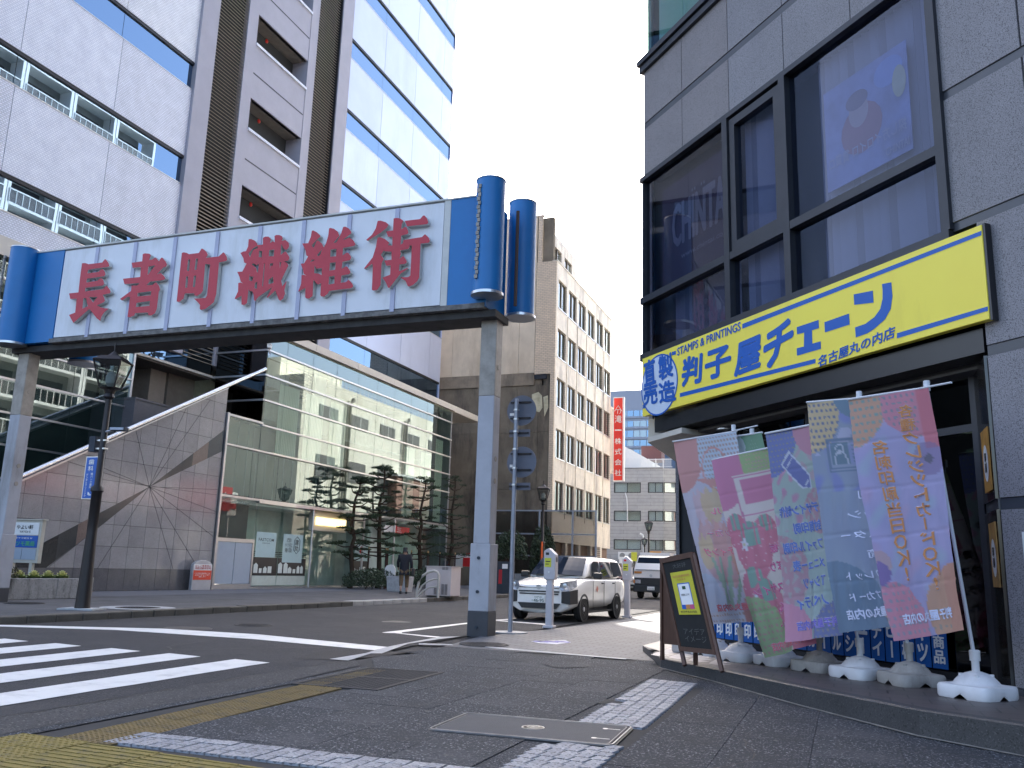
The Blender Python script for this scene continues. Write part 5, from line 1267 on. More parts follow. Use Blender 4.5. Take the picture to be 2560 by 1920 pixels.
# the six characters, drawn from their own outlines
LET = {
'A': (160, 620, 280 / 2212, [[(350,300),(410,294),(450,305),(475,318),(750,285),(800,220),(825,225),(875,290),(893,350),(870,370),(560,412),(470,430),(460,500),(680,470),(730,415),(760,415),(800,460),(815,520),(790,555),(450,605),(437,680),(655,645),(715,590),(745,600),(775,640),(790,705),(760,740),(420,785),(412,855),(765,810),(830,745),(850,750),(900,820),(920,870),(900,895),(760,922),(790,975),(805,1040),(780,1070),(640,1130),(720,1170),(800,1190),(880,1195),(790,1270),(740,1340),(710,1440),(640,1385),(560,1280),(495,1200),(180,1480),(95,1320),(215,1275),(245,1000),(120,1005),(95,895),(280,875),(310,600),(345,340)],
    [(380,985),(435,990),(450,1090),(470,1145),(360,1195)],[(490,965),(655,965),(570,1075)]]),
'B': (160, 620, 280 / 2212, [[(1550,120),(1590,103),(1680,110),(1715,145),(1690,200),(1680,235),(1740,225),(1795,185),(1815,190),(1870,260),(1915,190),(1940,190),(2000,260),(2030,320),(2010,365),(1960,380),(1830,520),(1905,490),(1970,550),(2000,600),(1960,630),(1690,665),(1620,735),(1740,730),(1800,680),(1820,680),(1870,740),(1895,820),(1870,855),(1830,1200),(1790,1290),(1710,1335),(1660,1320),(1655,1270),(1400,1285),(1385,1330),(1300,1365),(1250,1360),(1300,965),(1250,965),(1140,1035),(1100,1005),(1320,845),(1330,740),(1440,740),(1490,690),(1190,712),(1160,605),(1500,570),(1515,375),(1350,390),(1330,290),(1540,260)],
    [(1665,365),(1800,340),(1645,535)],[(1450,885),(1720,850),(1710,930),(1448,955)],[(1430,1080),(1690,1045),(1685,1140),(1415,1165)]]),
'C': (420, 590, 320 / 2212, [[(235,290),(270,280),(320,290),(360,312),(530,290),(575,215),(600,220),(660,270),(685,325),(655,375),(875,350),(950,280),(970,290),(1010,350),(1020,410),(1000,430),(880,455),(830,1000),(790,1140),(720,1200),(640,1260),(560,1275),(545,1255),(550,1190),(510,1140),(445,1080),(640,1070),(670,1030),(725,490),(640,480),(600,940),(570,990),(490,1035),(450,1020),(450,990),(290,990),(265,1080),(190,1140),(145,1130)],
    [(345,405),(380,405),(360,600),(325,600)],[(480,390),(515,390),(490,580),(455,585)],[(310,700),(345,695),(330,890),(295,890)],[(445,685),(485,680),(460,880),(425,880)]]),
'D': (570, 560, 180 / 1357, [[(385,285),(430,280),(500,310),(545,365),(548,392),(570,395),(655,385),(655,260),(700,235),(760,235),(805,280),(790,355),(845,322),(880,345),(872,225),(900,205),(960,205),(1010,225),(1030,270),(1010,315),(1080,300),(1140,350),(1150,410),(1130,460),(1090,490),(1045,460),(1000,370),(990,580),(1070,515),(1090,520),(1150,610),(1155,650),(1130,690),(1045,700),(1110,730),(1135,780),(1000,1060),(1020,1170),(1105,1065),(1060,1240),(1070,1310),(1040,1400),(980,1445),(950,1420),(890,1250),(740,1390),(725,1380),(830,1190),(560,1380),(510,1450),(485,1430),(480,1330),(455,1270),(400,1260),(385,1220),(355,1490),(300,1525),(250,1515),(250,1350),(140,1415),(120,1405),(185,1270),(190,1110),(230,1100),(275,1115),(235,1085),(215,1000),(170,900),(265,895),(345,745),(300,725),(285,640),(230,545),(290,515),(335,510),(375,420)],
    [(382,552),(470,455),(545,412),(560,455),(520,465),(470,490),(410,625)],[(585,500),(640,510),(635,630),(577,620)],[(775,490),(868,480),(858,605),(765,605)],[(445,760),(470,735),(535,775),(580,745),(560,910),(540,905),(530,830)],[(678,740),(692,740),(657,1175),(640,1165)],[(790,740),(845,740),(840,780),(800,785),(785,850)],[(970,720),(998,715),(975,835)],[(765,1050),(840,990),(858,1105),(762,1135)],[(405,940),(415,985),(475,990),(450,1075),(395,1060)],[(505,1110),(548,1085),(540,1220),(495,1205)]]),
'E': (730, 550, 170 / 1282, [[(370,200),(400,195),(460,225),(520,280),(535,310),(480,355),(365,475),(405,525),(460,390),(490,385),(560,440),(588,500),(600,512),(640,430),(680,290),(695,160),(715,145),(790,165),(860,220),(890,290),(860,330),(780,425),(830,425),(890,320),(930,230),(960,130),(1000,122),(1060,150),(1110,210),(1115,250),(1060,290),(950,380),(1080,330),(1150,380),(1195,450),(1170,485),(960,525),(950,665),(1030,610),(1060,620),(1100,670),(1115,710),(1090,755),(950,785),(935,915),(1015,870),(1040,880),(1095,960),(1100,990),(1070,1020),(930,1045),(915,1180),(1010,1170),(1060,1125),(1090,1145),(1140,1210),(1150,1250),(1120,1280),(700,1335),(670,1390),(600,1445),(540,1435),(530,1410),(545,1190),(490,1215),(450,1190),(420,1140),(400,1140),(385,1430),(320,1480),(265,1475),(245,1455),(250,1275),(130,1345),(110,1350),(170,1200),(175,1040),(215,1030),(265,1045),(215,1010),(205,940),(160,820),(225,815),(300,685),(265,665),(255,580),(190,440),(300,435),(350,320)],
    [(562,550),(535,640),(500,680),(465,662)],[(725,555),(835,540),(828,680),(718,690)],[(712,805),(820,795),(810,935),(702,950)],[(697,1065),(800,1048),(795,1195),(687,1215)],[(385,735),(425,760),(340,790)],[(425,850),(455,915),(560,905),(555,1035),(500,1010),(415,1000)]]),
'F': (890, 520, 200 / 1508, [[(405,240),(460,235),(560,265),(610,310),(580,370),(450,470),(220,615),(185,600),(300,500),(370,380)],[(915,240),(1205,205),(1260,140),(1290,140),(1340,200),(1360,270),(1340,300),(960,345)],
    [(705,195),(760,183),(830,195),(890,240),(860,300),(850,400),(920,350),(950,360),(980,430),(985,470),(960,490),(850,520),(838,690),(880,660),(895,600),(1240,545),(1290,495),(1310,498),(1370,560),(1392,620),(1370,650),(1215,670),(1190,1300),(1150,1380),(1070,1450),(990,1480),(970,1465),(930,1370),(830,1305),(980,1300),(1020,1270),(1050,705),(1000,700),(1010,730),(980,770),(830,800),(845,850),(820,950),(880,905),(900,910),(950,990),(950,1030),(920,1050),(815,1060),(808,1190),(960,1130),(980,1140),(830,1240),(630,1500),(600,1500),(560,1400),(495,1310),(640,1255),(650,1080),(570,1085),(530,990),(665,970),(665,820),(545,815),(520,800),(465,880),(520,960),(480,1040),(460,1450),(400,1540),(330,1555),(295,1540),(315,1080),(300,1050),(170,1145),(145,1140),(310,930),(370,740),(400,560),(440,545),(540,580),(620,650),(600,700),(680,705),(685,540),(600,540),(565,440),(695,420)]]),
}
def curve_mesh(rings, depth, front_m, side_m, parent):
    c = bpy.data.curves.new('ch', 'CURVE'); c.dimensions = '2D'; c.fill_mode = 'BOTH'; c.extrude = depth / 2
    for rg in rings:
        sp = c.splines.new('POLY'); sp.points.add(len(rg) - 1)
        for q, (x, z) in zip(sp.points, rg): q.co = (x, z, 0, 1)
        sp.use_cyclic_u = True
    o = bpy.data.objects.new('ch', c); COL.objects.link(o); m = o.to_mesh()
    vs = [(v.co.x, AY - .034 - depth / 2 - v.co.z, v.co.y) for v in m.vertices]; fs = [tuple(p.vertices) for p in m.polygons]; fl = [p.normal.z > .9 for p in m.polygons]
    o.to_mesh_clear(); bpy.data.objects.remove(o)
    me = bpy.data.meshes.new('character'); me.from_pydata(vs, [], fs); me.materials.append(front_m); me.materials.append(side_m)
    me.polygons.foreach_set('material_index', [0 if f else 1 for f in fl]); me.update()
    ob = link('character', me, parent); ob.matrix_parent_inverse = Matrix.Translation(-parent.location); return ob
for key, (ox, oy, sc_, rings) in LET.items():
    rr_ = []
    for rg in rings:
        out = []
        for a, b in rg:
            p = PY(ox + a * sc_, oy + b * sc_, AY - .13); out.append((p.x, p.z))
        rr_.append(out)
    curve_mesh(rr_, .09, letr, creamf, ar)

# ================================================================== street lamps
galv = mat('galvanised', rgb(150, 156, 168), .45, .4, var=.12, scale=5)
lampb = mat('lamp_black_iron', (.022, .018, .018), .45, .3, var=.2); lampg = glass('lamp_glass', (.5, .55, .55), ior=1.6); lampw = mat('lamp_diffuser', (.5, .5, .46), .6)
def street_lamp(label, x, y, z, h, lean=0, rz=0):
    t = thing('street_lamp', label, 'street lamp', (x, y, z), group='old style black street lamps along the road', rz=rz)
    obj('pole', MB().lathe((0, 0, 0), [(.15, 0), (.14, .1), (.10, h * .3), (.10, h * .47), (.13, h * .475), (.12, h * .49), (.07, h * .50), (.06, h * .85), (.06, h * .86)], 14), lampb, t, sm=50)
    n = h * .86
    obj('neck', MB().lathe((0, 0, n), [(.06, 0), (.11, .05), (.09, .12), (.12, .2), (.22, .24)], 12), lampb, t)
    b, w0, w1, hh = n + .24, .17, .30, h * .115
    m = MB()
    for k in range(4):
        a = R(45 + 90 * k); a2 = R(45 + 90 * (k + 1))
        c0 = (math.cos(a) * w0 * 1.3, math.sin(a) * w0 * 1.3, b); c1 = (math.cos(a) * w1 * 1.35, math.sin(a) * w1 * 1.35, b + hh)
        m.tube([c0, c1], .018, 5)
        c2 = (math.cos(a2) * w1 * 1.35, math.sin(a2) * w1 * 1.35, b + hh); m.tube([c1, c2], .02, 5)
    obj('lantern_frame', m, lampb, t)
    g = MB()
    for k in range(4):
        a, a2 = R(45 + 90 * k), R(135 + 90 * k)
        g.face([(math.cos(a) * w0 * 1.25, math.sin(a) * w0 * 1.25, b), (math.cos(a2) * w0 * 1.25, math.sin(a2) * w0 * 1.25, b), (math.cos(a2) * w1 * 1.3, math.sin(a2) * w1 * 1.3, b + hh), (math.cos(a) * w1 * 1.3, math.sin(a) * w1 * 1.3, b + hh)])
    obj('lantern_glass', g, lampg, t)
    obj('lantern_bulb', MB().lathe((0, 0, b), [(.05, .02), (.11, .1), (.11, .25), (.04, .36)], 10), lampw, t)
    obj('lantern_roof', MB().cyl((0, 0, b + hh), w1 * 1.42, .1, 4, w1 * .9).cyl((0, 0, b + hh + .1), w1 * .5, .12, 8, .03).tube([(0, 0, b + hh + .2), (0, 0, b + hh + .4)], .018, 5), lampb, t, rot=(0, 0, R(45)))
    return t
L1 = G(205, 1524, .12)
h1 = (VHp := None) or (lambda p, u, v: EYE + ray(u, v).z * math.hypot(p.x, p.y) / math.hypot(ray(u, v).x, ray(u, v).y))(L1, 252, 915)
sl1 = street_lamp('tall black street lamp at the left with a blue clinic sign hanging from its pole', L1.x, L1.y, .12, h1 - .12, rz=R(20))
obj('base_slab', MB().box(-.35, .35, -.3, .3, 0, .03), paintd, sl1)
def at_y(u, v, y): return PY(u, v, y)
fl = thing('floodlight', 'small floodlight clamped to the black street lamp above its blue sign', 'floodlight', (L1.x + .12, L1.y, at_y(265, 1080, L1.y).z), rz=R(15))
obj('housing', MB().box(.05, .38, -.1, .08, .02, .09), steelg, fl); obj('glass_front', MB().box(.07, .36, -.11, -.101, .03, .08), galv, fl); obj('arm', MB().tube([(-.1, 0, 0), (.1, 0, .03)], .02, 6), strutm, fl)
jb = thing('junction_box', 'grey junction box strapped to the left side of the black street lamp', 'junction box', (L1.x - .2, L1.y, at_y(245, 1130, L1.y).z))
obj('box', MB().box(-.1, .06, -.08, .08, 0, .32), steelg, jb); obj('strap', MB().box(.06, .3, -.05, .05, .05, .08).box(.06, .3, -.05, .05, .22, .25), steell, jb)
cs = thing('clinic_sign', 'blue upright dental clinic sign on the left side of the black street lamp', 'sign', (L1.x - .4, L1.y - .02, 0), world=True)
ctl, cbr = at_y(215, 1143, L1.y - .05), at_y(238, 1246, L1.y - .05)
cx0, cx1 = at_y(217, 1150, L1.y - .05).x, at_y(243, 1150, L1.y - .05).x; cz1, cz0 = at_y(230, 1143, L1.y - .05).z, at_y(218, 1246, L1.y - .05).z
yy = L1.y - .05
obj('panel', MB().box(cx0 - .005, cx1, yy, yy + .03, cz0, cz1), bluem, cs, bevel=.01); obj('border', MB().box(cx0 - .02, cx1 + .015, yy + .005, yy + .025, cz0 - .015, cz1 + .015), steell, cs)
W = cx1 - cx0; H_ = cz1 - cz0
for ch, zz in (('歯', .82), ('科', .66)): text('character', ch, rect((cx0 + W * .25, yy - .003, cz0 + H_ * zz), (W * .5, 0, 0), (0, 0, H_ * .13)), whitem, cs, .03)
text('lettering', '\n'.join('デンタルクリニック'), rect((cx0 + W * .14, yy - .003, cz0 + H_ * .04), (W * .2, 0, 0), (0, 0, H_ * .56)), whitem, cs, .01)
text('lettering', '\n'.join('錦パーク歯科'), rect((cx0 + W * .56, yy - .003, cz0 + H_ * .24), (W * .22, 0, 0), (0, 0, H_ * .38)), whitem, cs, .01)
obj('arrow', MB().prism([(cx0 + W * .5, cz0 + H_ * .16), (cx0 + W * .5, cz0 + H_ * .08), (cx0 + W * .7, cz0 + H_ * .12)], yy - .004, yy - .001, 'y').box(cx0 + W * .6, cx0 + W * .8, yy - .004, yy - .001, cz0 + H_ * .07, cz0 + H_ * .10), whitem, cs)
obj('bracket', MB().box(cx1 - .02, L1.x + .05, yy + .031, yy + .06, cz1 - .1, cz1 - .07).box(cx1 - .02, L1.x + .05, yy + .031, yy + .06, cz0 + .1, cz0 + .13), steell, cs)
p = PX(1348, 1240, -13.9)
street_lamp('black street lamp against the dark gable, right of the arch post', -13.9, 41.5, .12, EYE + ray(1347, 1228).z * (41.5 / ray(1347, 1228).y) - .12, rz=R(10))
street_lamp('distant black street lamp in front of the grey building, right of the bent pipe', PY(1622, 1400, 62).x, 62, .0, PY(1621, 1312, 62).z, rz=R(10))
street_lamp('small far street lamp half hidden beyond the parking meter', PY(1611, 1400, 88).x, 88, .0, PY(1611, 1352, 88).z, rz=R(5))

# ================================================================== sign pole with two round signs seen from behind
sp_ = thing('sign_pole', 'galvanised pole carrying two round traffic signs and two small plates, all seen from behind', 'traffic sign', (-5.84, 15.66, 0), world=True)
signback = mat('sign_back', rgb(98, 104, 118), .5, .2, var=.08, scale=3)
b0 = G(1275, 1583); tpz = PY(1288, 1002, b0.y).z
obj('pole', MB().cyl((b0.x, b0.y, 0), .042, tpz, 12).cyl((b0.x, b0.y, tpz), .048, .04, 12, .03), galv, sp_, sm=40)
obj('foot', MB().cyl((b0.x, b0.y, .005), .32, .02, 20), paintd, sp_)
for v, r in ((1026, .30), (1155, .30)):
    c = PY(1304, v, b0.y + .12)
    obj('round_sign', MB().lathe((c.x, c.y, c.z), [(r, 0), (r, .012), (r - .02, .02)], 36, axis='y'), signback, sp_, sm=30)
    obj('sign_rib', MB().box(c.x - .22, c.x + .2, c.y - .035, c.y - .005, c.z + .14, c.z + .17).box(c.x - .22, c.x + .2, c.y - .035, c.y - .005, c.z - .17, c.z - .14), darkm, sp_)
    obj('sticker', MB().box(c.x - .24, c.x - .13, c.y - .006, c.y - .002, c.z - .10, c.z - .05), whitem, sp_)
for v in (1083, 1216):
    c = PY(1298, v, b0.y + .1)
    obj('small_plate', MB().box(c.x - .2, c.x + .22, c.y, c.y + .012, c.z - .07, c.z + .07), signback, sp_); obj('sign_rib', MB().box(c.x - .2, c.x + .2, c.y - .03, c.y - .002, c.z - .015, c.z + .015), darkm, sp_)
for v in (1027, 1050, 1081, 1125, 1172, 1214): 
    z = PY(1285, v, b0.y).z; obj('clamp', MB().cyl((b0.x, b0.y, z), .055, .03, 12), steell, sp_)

# ================================================================== parking meters
mtp = mat('meter_white', rgb(196, 192, 196), .5, var=.05); sty = mat('meter_sticker_yellow', (.62, .62, .06), .6, var=.1)
def meter(label, u, v, vt, w=.36):
    g = G(u, v); top = EYE + ray(u + 4, vt).z * (g.y / ray(u + 4, vt).y)
    t = thing('parking_meter', label, 'parking meter', (g.x, g.y, .006), group='white parking meters on the kerb')
    k = top / 1.58
    obj('post', MB().box(-.07 * k, .07 * k, -.07, .07, 0, 1.0 * k), mtp, t, bevel=.02); obj('foot', MB().box(-.11 * k, .11 * k, -.11, .11, 0, .05), mtp, t, bevel=.01)
    m = MB().prism([(-.13, .95), (.17, .95), (.2, 1.02), (.2, 1.45), (-.02, 1.58), (-.17, 1.52), (-.17, 1.0)], -.13, .13, 'y'); m.v = [(x * k * .66, y * .8, z * k) for x, y, z in m.v]
    obj('head', m, mtp, t, bevel=.015)
    obj('sticker', MB().box(-.09 * k, .05 * k, -.109, -.105, 1.2 * k, 1.38 * k), sty, t); obj('printed_lines', MB().box(-.07 * k, .03 * k, -.112, -.110, 1.30 * k, 1.32 * k).box(-.07 * k, .0, -.112, -.110, 1.25 * k, 1.265 * k), ink, t)
    obj('display', MB().box(-.07 * k, .0, -.109, -.105, 1.44 * k, 1.49 * k), redm if u > 1500 else darkm, t); obj('button', MB().cyl((0, -.105, 1.1 * k), .018, -.01, 10, axis='y'), whitem, t)
    obj('slot', MB().box(.133 * k, .136 * k, -.04, .04, 1.3 * k, 1.4 * k), darkm, t)
    return t
meter('white parking meter on the kerb in front of the white car', 1373, 1571, 1371); meter('white parking meter on the kerb behind the white car with a red display', 1568, 1545, 1391)
# ================================================================== vehicles
carw = mat('car_paint_white', (.86, .85, .82), .25, var=.015, coat=.6, scale=2); carb = mat('car_black_plastic', (.018, .018, .02), .45, var=.2); tyre = mat('tyre', (.02, .02, .02), .85, var=.2)
cgl = glass('car_glass', (.16, .2, .22), ior=1.75); rimm = mat('wheel_rim', (.42, .42, .43), .35, .8); lens = mat('headlight_lens', (.35, .37, .40), .12, .3, coat=1.0, var=.5, scale=14)
seatm = mat('car_interior', (.05, .05, .055), .8); platew = mat('plate_white', (.75, .76, .74), .5); greeni = mat('plate_green', (.01, .07, .035), .5); amber = mat('amber_lens', (.6, .2, .03), .3); redlens = mat('red_lens', (.5, .02, .02), .3)
def loft(rings, close=True, mi=0, tf=None):
    m = MB(tf); ids = [[m.pt(p) for p in r] for r in rings]; n = len(rings[0])
    for a, b in zip(ids, ids[1:]):
        for k in range(n if close else n - 1):
            q = (k + 1) % n; m.f.append([a[k], a[q], b[q], b[k]]); m.m.append(mi)
    m.f.append(ids[0][::-1]); m.m.append(mi); m.f.append(ids[-1]); m.m.append(mi)
    return m
def wheel(parent, x, y, r, w, side):
    t = obj('wheel', MB().lathe((x - w / 2, y, r), [(r * .62, 0), (r * .95, 0), (r, w * .18), (r, w * .82), (r * .95, w), (r * .62, w)], 28, axis='x'), tyre, parent, sm=35)
    xo = x + side * w * .46
    m = MB().lathe((xo - side * .03, y, r), [(r * .63, 0), (r * .60, side * .02), (r * .5, side * .028), (r * .22, side * .012), (r * .18, side * .045), (.001, side * .05)], 24, axis='x')
    obj('rim', m, rimm, t, sm=35)
    h = MB()
    for k in range(8):
        a = 2 * math.pi * k / 8; yy, zz = y + math.cos(a) * r * .44, r + math.sin(a) * r * .44
        h.cyl((xo - side * .005, yy, zz), r * .075, side * .02, 8, axis='x')
    obj('rim_hole', h, carb, t)
def wagon(name, label, loc, rz, number, detail=True, L=4.2, Wd=1.69, H=1.5):
    t = thing(name, label, 'car', loc, rz=rz); hw = Wd / 2
    # body below the window line: sections from nose (y=0) to tail
    def ring(y, zb, zt, wb, wt, wm, zm): return [(-wb, y, zb), (-wm, y, zm), (-wm * .995, y, (zm + zt) / 2), (-wt, y, zt - .03), (-wt * .9, y, zt), (-wt * .4, y, zt + .012), (wt * .4, y, zt + .012), (wt * .9, y, zt), (wt, y, zt - .03), (wm * .995, y, (zm + zt) / 2), (wm, y, zm), (wb, y, zb)]
    rr_ = [ring(.0, .17, .74, hw * .76, hw * .76, hw * .80, .48), ring(.05, .16, .80, hw * .90, hw * .86, hw * .92, .5), ring(.2, .16, .86, hw * .96, hw * .9, hw * .985, .52), ring(.5, .19, .92, hw * .96, hw * .92, hw, .55), ring(.95, .19, .985, hw * .95, hw * .93, hw, .56),
           ring(1.3, .19, 1.0, hw * .95, hw * .94, hw, .56), ring(2.4, .19, .99, hw * .95, hw * .95, hw, .56), ring(3.6, .2, .99, hw * .95, hw * .945, hw * .99, .56), ring(4.05, .24, .98, hw * .93, hw * .92, hw * .96, .56), ring(4.17, .34, .9, hw * .85, hw * .85, hw * .88, .56)]
    obj('body', loft(rr_), carw, t, sm=50, subs=1)
    # cabin
    def cr(y, z0, w0, z1, w1): return [(-w0, y, z0), (-(w0 * .45 + w1 * .55), y, z0 * .45 + z1 * .55), (-w1, y, z1 - .05), (-w1 * .86, y, z1), (-w1 * .3, y, z1 + .02), (w1 * .3, y, z1 + .02), (w1 * .86, y, z1), (w1, y, z1 - .05), (w0 * .45 + w1 * .55, y, z0 * .45 + z1 * .55), (w0, y, z0)]
    zb = .95; w0 = hw * .93
    cab = [cr(.98, zb, w0 * .97, zb + .05, w0 * .9), cr(1.22, zb, w0, 1.20, w0 * .88), cr(1.50, zb, w0, 1.40, w0 * .84), cr(1.72, zb, w0, 1.47, w0 * .82), cr(2.3, zb, w0, H, w0 * .82), cr(3.3, zb, w0, H, w0 * .82), cr(3.85, zb, w0, H - .01, w0 * .82), cr(4.0, zb, w0 * .99, H - .04, w0 * .82), cr(4.08, zb, w0 * .97, H - .12, w0 * .82), cr(4.14, zb, w0 * .95, 1.2, w0 * .84)]
    obj('cabin', loft(cab), carw, t, sm=50, subs=1)
    # glass set on the cabin, a few millimetres proud
    ws = [(-.66, 1.07, 1.015), (.66, 1.07, 1.015), (.585, 1.60, 1.415), (-.585, 1.60, 1.415)]
    n = 8; m = MB()
    for i in range(n):
        for j in range(4):
            def q(a, b):
                x0 = -.68 + 1.36 * a; x1 = -.585 + 1.17 * a; x = x0 + (x1 - x0) * b; y = 1.02 + (1.57 - 1.02) * b; z = 1.02 + (1.445 - 1.02) * b ** .92
                bow = (1 - (2 * a - 1) ** 2); return (x, y - .06 * bow - .012, z + .028 * bow + .018)
            m.face([q(i / n, j / 4), q((i + 1) / n, j / 4), q((i + 1) / n, (j + 1) / 4), q(i / n, (j + 1) / 4)])
    obj('windscreen', m, mat('windscreen_glass', (.012, .02, .035), .05, ior=1.4, var=.1) if 'windscreen_glass' not in MATS else MATS['windscreen_glass'], t, fix=False, sm=60)
    for sx in (-1, 1):
        def side(name, ys, m_):
            mm = MB()
            pts = []
            for (y, z) in ys:
                f = (z - zb) / (H - zb); w = (w0 + (w0 * .82 - w0) * f) + .014; pts.append((sx * w, y, z))
            mm.face(pts); return obj(name, mm, m_, t, fix=False)
        sg = MATS['windscreen_glass']
        side('side_window', [(1.38, 1.03), (2.12, 1.03), (2.12, 1.40), (1.78, 1.40), (1.60, 1.34)], sg); side('side_window', [(2.2, 1.03), (3.0, 1.03), (3.0, 1.40), (2.2, 1.40)], sg); side('side_window', [(3.08, 1.03), (3.86, 1.05), (3.80, 1.38), (3.74, 1.41), (3.08, 1.41)], sg)
        for y0 in (1.34, 2.16, 3.05): obj('door_gap', MB().box(sx * (hw * 1.0) - .004, sx * (hw * 1.0) + .004, y0, y0 + .008, .28, .93), darkm, t)
        obj('sill_shadow', MB().box(sx * hw * .955 - .01, sx * hw * .955 + .01, .95, 3.0, .19, .24), carb, t)
        for y0 in (1.98, 2.85): obj('door_handle', MB().box(sx * hw - .012, sx * hw + .022, y0, y0 + .16, .86, .89), carb, t, bevel=.006)
        obj('mirror', MB().box(sx * (hw + .0), sx * (hw + .22), 1.30, 1.40, .98, 1.13), carb, t, bevel=.03)
        for y0 in (.72, 3.22):
            obj('wheel_arch', MB().lathe((sx * hw - .06 if sx > 0 else sx * hw + .06, y0, .31), [(.325, 0), (.325, sx * .064), (.275, sx * .062), (.275, 0)], 28, axis='x'), carb, t)
            wheel(t, sx * (hw - .09), y0, .285, .165, sx)
        hl = [(sx * .50, -.005, .76), (sx * .52, .005, .885), (sx * .66, .10, .915), (sx * .815, .30, .945), (sx * .825, .26, .79), (sx * .72, .03, .70), (sx * .56, -.008, .69)]
        c = Vector((0, 0, 0))
        for v in hl: c += Vector(v) / len(hl)
        m = MB(); out = [tuple(Vector(v) + Vector((0, -.02, 0)) + (Vector(v) - c) * .02) for v in hl]; cc = c + Vector((sx * .02, -.035, 0))
        for k in range(len(out)): m.face([out[k], out[(k + 1) % len(out)], tuple(cc)])
        obj('headlight', m, lens, t, sm=60); 
        obj('headlight_bulb', MB().lathe((sx * .64, .0, .82), [(.045, -.028), (.05, -.035), (.02, -.04)], 12, axis='y'), steell, t)
        obj('bumper_corner', MB().prism([(sx * .56, .42), (sx * .56, .69), (sx * .80, .70), (sx * .85, .69), (sx * .85, .45), (sx * .72, .40)], -.012, .03, 'y') if False else
            loft([[(sx * .55, -.016, .43), (sx * .55, -.016, .68), (sx * .60, -.02, .68), (sx * .60, -.02, .43)], [(sx * .76, .0, .40), (sx * .76, .0, .70), (sx * .74, .1, .70), (sx * .74, .1, .40)], [(sx * .868, .20, .42), (sx * .868, .20, .74), (sx * .84, .30, .74), (sx * .84, .30, .42)]]), carb, t)
    obj('grille_bar', MB().box(-.5, .5, -.056, -.0, .66, .69).box(-.48, .48, -.056, -.0, .605, .632), carb, t)
    obj('grille_panel', loft([[(-.56, -.005, .40), (-.56, -.005, .735), (-.54, .02, .735), (-.54, .02, .40)], [(-.3, -.04, .40), (-.3, -.04, .75), (-.3, .02, .75), (-.3, .02, .40)], [(.3, -.04, .40), (.3, -.04, .75), (.3, .02, .75), (.3, .02, .40)], [(.56, -.005, .40), (.56, -.005, .735), (.54, .02, .735), (.54, .02, .40)]]), carw, t)
    obj('upper_grille', loft([[(-.5, -.02, .755), (-.5, -.02, .775), (-.5, .01, .775), (-.5, .01, .755)], [(-.2, -.036, .735), (-.2, -.036, .76), (-.2, .01, .76), (-.2, .01, .735)], [(.2, -.036, .735), (.2, -.036, .76), (.2, .01, .76), (.2, .01, .735)], [(.5, -.02, .755), (.5, -.02, .775), (.5, .01, .775), (.5, .01, .755)]]), carb, t)
    obj('lower_intake', MB().prism([(-.52, .415), (-.42, .29), (.42, .29), (.52, .415)], -.055, .02, 'y'), carb, t)
    obj('badge', MB().lathe((0, -.045, .775), [(.06, 0), (.06, -.008), (.048, -.008), (.048, 0)], 20, axis='y').lathe((0, -.045, .775), [(.028, -.002), (.028, -.01), (.02, -.01)], 14, axis='y'), steell, t)
    pl = obj('number_plate', MB().box(-.17, .17, -.08, -.06, .42, .58), platew, t, bevel=.004)
    if number:
        text('lettering', number, rect((-.11, -.083, .435), (.26, 0, 0), (0, 0, .075)), greeni, pl, .03); text('lettering', '名古屋 400', rect((-.09, -.083, .53), (.18, 0, 0), (0, 0, .035)), greeni, pl, .01); text('lettering', 'ゆ', rect((-.155, -.083, .455), (.03, 0, 0), (0, 0, .03)), greeni, pl, .01)
    obj('bonnet_gap', MB().box(-.72, .72, .955, .965, .98, .995), carb, t); obj('wiper', MB().tube([(-.5, .98, 1.02), (.0, 1.03, 1.05)], .01, 4).tube([(0.1, .98, 1.02), (.55, 1.04, 1.05)], .01, 4), carb, t)
    obj('rear_light', MB().box(.5, .62, 4.04, 4.15, .7, .9).box(-.62, -.5, 4.04, 4.15, .7, .9), redlens, t)
    obj('underbody', MB().box(-.62, .62, .5, 3.9, .16, .32), carb, t)
    return t
car = wagon('parked_car', 'white station wagon with black bumper corners parked at the kerb facing the camera', (-6.66, 19.75, 0), R(-4), '46-95')
fx = G(1452, 1556)
# company mark on the door
obj('door_mark', MB().prism([(1.62, .66), (1.70, .74), (1.62, .82), (1.54, .74)], .853, .856, 'x'), mat('door_mark', (.6, .25, .2), .5), car)
farcar = wagon('distant_car', 'small white car far down the road beside the truck', (PY(1580, 1460, 58).x, 58, 0), R(-2), None)
# truck
tk = thing('delivery_truck', 'white delivery truck with a black bumper coming down the road behind the parked wagon', 'truck', (-8.45, 41.2, 0), rz=R(-3))
def trk(y, z0, z1, w0, w1): return [(-w0, y, z0), (-w0, y, (z0 + z1) / 2), (-w1, y, z1 - .05), (-w1 * .93, y, z1), (w1 * .93, y, z1), (w1, y, z1 - .05), (w0, y, (z0 + z1) / 2), (w0, y, z0)]
obj('cab', loft([trk(.02, .62, 1.25, .80, .78), trk(.0, .62, 1.32, .84, .82), trk(.12, .6, 1.5, .85, .82), trk(.42, .6, 1.90, .85, .76), trk(.55, .6, 1.97, .85, .75), trk(1.5, .6, 1.98, .85, .75)]), carw, tk, sm=45, bevel=.02)
m = MB(); m.face([(-.74, -.012 + .0, 1.30), (.74, -.012, 1.30), (.70, .39, 1.88), (-.70, .39, 1.88)]); obj('windscreen', m, MATS['windscreen_glass'], tk, fix=False)
obj('bumper', MB().box(-.85, .85, -.06, .2, .30, .62), carb, tk, bevel=.03); obj('grille', MB().box(-.80, .80, -.03, .02, .62, .95), carb, tk, bevel=.02)
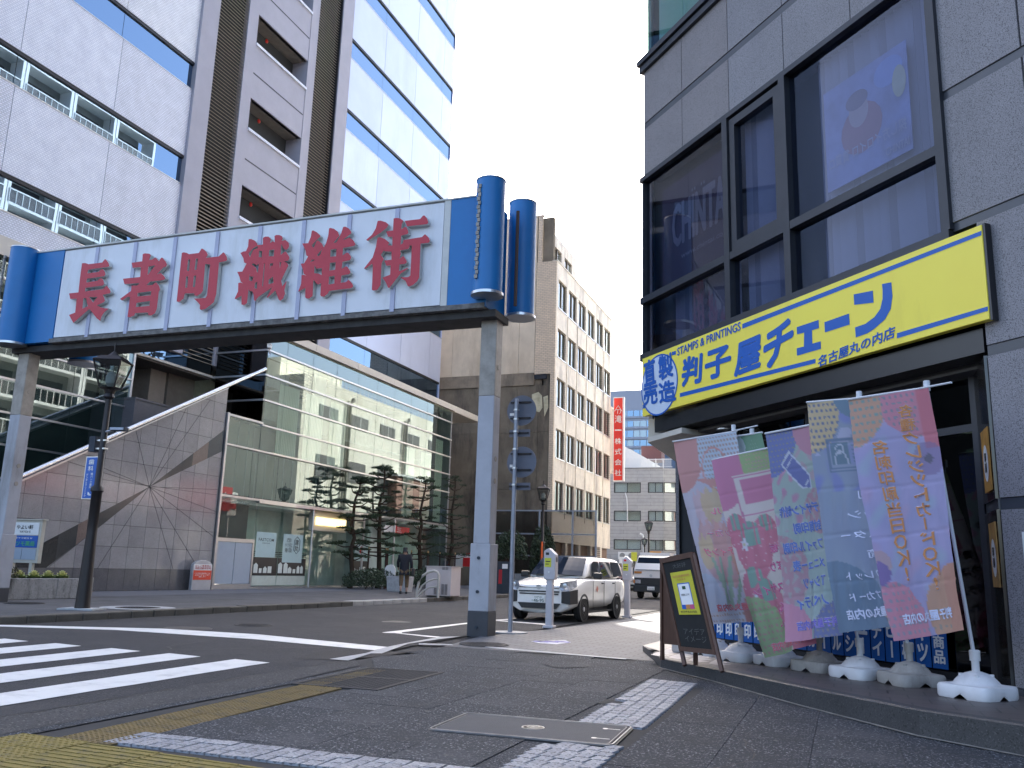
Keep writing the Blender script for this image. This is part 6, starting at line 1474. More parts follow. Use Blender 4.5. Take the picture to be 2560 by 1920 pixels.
for sx in (-1, 1):
    obj('headlight', MB().box(sx * .62 - .13, sx * .62 + .13, -.06, -.03, .68, .86), lens, tk, bevel=.02); obj('indicator', MB().box(sx * .80 - .04, sx * .80 + .04, -.05, -.02, .7, .84), amber, tk)
    obj('mirror', MB().box(sx * .98 - .07, sx * .98 + .07, .1, .16, 1.35, 1.65), carb, tk, bevel=.02); obj('mirror_arm', MB().tube([(sx * .84, .2, 1.5), (sx * .98, .13, 1.5)], .015, 5), carb, tk)
    for y0 in (.8, 3.6): wheel(tk, sx * .72, y0, .32, .2, sx)
    m = MB(); m.face([(sx * .862, .55, 1.3), (sx * .862, 1.3, 1.3), (sx * .80, 1.3, 1.8), (sx * .80, .62, 1.8)]); obj('side_window', m, MATS['windscreen_glass'], tk, fix=False)
obj('badge', MB().lathe((0, -.04, 1.05), [(.07, 0), (.07, -.01), (.05, -.01)], 16, axis='y'), steell, tk); obj('name_plate', MB().box(-.8, -.45, -.02, -.005, 1.14, 1.24), mat('orange_sticker', (.5, .2, .04), .6), tk)
pl = obj('number_plate', MB().box(-.17, .17, -.075, -.062, .40, .56), platew, tk); text('lettering', '12-21', rect((-.11, -.078, .415), (.24, 0, 0), (0, 0, .075)), greeni, pl, .02)
obj('cargo_box', MB().box(-.88, .88, 1.6, 4.8, .75, 2.08), mat('cargo_grey', (.5, .52, .55), .5), tk, bevel=.02); obj('roof_rack', MB().box(-.72, .72, .7, 1.55, 1.99, 2.12), whitep, tk); obj('chassis', MB().box(-.4, .4, .3, 4.7, .4, .75), carb, tk)

# ================================================================== people
def person(name, label, loc, rz, J, mats_, scale=1.0, cat='person'):
    "J: skeleton joints -> one skinned body; clothing and hair are parts"
    t = thing(name, label, cat, loc, rz=rz)
    def skin(nm, verts, edges, rad, m, root=0):
        me = bpy.data.meshes.new(nm); me.from_pydata([tuple(Vector(v) * scale) for v in verts], edges, []); o = link(nm, me, t)
        s = o.modifiers.new('skin', 'SKIN'); me.skin_vertices.new() if hasattr(me.skin_vertices, 'new') and not me.skin_vertices else None
        if not me.skin_vertices:
            bpy.context.view_layer.objects.active = o
        for i, r_ in enumerate(rad):
            rr2 = r_ if isinstance(r_, tuple) else (r_, r_); me.skin_vertices[0].data[i].radius = (rr2[0] * scale, rr2[1] * scale)
        me.skin_vertices[0].data[root].use_root = True
        ss = o.modifiers.new('round', 'SUBSURF'); ss.levels = 2; ss.render_levels = 2
        me.materials.append(m); return o
    return t, skin
pm_skin = mat('skin', (.42, .26, .19), .6); coat = mat('black_coat', (.012, .013, .02), .8, var=.3, scale=8); trou = mat('brown_trousers', (.13, .085, .045), .8, var=.2, scale=8); hair = mat('black_hair', (.01, .009, .009), .5); shoe = mat('black_shoe', (.012, .012, .012), .4)
def walker(name, label, loc, rz, sc_, coatm, trm, bag=True):
    t, skin = person(name, label, loc, rz, None, None, sc_)
    # body (head, neck, arms with hands, legs) -- one continuous surface; faces +Y
    v = [(0, 0, .93), (0, .0, 1.12), (0, .02, 1.34), (0, .02, 1.45), (0, .03, 1.52), (0, .035, 1.62), (0, .04, 1.70),
         (.10, 0, .90), (.11, .16, .50), (.11, .02, .10), (.11, .16, .04), (-.10, 0, .90), (-.10, -.02, .50), (-.10, -.26, .16), (-.10, -.20, .05),
         (.19, .0, 1.40), (.25, -.06, 1.13), (.26, .02, .90), (.26, .05, .82), (-.19, 0, 1.40), (-.25, .06, 1.13), (-.24, .20, .93), (-.24, .24, .86)]
    e = [(0, 1), (1, 2), (2, 3), (3, 4), (4, 5), (5, 6), (0, 7), (7, 8), (8, 9), (9, 10), (0, 11), (11, 12), (12, 13), (13, 14), (2, 15), (15, 16), (16, 17), (17, 18), (2, 19), (19, 20), (20, 21), (21, 22)]
    r = [(.13, .10), (.13, .10), (.14, .10), .055, .06, (.088, .10), (.07, .08), .085, .06, .04, .035, .085, .06, .04, .035, .055, .045, .032, .03, .055, .045, .032, .03]
    skin('body', v, e, r, pm_skin)
    v = [(0, 0, .86), (0, 0, 1.1), (0, .015, 1.32), (0, .02, 1.44), (.19, .0, 1.39), (.255, -.06, 1.13), (.265, .02, .92), (-.19, 0, 1.39), (-.255, .06, 1.13), (-.245, .19, .95), (0, 0, .72)]
    skin('coat', v, [(0, 1), (1, 2), (2, 3), (2, 4), (4, 5), (5, 6), (2, 7), (7, 8), (8, 9), (0, 10)], [(.20, .15), (.19, .14), (.18, .13), (.08, .08), .08, .065, .055, .08, .065, .055, (.21, .16)], coatm)
    v = [(0, 0, .86), (.10, 0, .80), (.11, .14, .50), (.11, .05, .20), (-.10, 0, .80), (-.10, -.03, .50), (-.10, -.20, .25)]
    skin('trousers', v, [(0, 1), (1, 2), (2, 3), (0, 4), (4, 5), (5, 6)], [(.15, .12), .105, .085, .07, .105, .085, .07], trm)
    skin('hair', [(0, .01, 1.60), (0, .02, 1.70), (0, -.01, 1.54)], [(0, 1), (0, 2)], [(.10, .10), (.085, .095), (.075, .06)], hair)
    obj('shoe', MB().box(.06, .16, -.02, .26, .0, .07), shoe, t, bevel=.02); obj('shoe', MB().box(-.15, -.05, -.30, -.06, .0, .10), shoe, t, bevel=.02)
    m = MB().lathe((0, .125, 1.615), [(.012, 0), (.016, .012), (.004, .03)], 8, axis='y'); obj('nose', m, pm_skin, t)
    if bag:
        b_ = thing('shoulder_bag', 'black bag hanging at the right hip of the walking person', 'bag', tuple(Vector(loc) + Matrix.Rotation(rz, 3, 'Z') @ Vector((.33, .02, .66))), rz=rz)
        obj('pouch', MB().box(-.06, .07, -.17, .17, 0, .3), shoe, b_, bevel=.04); obj('strap', MB().tube([(0, -.1, .28), (-.06, -.04, .6), (-.1, .0, .76), (-.06, .06, .6), (0, .1, .28)], .012, 5), shoe, b_)
    return t
g = G(1008, 1484, .12)
walker('person', 'person in a dark hooded coat and brown trousers walking away past the planters', (g.x, g.y, .12), R(25), 1.02, coat, trou)
g = G(1556, 1483)
walker('person', 'distant person in a pale pink top standing in the road behind the wagon', (g.x, 50.0, 0), R(200), .98, mat('pink_top', (.55, .36, .32), .8), mat('black_trousers', (.015, .015, .015), .8), bag=False)
# ================================================================== pines clipped in layers
bark = mat('pine_bark', (.045, .032, .022), .95, var=.35, scale=10, bump=1, bscale=30)
leafm = [mat('pine_needles_%d' % i, c, .7, var=.3, scale=3) for i, c in enumerate(((.022, .042, .02), (.034, .06, .027), (.05, .08, .036)))]
def pads(t, centers, bare=.0, seed=1):
    rnd = random.Random(seed)
    for (c, rx, rz_) in centers:
        m = MB()
        n = int(170 * (rx / .5) * (1 - bare))
        for _ in range(n):
            a = rnd.uniform(0, 6.283); r = rx * rnd.random() ** .5
            p = Vector((c[0] + math.cos(a) * r, c[1] + math.sin(a) * r, c[2] + rz_ * (1 - (r / rx) ** 2) * rnd.uniform(-.3, 1)))
            for q in range(3):
                d = Vector((rnd.uniform(-1, 1), rnd.uniform(-1, 1), rnd.uniform(.05, 1))).normalized() * rnd.uniform(.06, .13); s = Vector((rnd.uniform(-1, 1), rnd.uniform(-1, 1), rnd.uniform(-.3, .3))).normalized() * .022
                m.face([p - s, p + s, p + d], rnd.choice((0, 0, 1, 1, 2)))
        tag(obj('foliage_pad', m, leafm, t, fix=False))
def pine(label, x, y, z, H, seed, levels, spread, bare=0.0, sway=.12):
    rnd = random.Random(seed)
    t = thing('pine_tree', label, 'pine tree', (x, y, z), group='clipped pines in front of the glass annex')
    tr = [(rnd.uniform(-sway, sway) * (k > 0) , rnd.uniform(-sway, sway) * (k > 0), H * k / 9) for k in range(10)]
    tr[9] = (tr[8][0], tr[8][1], H * .97)
    obj('trunk', MB().tube(tr, [.13, .115, .11, .10, .09, .08, .07, .055, .04, .02], 9), bark, t, sm=60)
    cs = []; br = MB()
    for k in range(levels):
        f = .26 + .70 * k / (levels - 1); zz = H * f; i = min(8, int(f * 9)); fr = f * 9 - i
        base = Vector(tr[i]).lerp(Vector(tr[min(9, i + 1)]), fr)
        L_ = spread * (1 - .55 * (f - .26) / .74) * rnd.uniform(.75, 1.1); a0 = rnd.uniform(0, 6.28)
        for j in range(3 if k < levels - 1 else 2):
            a = a0 + j * 2.1 + rnd.uniform(-.3, .3); l = L_ * rnd.uniform(.6, 1.05)
            e = base + Vector((math.cos(a) * l, math.sin(a) * l, rnd.uniform(.02, .22)))
            mid = base.lerp(e, .5) + Vector((rnd.uniform(-.06, .06), rnd.uniform(-.06, .06), -.10))
            br.tube([base - Vector((0, 0, .06)), mid, e], [.04, .028, .014], 5)
            rr_ = rnd.uniform(.26, .46) * (1.15 - .4 * f)
            cs.append((e, rr_, .10)); 
            if l > .75: cs.append((base.lerp(e, .62) + Vector((0, 0, .08)), rr_ * .75, .09))
    cs.append((Vector(tr[9]), .34, .16)); cs.append((Vector(tr[9]) + Vector((.12, 0, -.14)), .3, .1))
    obj('branches', br, bark, t, sm=60); pads(t, cs, bare, seed + 5); return t
def topz(u, v, x): p = PX(u, v, x); return p
px_ = -17.6
specs = [('clipped pine farthest left, half behind its taller neighbour', 893, 1189, 6, 1.0, 0, 11), ('tallest clipped pine, standing over the walking person', 962, 1160, 10, 1.2, 0, 23), ('clipped pine right of the walking person', 1058, 1190, 8, 1.1, .15, 37), ('sparse thin pine behind the white cabinet, rightmost of the row', 1133, 1188, 8, 1.15, .62, 51)]
for lab, u, v, lev, spd, bare, sd in specs:
    x = -20.1 if u != 893 else -20.5
    p = PX(u, v, x); pine(lab, x, p.y, .12, p.z - .12, sd, lev + 1, spd, bare)
# wooden supports round three trunks
pole_b = mat('support_dark_wood', (.05, .025, .02), .8, var=.2); capm = mat('support_pale_end', (.5, .33, .15), .7)
for lab, u in (('dark timber tree support under the tallest pine', 952), ('dark timber tree support under the pine right of the walking person', 1056), ('dark timber tree support under the sparse pine by the cabinet', 1125)):
    p = PX(u, 1400, -20.0); t = thing('tree_support', lab, 'tree support', (p.x, p.y, .12), group='timber supports round the pines')
    for k, (a, b) in enumerate(((-.45, -.35), (.45, -.35), (.1, .45))):
        q = obj('stake', MB().cyl((a, b, 0), .04, 1.72, 8), pole_b, t); obj('stake_top', MB().cyl((a, b, 1.72), .036, .10, 8, .03), capm, q)
    obj('cross_rail', MB().tube([(-.5, -.35, 1.62), (.5, -.35, 1.62)], .03, 6).tube([(-.45, -.38, 1.62), (.12, .48, 1.62)], .03, 6).tube([(.45, -.38, 1.62), (.08, .48, 1.62)], .03, 6).tube([(-.5, -.35, .85), (.5, -.35, .85)], .028, 6), pole_b, t)
# ---- shrubs
shr = [mat('shrub_leaf_%d' % i, c, .6, var=.3, scale=4) for i, c in enumerate(((.014, .03, .014), (.024, .048, .02), (.04, .07, .03)))]
def shrub(name, label, c, rx, ry, rz_, n, cat='shrub', leaf=.05, mats_=None, seed=3, group=None):
    rnd = random.Random(seed); t = thing(name, label, cat, c, group=group); m = MB()
    for _ in range(n):
        a, b = rnd.uniform(0, 6.283), rnd.random(); d = Vector((math.cos(a) * rx, math.sin(a) * ry, 0)) * (b ** .5)
        k = max(0, 1 - b) ** .5; p = d + Vector((0, 0, rz_ * (k * .55 + .45) * rnd.uniform(.15, 1.02) + .03))
        n_ = Vector((rnd.uniform(-1, 1), rnd.uniform(-1, 1), rnd.uniform(-.2, 1))).normalized(); s = n_.orthogonal().normalized(); w = n_.cross(s); l = leaf * rnd.uniform(.6, 1.3)
        m.face([p - s * l * .4, p - w * l, p + s * l * .4, p + w * l], rnd.choice((0, 0, 1, 1, 2)))
    obj('foliage', m, mats_ or shr, t, fix=False)
    st_ = MB()
    for k in range(7): a = k * .9; st_.tube([(math.cos(a) * rx * .3, math.sin(a) * ry * .3, 0), (math.cos(a) * rx * .5, math.sin(a) * ry * .5, rz_ * .6)], .012, 4)
    obj('stems', st_, bark, t); return t
p = PX(938, 1440, -19.4); shrub('hedge', 'low dark hedge at the foot of the tallest pine', (p.x, p.y, .12), .9, 2.3, .86, 5200, 'hedge', seed=4)
p = PX(1060, 1440, -19.4); shrub('hedge', 'low dark hedge right of the walking person behind the pale planter box', (p.x, p.y + .2, .12), .9, 1.6, .92, 3600, 'hedge', seed=5)
p = PX(1305, 1350, -15.5); shrub('bush', 'tall dark bush against the grimy gable, left of the far street lamp', (p.x - 1.2, 50.0, .12), .75, .9, 3.6, 5200, 'bush', leaf=.09, seed=6)
p = PX(1170, 1340, -17); shrub('bush', 'dark bush behind the arch post above the red billboard', (p.x, p.y + 6, 1.5), .9, .8, 1.7, 2200, 'bush', leaf=.08, seed=8)
# ---- pale planter box and rounded white board by the person
g = G(1015, 1481, .12); t = thing('planter_box', 'pale concrete planter box beside the walking person', 'planter', (-17.0, g.y + .3, .12)); 
obj('box', MB().prism([(-.42, 0), (.42, 0), (.48, .62), (-.48, .62)], -.3, .3, 'y'), paintd, t, bevel=.02); obj('soil', MB().box(-.4, .4, -.25, .25, .6, .63), dark, t)
p = PX(977, 1400, -18.9); t = thing('white_board', 'white round topped board on the hedge left of the walking person', 'sign board', (p.x, p.y, .6))
obj('panel', MB().prism([(-.26, 0), (.26, 0), (.26, .42), (.18, .55), (0, .6), (-.18, .55), (-.26, .42)], -.03, .03, 'y'), whitem, t, bevel=.01)
# ---- utility cabinet and hoop barrier
g = G(1103, 1492, .12); t = thing('utility_cabinet', 'pinkish grey roadside utility cabinet with vent grilles beside the hoop barrier', 'utility cabinet', (-13.25, 29.0, .12))
cabm = mat('cabinet_paint', rgb(196, 186, 184), .5, var=.05)
zc = PX(1125, 1418, -13.2).z - .12
obj('body', MB().box(-.62, .35, -.42, .42, .05, zc), cabm, t, bevel=.012); obj('plinth', MB().box(-.58, .31, -.38, .38, 0, .05), kerbm, t); obj('roof', MB().box(-.66, .39, -.46, .46, zc, zc + .03), cabm, t)
vent = MB()
def grille(a0, a1, z0, z1):
    m = MB(); z = z0
    while z < z1: m.box(a0, a1, -.432, -.42, z, z + .012); z += .028
    return m
for a0, a1, z0, z1 in ((.0, .1, .95, 1.25), (.13, .23, .95, 1.25), (-.28, -.18, .1, .3), (-.15, -.06, .1, .3), (-.0, .1, .1, .45), (.13, .23, .1, .45)): obj('vent_grille', grille(a0, a1, z0, z1), steelg, t)
h = thing('hoop_barrier', 'cream curved hoop barrier of three bent tubes at the kerb', 'barrier', (-13.45, 27.9, .12), rz=R(8))
hb = mat('hoop_paint', (.46, .43, .38), .5, var=.1)
def arc(w, hh, x0=0): return [(x0 - w, 0, 0)] + [(x0 - w * math.cos(a * math.pi / 16) , 0, hh * .35 + hh * .65 * math.sin(a * math.pi / 16)) for a in range(0, 9)] + [(x0 + w * .6, 0, hh)] 
obj('outer_tube', MB().tube([(-.38, 0, 0), (-.38, 0, .25), (-.33, 0, .5), (-.2, 0, .72), (0, 0, .86), (.2, 0, .9), (.32, 0, .86), (.38, 0, .75), (.38, 0, 0)], .045, 10), hb, h, sm=60)
obj('inner_tube', MB().tube([(-.36, 0, .12), (-.2, 0, .4), (0, 0, .55), (.2, 0, .62), (.36, 0, .63)], .03, 8), hb, h, sm=60); obj('inner_tube', MB().tube([(-.34, 0, .02), (-.15, 0, .22), (.05, 0, .34), (.36, 0, .38)], .03, 8), hb, h, sm=60)
# ---- red and white billboard / vending behind the cabinet
t = thing('parking_billboard', 'white and red parking lot signboard behind the utility cabinet', 'signboard', (0, 0, 0), world=True)
a, b = PY(1136, 1385, 46), PY(1188, 1408, 46)
obj('board', MB().box(a.x, b.x + .9, 46, 46.1, b.z - .2, a.z), whitem, t); obj('red_panel', MB().box((a.x + b.x) / 2 - .1, b.x + .9, 45.98, 45.999, b.z - .2, (a.z + b.z) / 2 + .05), redm, t)
text('lettering', 'MUPO', rect(((a.x + b.x) / 2 + .1, 45.97, (a.z + b.z) / 2 + .12), (.7, 0, 0), (0, 0, .2)), redm, t, .03)
obj('side_panel', MB().box(b.x - .1, b.x + .9, 46, 46.1, .2, b.z - .22), redd, t); obj('post', MB().box(a.x + .05, a.x + .15, 46.02, 46.08, .1, b.z - .2).box(b.x + .75, b.x + .85, 46.02, 46.08, .1, .2), darkm, t)
t = thing('payment_machine', 'grey parking payment machine just right of the arch post', 'payment machine', (PX(1243, 1450, -13.9).x, 36.5, .12))
obj('body', MB().box(-.35, .35, -.25, .25, 0, 1.35), steelg, t, bevel=.02); obj('screen', MB().box(-.05, .2, -.262, -.251, 1.05, 1.25), whitem, t); obj('marking', MB().box(-.2, -.05, -.26, -.251, .4, 1.0), redd, t)
# mesh fence of pale frames before the gable
t = thing('frame_fence', 'tall fence of pale steel frames in front of the grimy gable', 'fence', (-17, 52, .12), world=True)
fx = [-21.0, -19.1, -17.3, -15.2, -13.75]; mm = []
for a, b in zip(fx, fx[1:]):
    for z0, z1 in ((.9, 2.0), (2.0, 3.3), (3.3, 4.7)):
        obj('panel', MB().box(a + .05, b - .05, 51.02, 51.04, z0 + .04, z1 - .04), glass('fence_sheet', (.55, .55, .55), ior=1.3, rough=.2) if 'fence_sheet' not in MATS else MATS['fence_sheet'], t)
    for z in (2.0, 3.3, 4.7): obj('rail', MB().box(a, b, 51.0, 51.06, z - .04, z + .04), galv, t)
for a in fx: obj('post', MB().box(a - .05, a + .05, 50.98, 51.08, .1, 4.75), galv, t)
obj('base_wall', MB().box(-21, -13.7, 50.9, 51.1, .1, .9), paintd, t)
t = thing('orange_pole', 'thin orange post sticking up behind the white wagon', 'post', (PY(1355, 1360, 33).x, 33, 0)); z1 = PY(1354, 1354, 33).z
obj('shaft', MB().cyl((0, 0, 0), .04, z1, 8), mat('orange_plastic', (.75, .12, .02), .5), t); obj('foot', MB().cyl((0, 0, 0), .16, .05, 12), carb, t)

# ================================================================== granite planter with shrubs and cabbages
plm = mat('planter_granite', (.30, .295, .29), .7, var=.15, scale=5, speck=(.12, .12, .12), sscale=70, stain=(.045, .045, .045), stscale=2.8, bump=.3)
t = thing('granite_planter', 'long mottled granite planter with dark stains at the foot of the stair wall', 'planter', (-17.5, 17, .12), world=True)
pa, pb = Vector((-18.2, 12.4)), Vector((-18.05, 17.66)); ztop_ = PX(100, 1446, -18.15).z
seg = [12.4, 13.9, 15.35, 16.75, 17.66]
for a, b in zip(seg, seg[1:]): obj('block', MB().box(-18.3, -18.1, a + .005, b - .005, .12, ztop_), plm, t, bevel=.01)
obj('block', MB().prism([(-18.3, 17.67), (-18.1, 17.67), (-19.0, 18.75), (-19.15, 18.65)], .12, ztop_, 'z'), plm, t)
obj('soil', MB().box(-20.4, -18.31, 12.4, 17.6, .12, ztop_ - .06), dark, t); obj('rear_block', MB().box(-20.5, -20.41, 12.4, 18.6, .12, ztop_), plm, t)
sh2 = [mat('planter_leaf_%d' % i, c, .6, var=.3, scale=5) for i, c in enumerate(((.05, .05, .02), (.09, .085, .03), (.12, .09, .05)))]
for k in range(4): shrub('planter_shrub', ('low olive shrub in the granite planter, nearest the arch post', 'low olive shrub in the granite planter, second from the arch post', 'low olive shrub in the granite planter, third from the arch post', 'low olive shrub in the granite planter next to the cabbages')[k], (-18.75, 13.2 + k * .78, ztop_ - .05), .5, .48, .34, 900, 'shrub', leaf=.035, mats_=sh2, seed=20 + k, group='olive shrubs in the granite planter')
cab = [mat('cabbage_%d' % i, c, .6, var=.15, scale=12) for i, c in enumerate(((.62, .60, .28), (.45, .50, .20), (.2, .28, .1)))]
for k in range(4):
    yy = 16.05 + k * .42; t = thing('ornamental_cabbage', ('pale yellow ornamental cabbage next to the olive shrubs', 'second pale yellow ornamental cabbage from the shrubs', 'third pale yellow ornamental cabbage from the shrubs', 'pale yellow ornamental cabbage just left of the black lamp post')[k], 'ornamental cabbage', (-18.6, yy, ztop_ - .04), group='ornamental cabbages in the granite planter')
    for ly, (r_, z_, mi) in enumerate(((.2, .05, 2), (.18, .09, 1), (.13, .14, 0), (.08, .18, 0), (.04, .2, 0))):
        m = MB()
        for q in range(9):
            a = q * .698 + ly * .35; d = Vector((math.cos(a), math.sin(a), 0)); s = Vector((-d.y, d.x, 0)) * r_ * .45
            m.face([d * r_ * .15 + Vector((0, 0, z_ - .05)), d * r_ * .7 - s + Vector((0, 0, z_ - .01)), d * r_ + Vector((0, 0, z_ + .03)), d * r_ * .7 + s + Vector((0, 0, z_ - .01))])
        obj('leaf_whorl', m, cab[mi], t, fix=False)
# ---- directory sign behind the planter
t = thing('directory_sign', 'framed directory sign with a diner panel above a blue pharmacy panel behind the planter', 'signboard', (-19, 14, .12), world=True)
DYy = 16.9
def dz(u, v): p = PY(u, v, DYy); return p.x, p.z
x0, z1 = dz(38, 1304); x1, _ = dz(104, 1308); _, z0 = dz(90, 1402); x1b, _ = dz(92, 1400)
x0 -= .1
fm = mat('sign_frame_cream', (.5, .47, .40), .5)
obj('frame', MB().box(x0 - .07, x1 + .02, DYy + .01, DYy + .12, z0 - .06, z1 + .04), fm, t); obj('cap', MB().box(x0 - .12, x1 + .07, DYy - .03, DYy + .14, z1 + .04, z1 + .07), fm, t)
H_ = z1 - z0; W = x1 - x0 - .06
obj('panel', MB().box(x0, x0 + W, DYy - .005, DYy + .009, z0 + H_ * .66, z1 - .02), whitem, t); obj('panel', MB().box(x0, x0 + W, DYy - .005, DYy + .009, z0 + H_ * .33, z0 + H_ * .64), bluem, t)
obj('panel', MB().box(x0, x0 + W * .49, DYy - .005, DYy + .009, z0 + .02, z0 + H_ * .31), doorm, t); obj('panel', MB().box(x0 + W * .51, x0 + W, DYy - .005, DYy + .009, z0 + .02, z0 + H_ * .31), doorm, t)
text('lettering', 'やよい軒', rect((x0 + W * .2, DYy - .009, z0 + H_ * .80), (W * .6, 0, 0), (0, 0, H_ * .12)), ink, t, .03); text('lettering', 'YAYOI 5', rect((x0 + W * .32, DYy - .009, z0 + H_ * .71), (W * .4, 0, 0), (0, 0, H_ * .06)), ink, t, .01)
text('lettering', 'タツモ薬局', rect((x0 + W * .08, DYy - .009, z0 + H_ * .37), (W * .84, 0, 0), (0, 0, H_ * .13)), mat('sign_green_ink', (.08, .42, .18), .5), t, .03); text('lettering', 'スギヤマ調剤 3F', rect((x0 + W * .12, DYy - .009, z0 + H_ * .55), (W * .7, 0, 0), (0, 0, H_ * .05)), whitem, t, .01)
obj('leg', MB().box(x0 + .1, x0 + .2, DYy + .02, DYy + .1, .12, z0 - .06).box(x1 - .25, x1 - .15, DYy + .02, DYy + .1, .12, z0 - .06), fm, t)
# ---- red and white round topped notice stone
t = thing('notice_pillar', 'silver round topped notice pillar with a white and red face at the end of the stair wall', 'notice board', (-21.2, 25.9, .12), world=True)
nx = -21.15; a = PX(478, 1470, nx).y; b = PX(526, 1470, nx).y; zt = PX(500, 1400, nx).z; zt2 = PX(500, 1412, nx).z
arcp = [(a, .12), (b, .12), (b, zt2 - .05)] + [(a + (b - a) * (.5 + .5 * math.cos(math.pi * k / 10)), zt2 - .05 + (zt - zt2 + .05) * math.sin(math.pi * k / 10)) for k in range(1, 10)] + [(a, zt2 - .05)]
obj('slab', MB().prism(arcp, nx - .12, nx, 'x'), mat('pillar_silver', (.42, .43, .46), .4, .4, var=.08), t, bevel=.01)
hh = zt - .12
obj('white_field', MB().box(nx, nx + .004, a + .03, b - .03, .12 + hh * .66, .12 + hh * .86), whitem, t); obj('red_field', MB().box(nx, nx + .004, a + .03, b - .03, .12 + hh * .34, .12 + hh * .655), mat('notice_red', rgb(214, 70, 44), .5), t)
text('lettering', 'はしご車専用の\n消防活動用空地', rect((nx + .006, a + .08, .12 + hh * .69), (0, b - a - .16, 0), (0, 0, hh * .15)), redd, t, .02); text('lettering', 'この付近は駐車禁止です\n火災のとき はしご車が\n使用します', rect((nx + .006, a + .1, .12 + hh * .42), (0, b - a - .2, 0), (0, 0, hh * .16)), whitem, t)
# fallen leaves along the wall
lf = mat('dry_leaf', (.35, .17, .05), .7); rnd = random.Random(3)
for k in range(16):
    t = obj('fallen_leaf', MB().face([(-.05, 0, .004), (0, -.03, .012), (.06, 0, .004), (0, .03, .015)]), lf, None, fix=False, loc=(-21.2 + rnd.uniform(-.1, .25), 18.5 + k * .75 + rnd.uniform(-.2, .2), .122), rot=(0, 0, rnd.uniform(0, 3))); tag(t, 'small dry brown leaf fallen at the foot of the granite wall', 'leaf', 'dry leaves along the foot of the wall')
# small far shop signs
for u0, v0, u1, v1, m_, lab in ((1578, 1380, 1592, 1403, sty, 'small yellow shop sign far down the street left of the bent pipe'), (1622, 1378, 1652, 1396, mat('orange_far', (.6, .28, .04), .6), 'orange shop sign with a green arc above the delivery truck'), (1548, 1392, 1557, 1420, whitem, 'white upright sign on the far corner beside the wagon')):
    a, b = PY(u0, v0, 90), PY(u1, v1, 90); t = thing('far_shop_sign', lab, 'shop sign', (0, 0, 0), world=True); obj('panel', MB().box(a.x, b.x, 90, 90.15, b.z, a.z), m_, t)
    obj('mount', MB().box((a.x + b.x) / 2 - .06, (a.x + b.x) / 2 + .06, 90.05, 90.12, 0 if a.z < 6 else b.z - 1, b.z), darkm, t)
# ================================================================== banner stands
basew = mat('water_base_white', (.66, .66, .68), .5, var=.05, scale=6, bump=.15, bscale=150, stain=(.5, .5, .5), stscale=2); baseg = mat('water_base_weathered', (.40, .375, .35), .65, var=.12, scale=6, bump=.2, bscale=120, stain=(.25, .23, .21), stscale=3); polew = mat('banner_pole_white', (.62, .64, .68), .4, var=.05)
cloth = attrmat('banner_cloth', trans=.4)
def base_mesh(k=1.0):
    pts = [];  n = 48
    def sq(r, a, p=5.0): c, s = math.cos(a), math.sin(a); q = (abs(c) ** p + abs(s) ** p) ** (-1 / p); return r * q
    prof = [(.335, .0, 8), (.345, .02, 8), (.345, .10, 8), (.33, .12, 8), (.27, .125, 3.2), (.262, .135, 2), (.25, .15, 2), (.20, .19, 2), (.13, .22, 2), (.07, .235, 2), (.045, .24, 2), (.045, .33, 2), (.06, .332, 2), (.063, .42, 2), (.05, .43, 2), (.001, .43, 2)]
    m = MB(); rings = []
    for j, (r, z, p) in enumerate(prof):
        rg = []
        for i in range(n):
            a = 2 * math.pi * i / n; q = sq(r, a, p); zz = z
            if j <= 1:
                # arched notches in the middle of every side
                s_ = abs(((a / (math.pi / 2)) % 1) - 0); d = min(s_, 1 - s_); 
                if d < .13: zz = z + .045 * math.cos(d / .13 * math.pi / 2)
            rg.append(m.pt((math.cos(a) * q, math.sin(a) * q, zz)))
        rings.append(rg)
    for a, b in zip(rings, rings[1:]):
        for i in range(n): m.f.append([a[i], a[(i + 1) % n], b[(i + 1) % n], b[i]]); m.m.append(0)
    for (a, r) in ((.7, .17), (2.2, .17), (3.9, .17), (5.3, .17)):
        m.cyl((math.cos(a) * r, math.sin(a) * r, .185), .028, .03, 10)
    return m
def zs_at(p): return zstep(dR.x * p.x + dR.y * p.y)
def on_step(u, v):
    z = .15
    for _ in range(6):
        p = G(u, v, z); z = zs_at(p)
    return G(u, v, z)
def lerp(a, b, t): return a + (b - a) * t
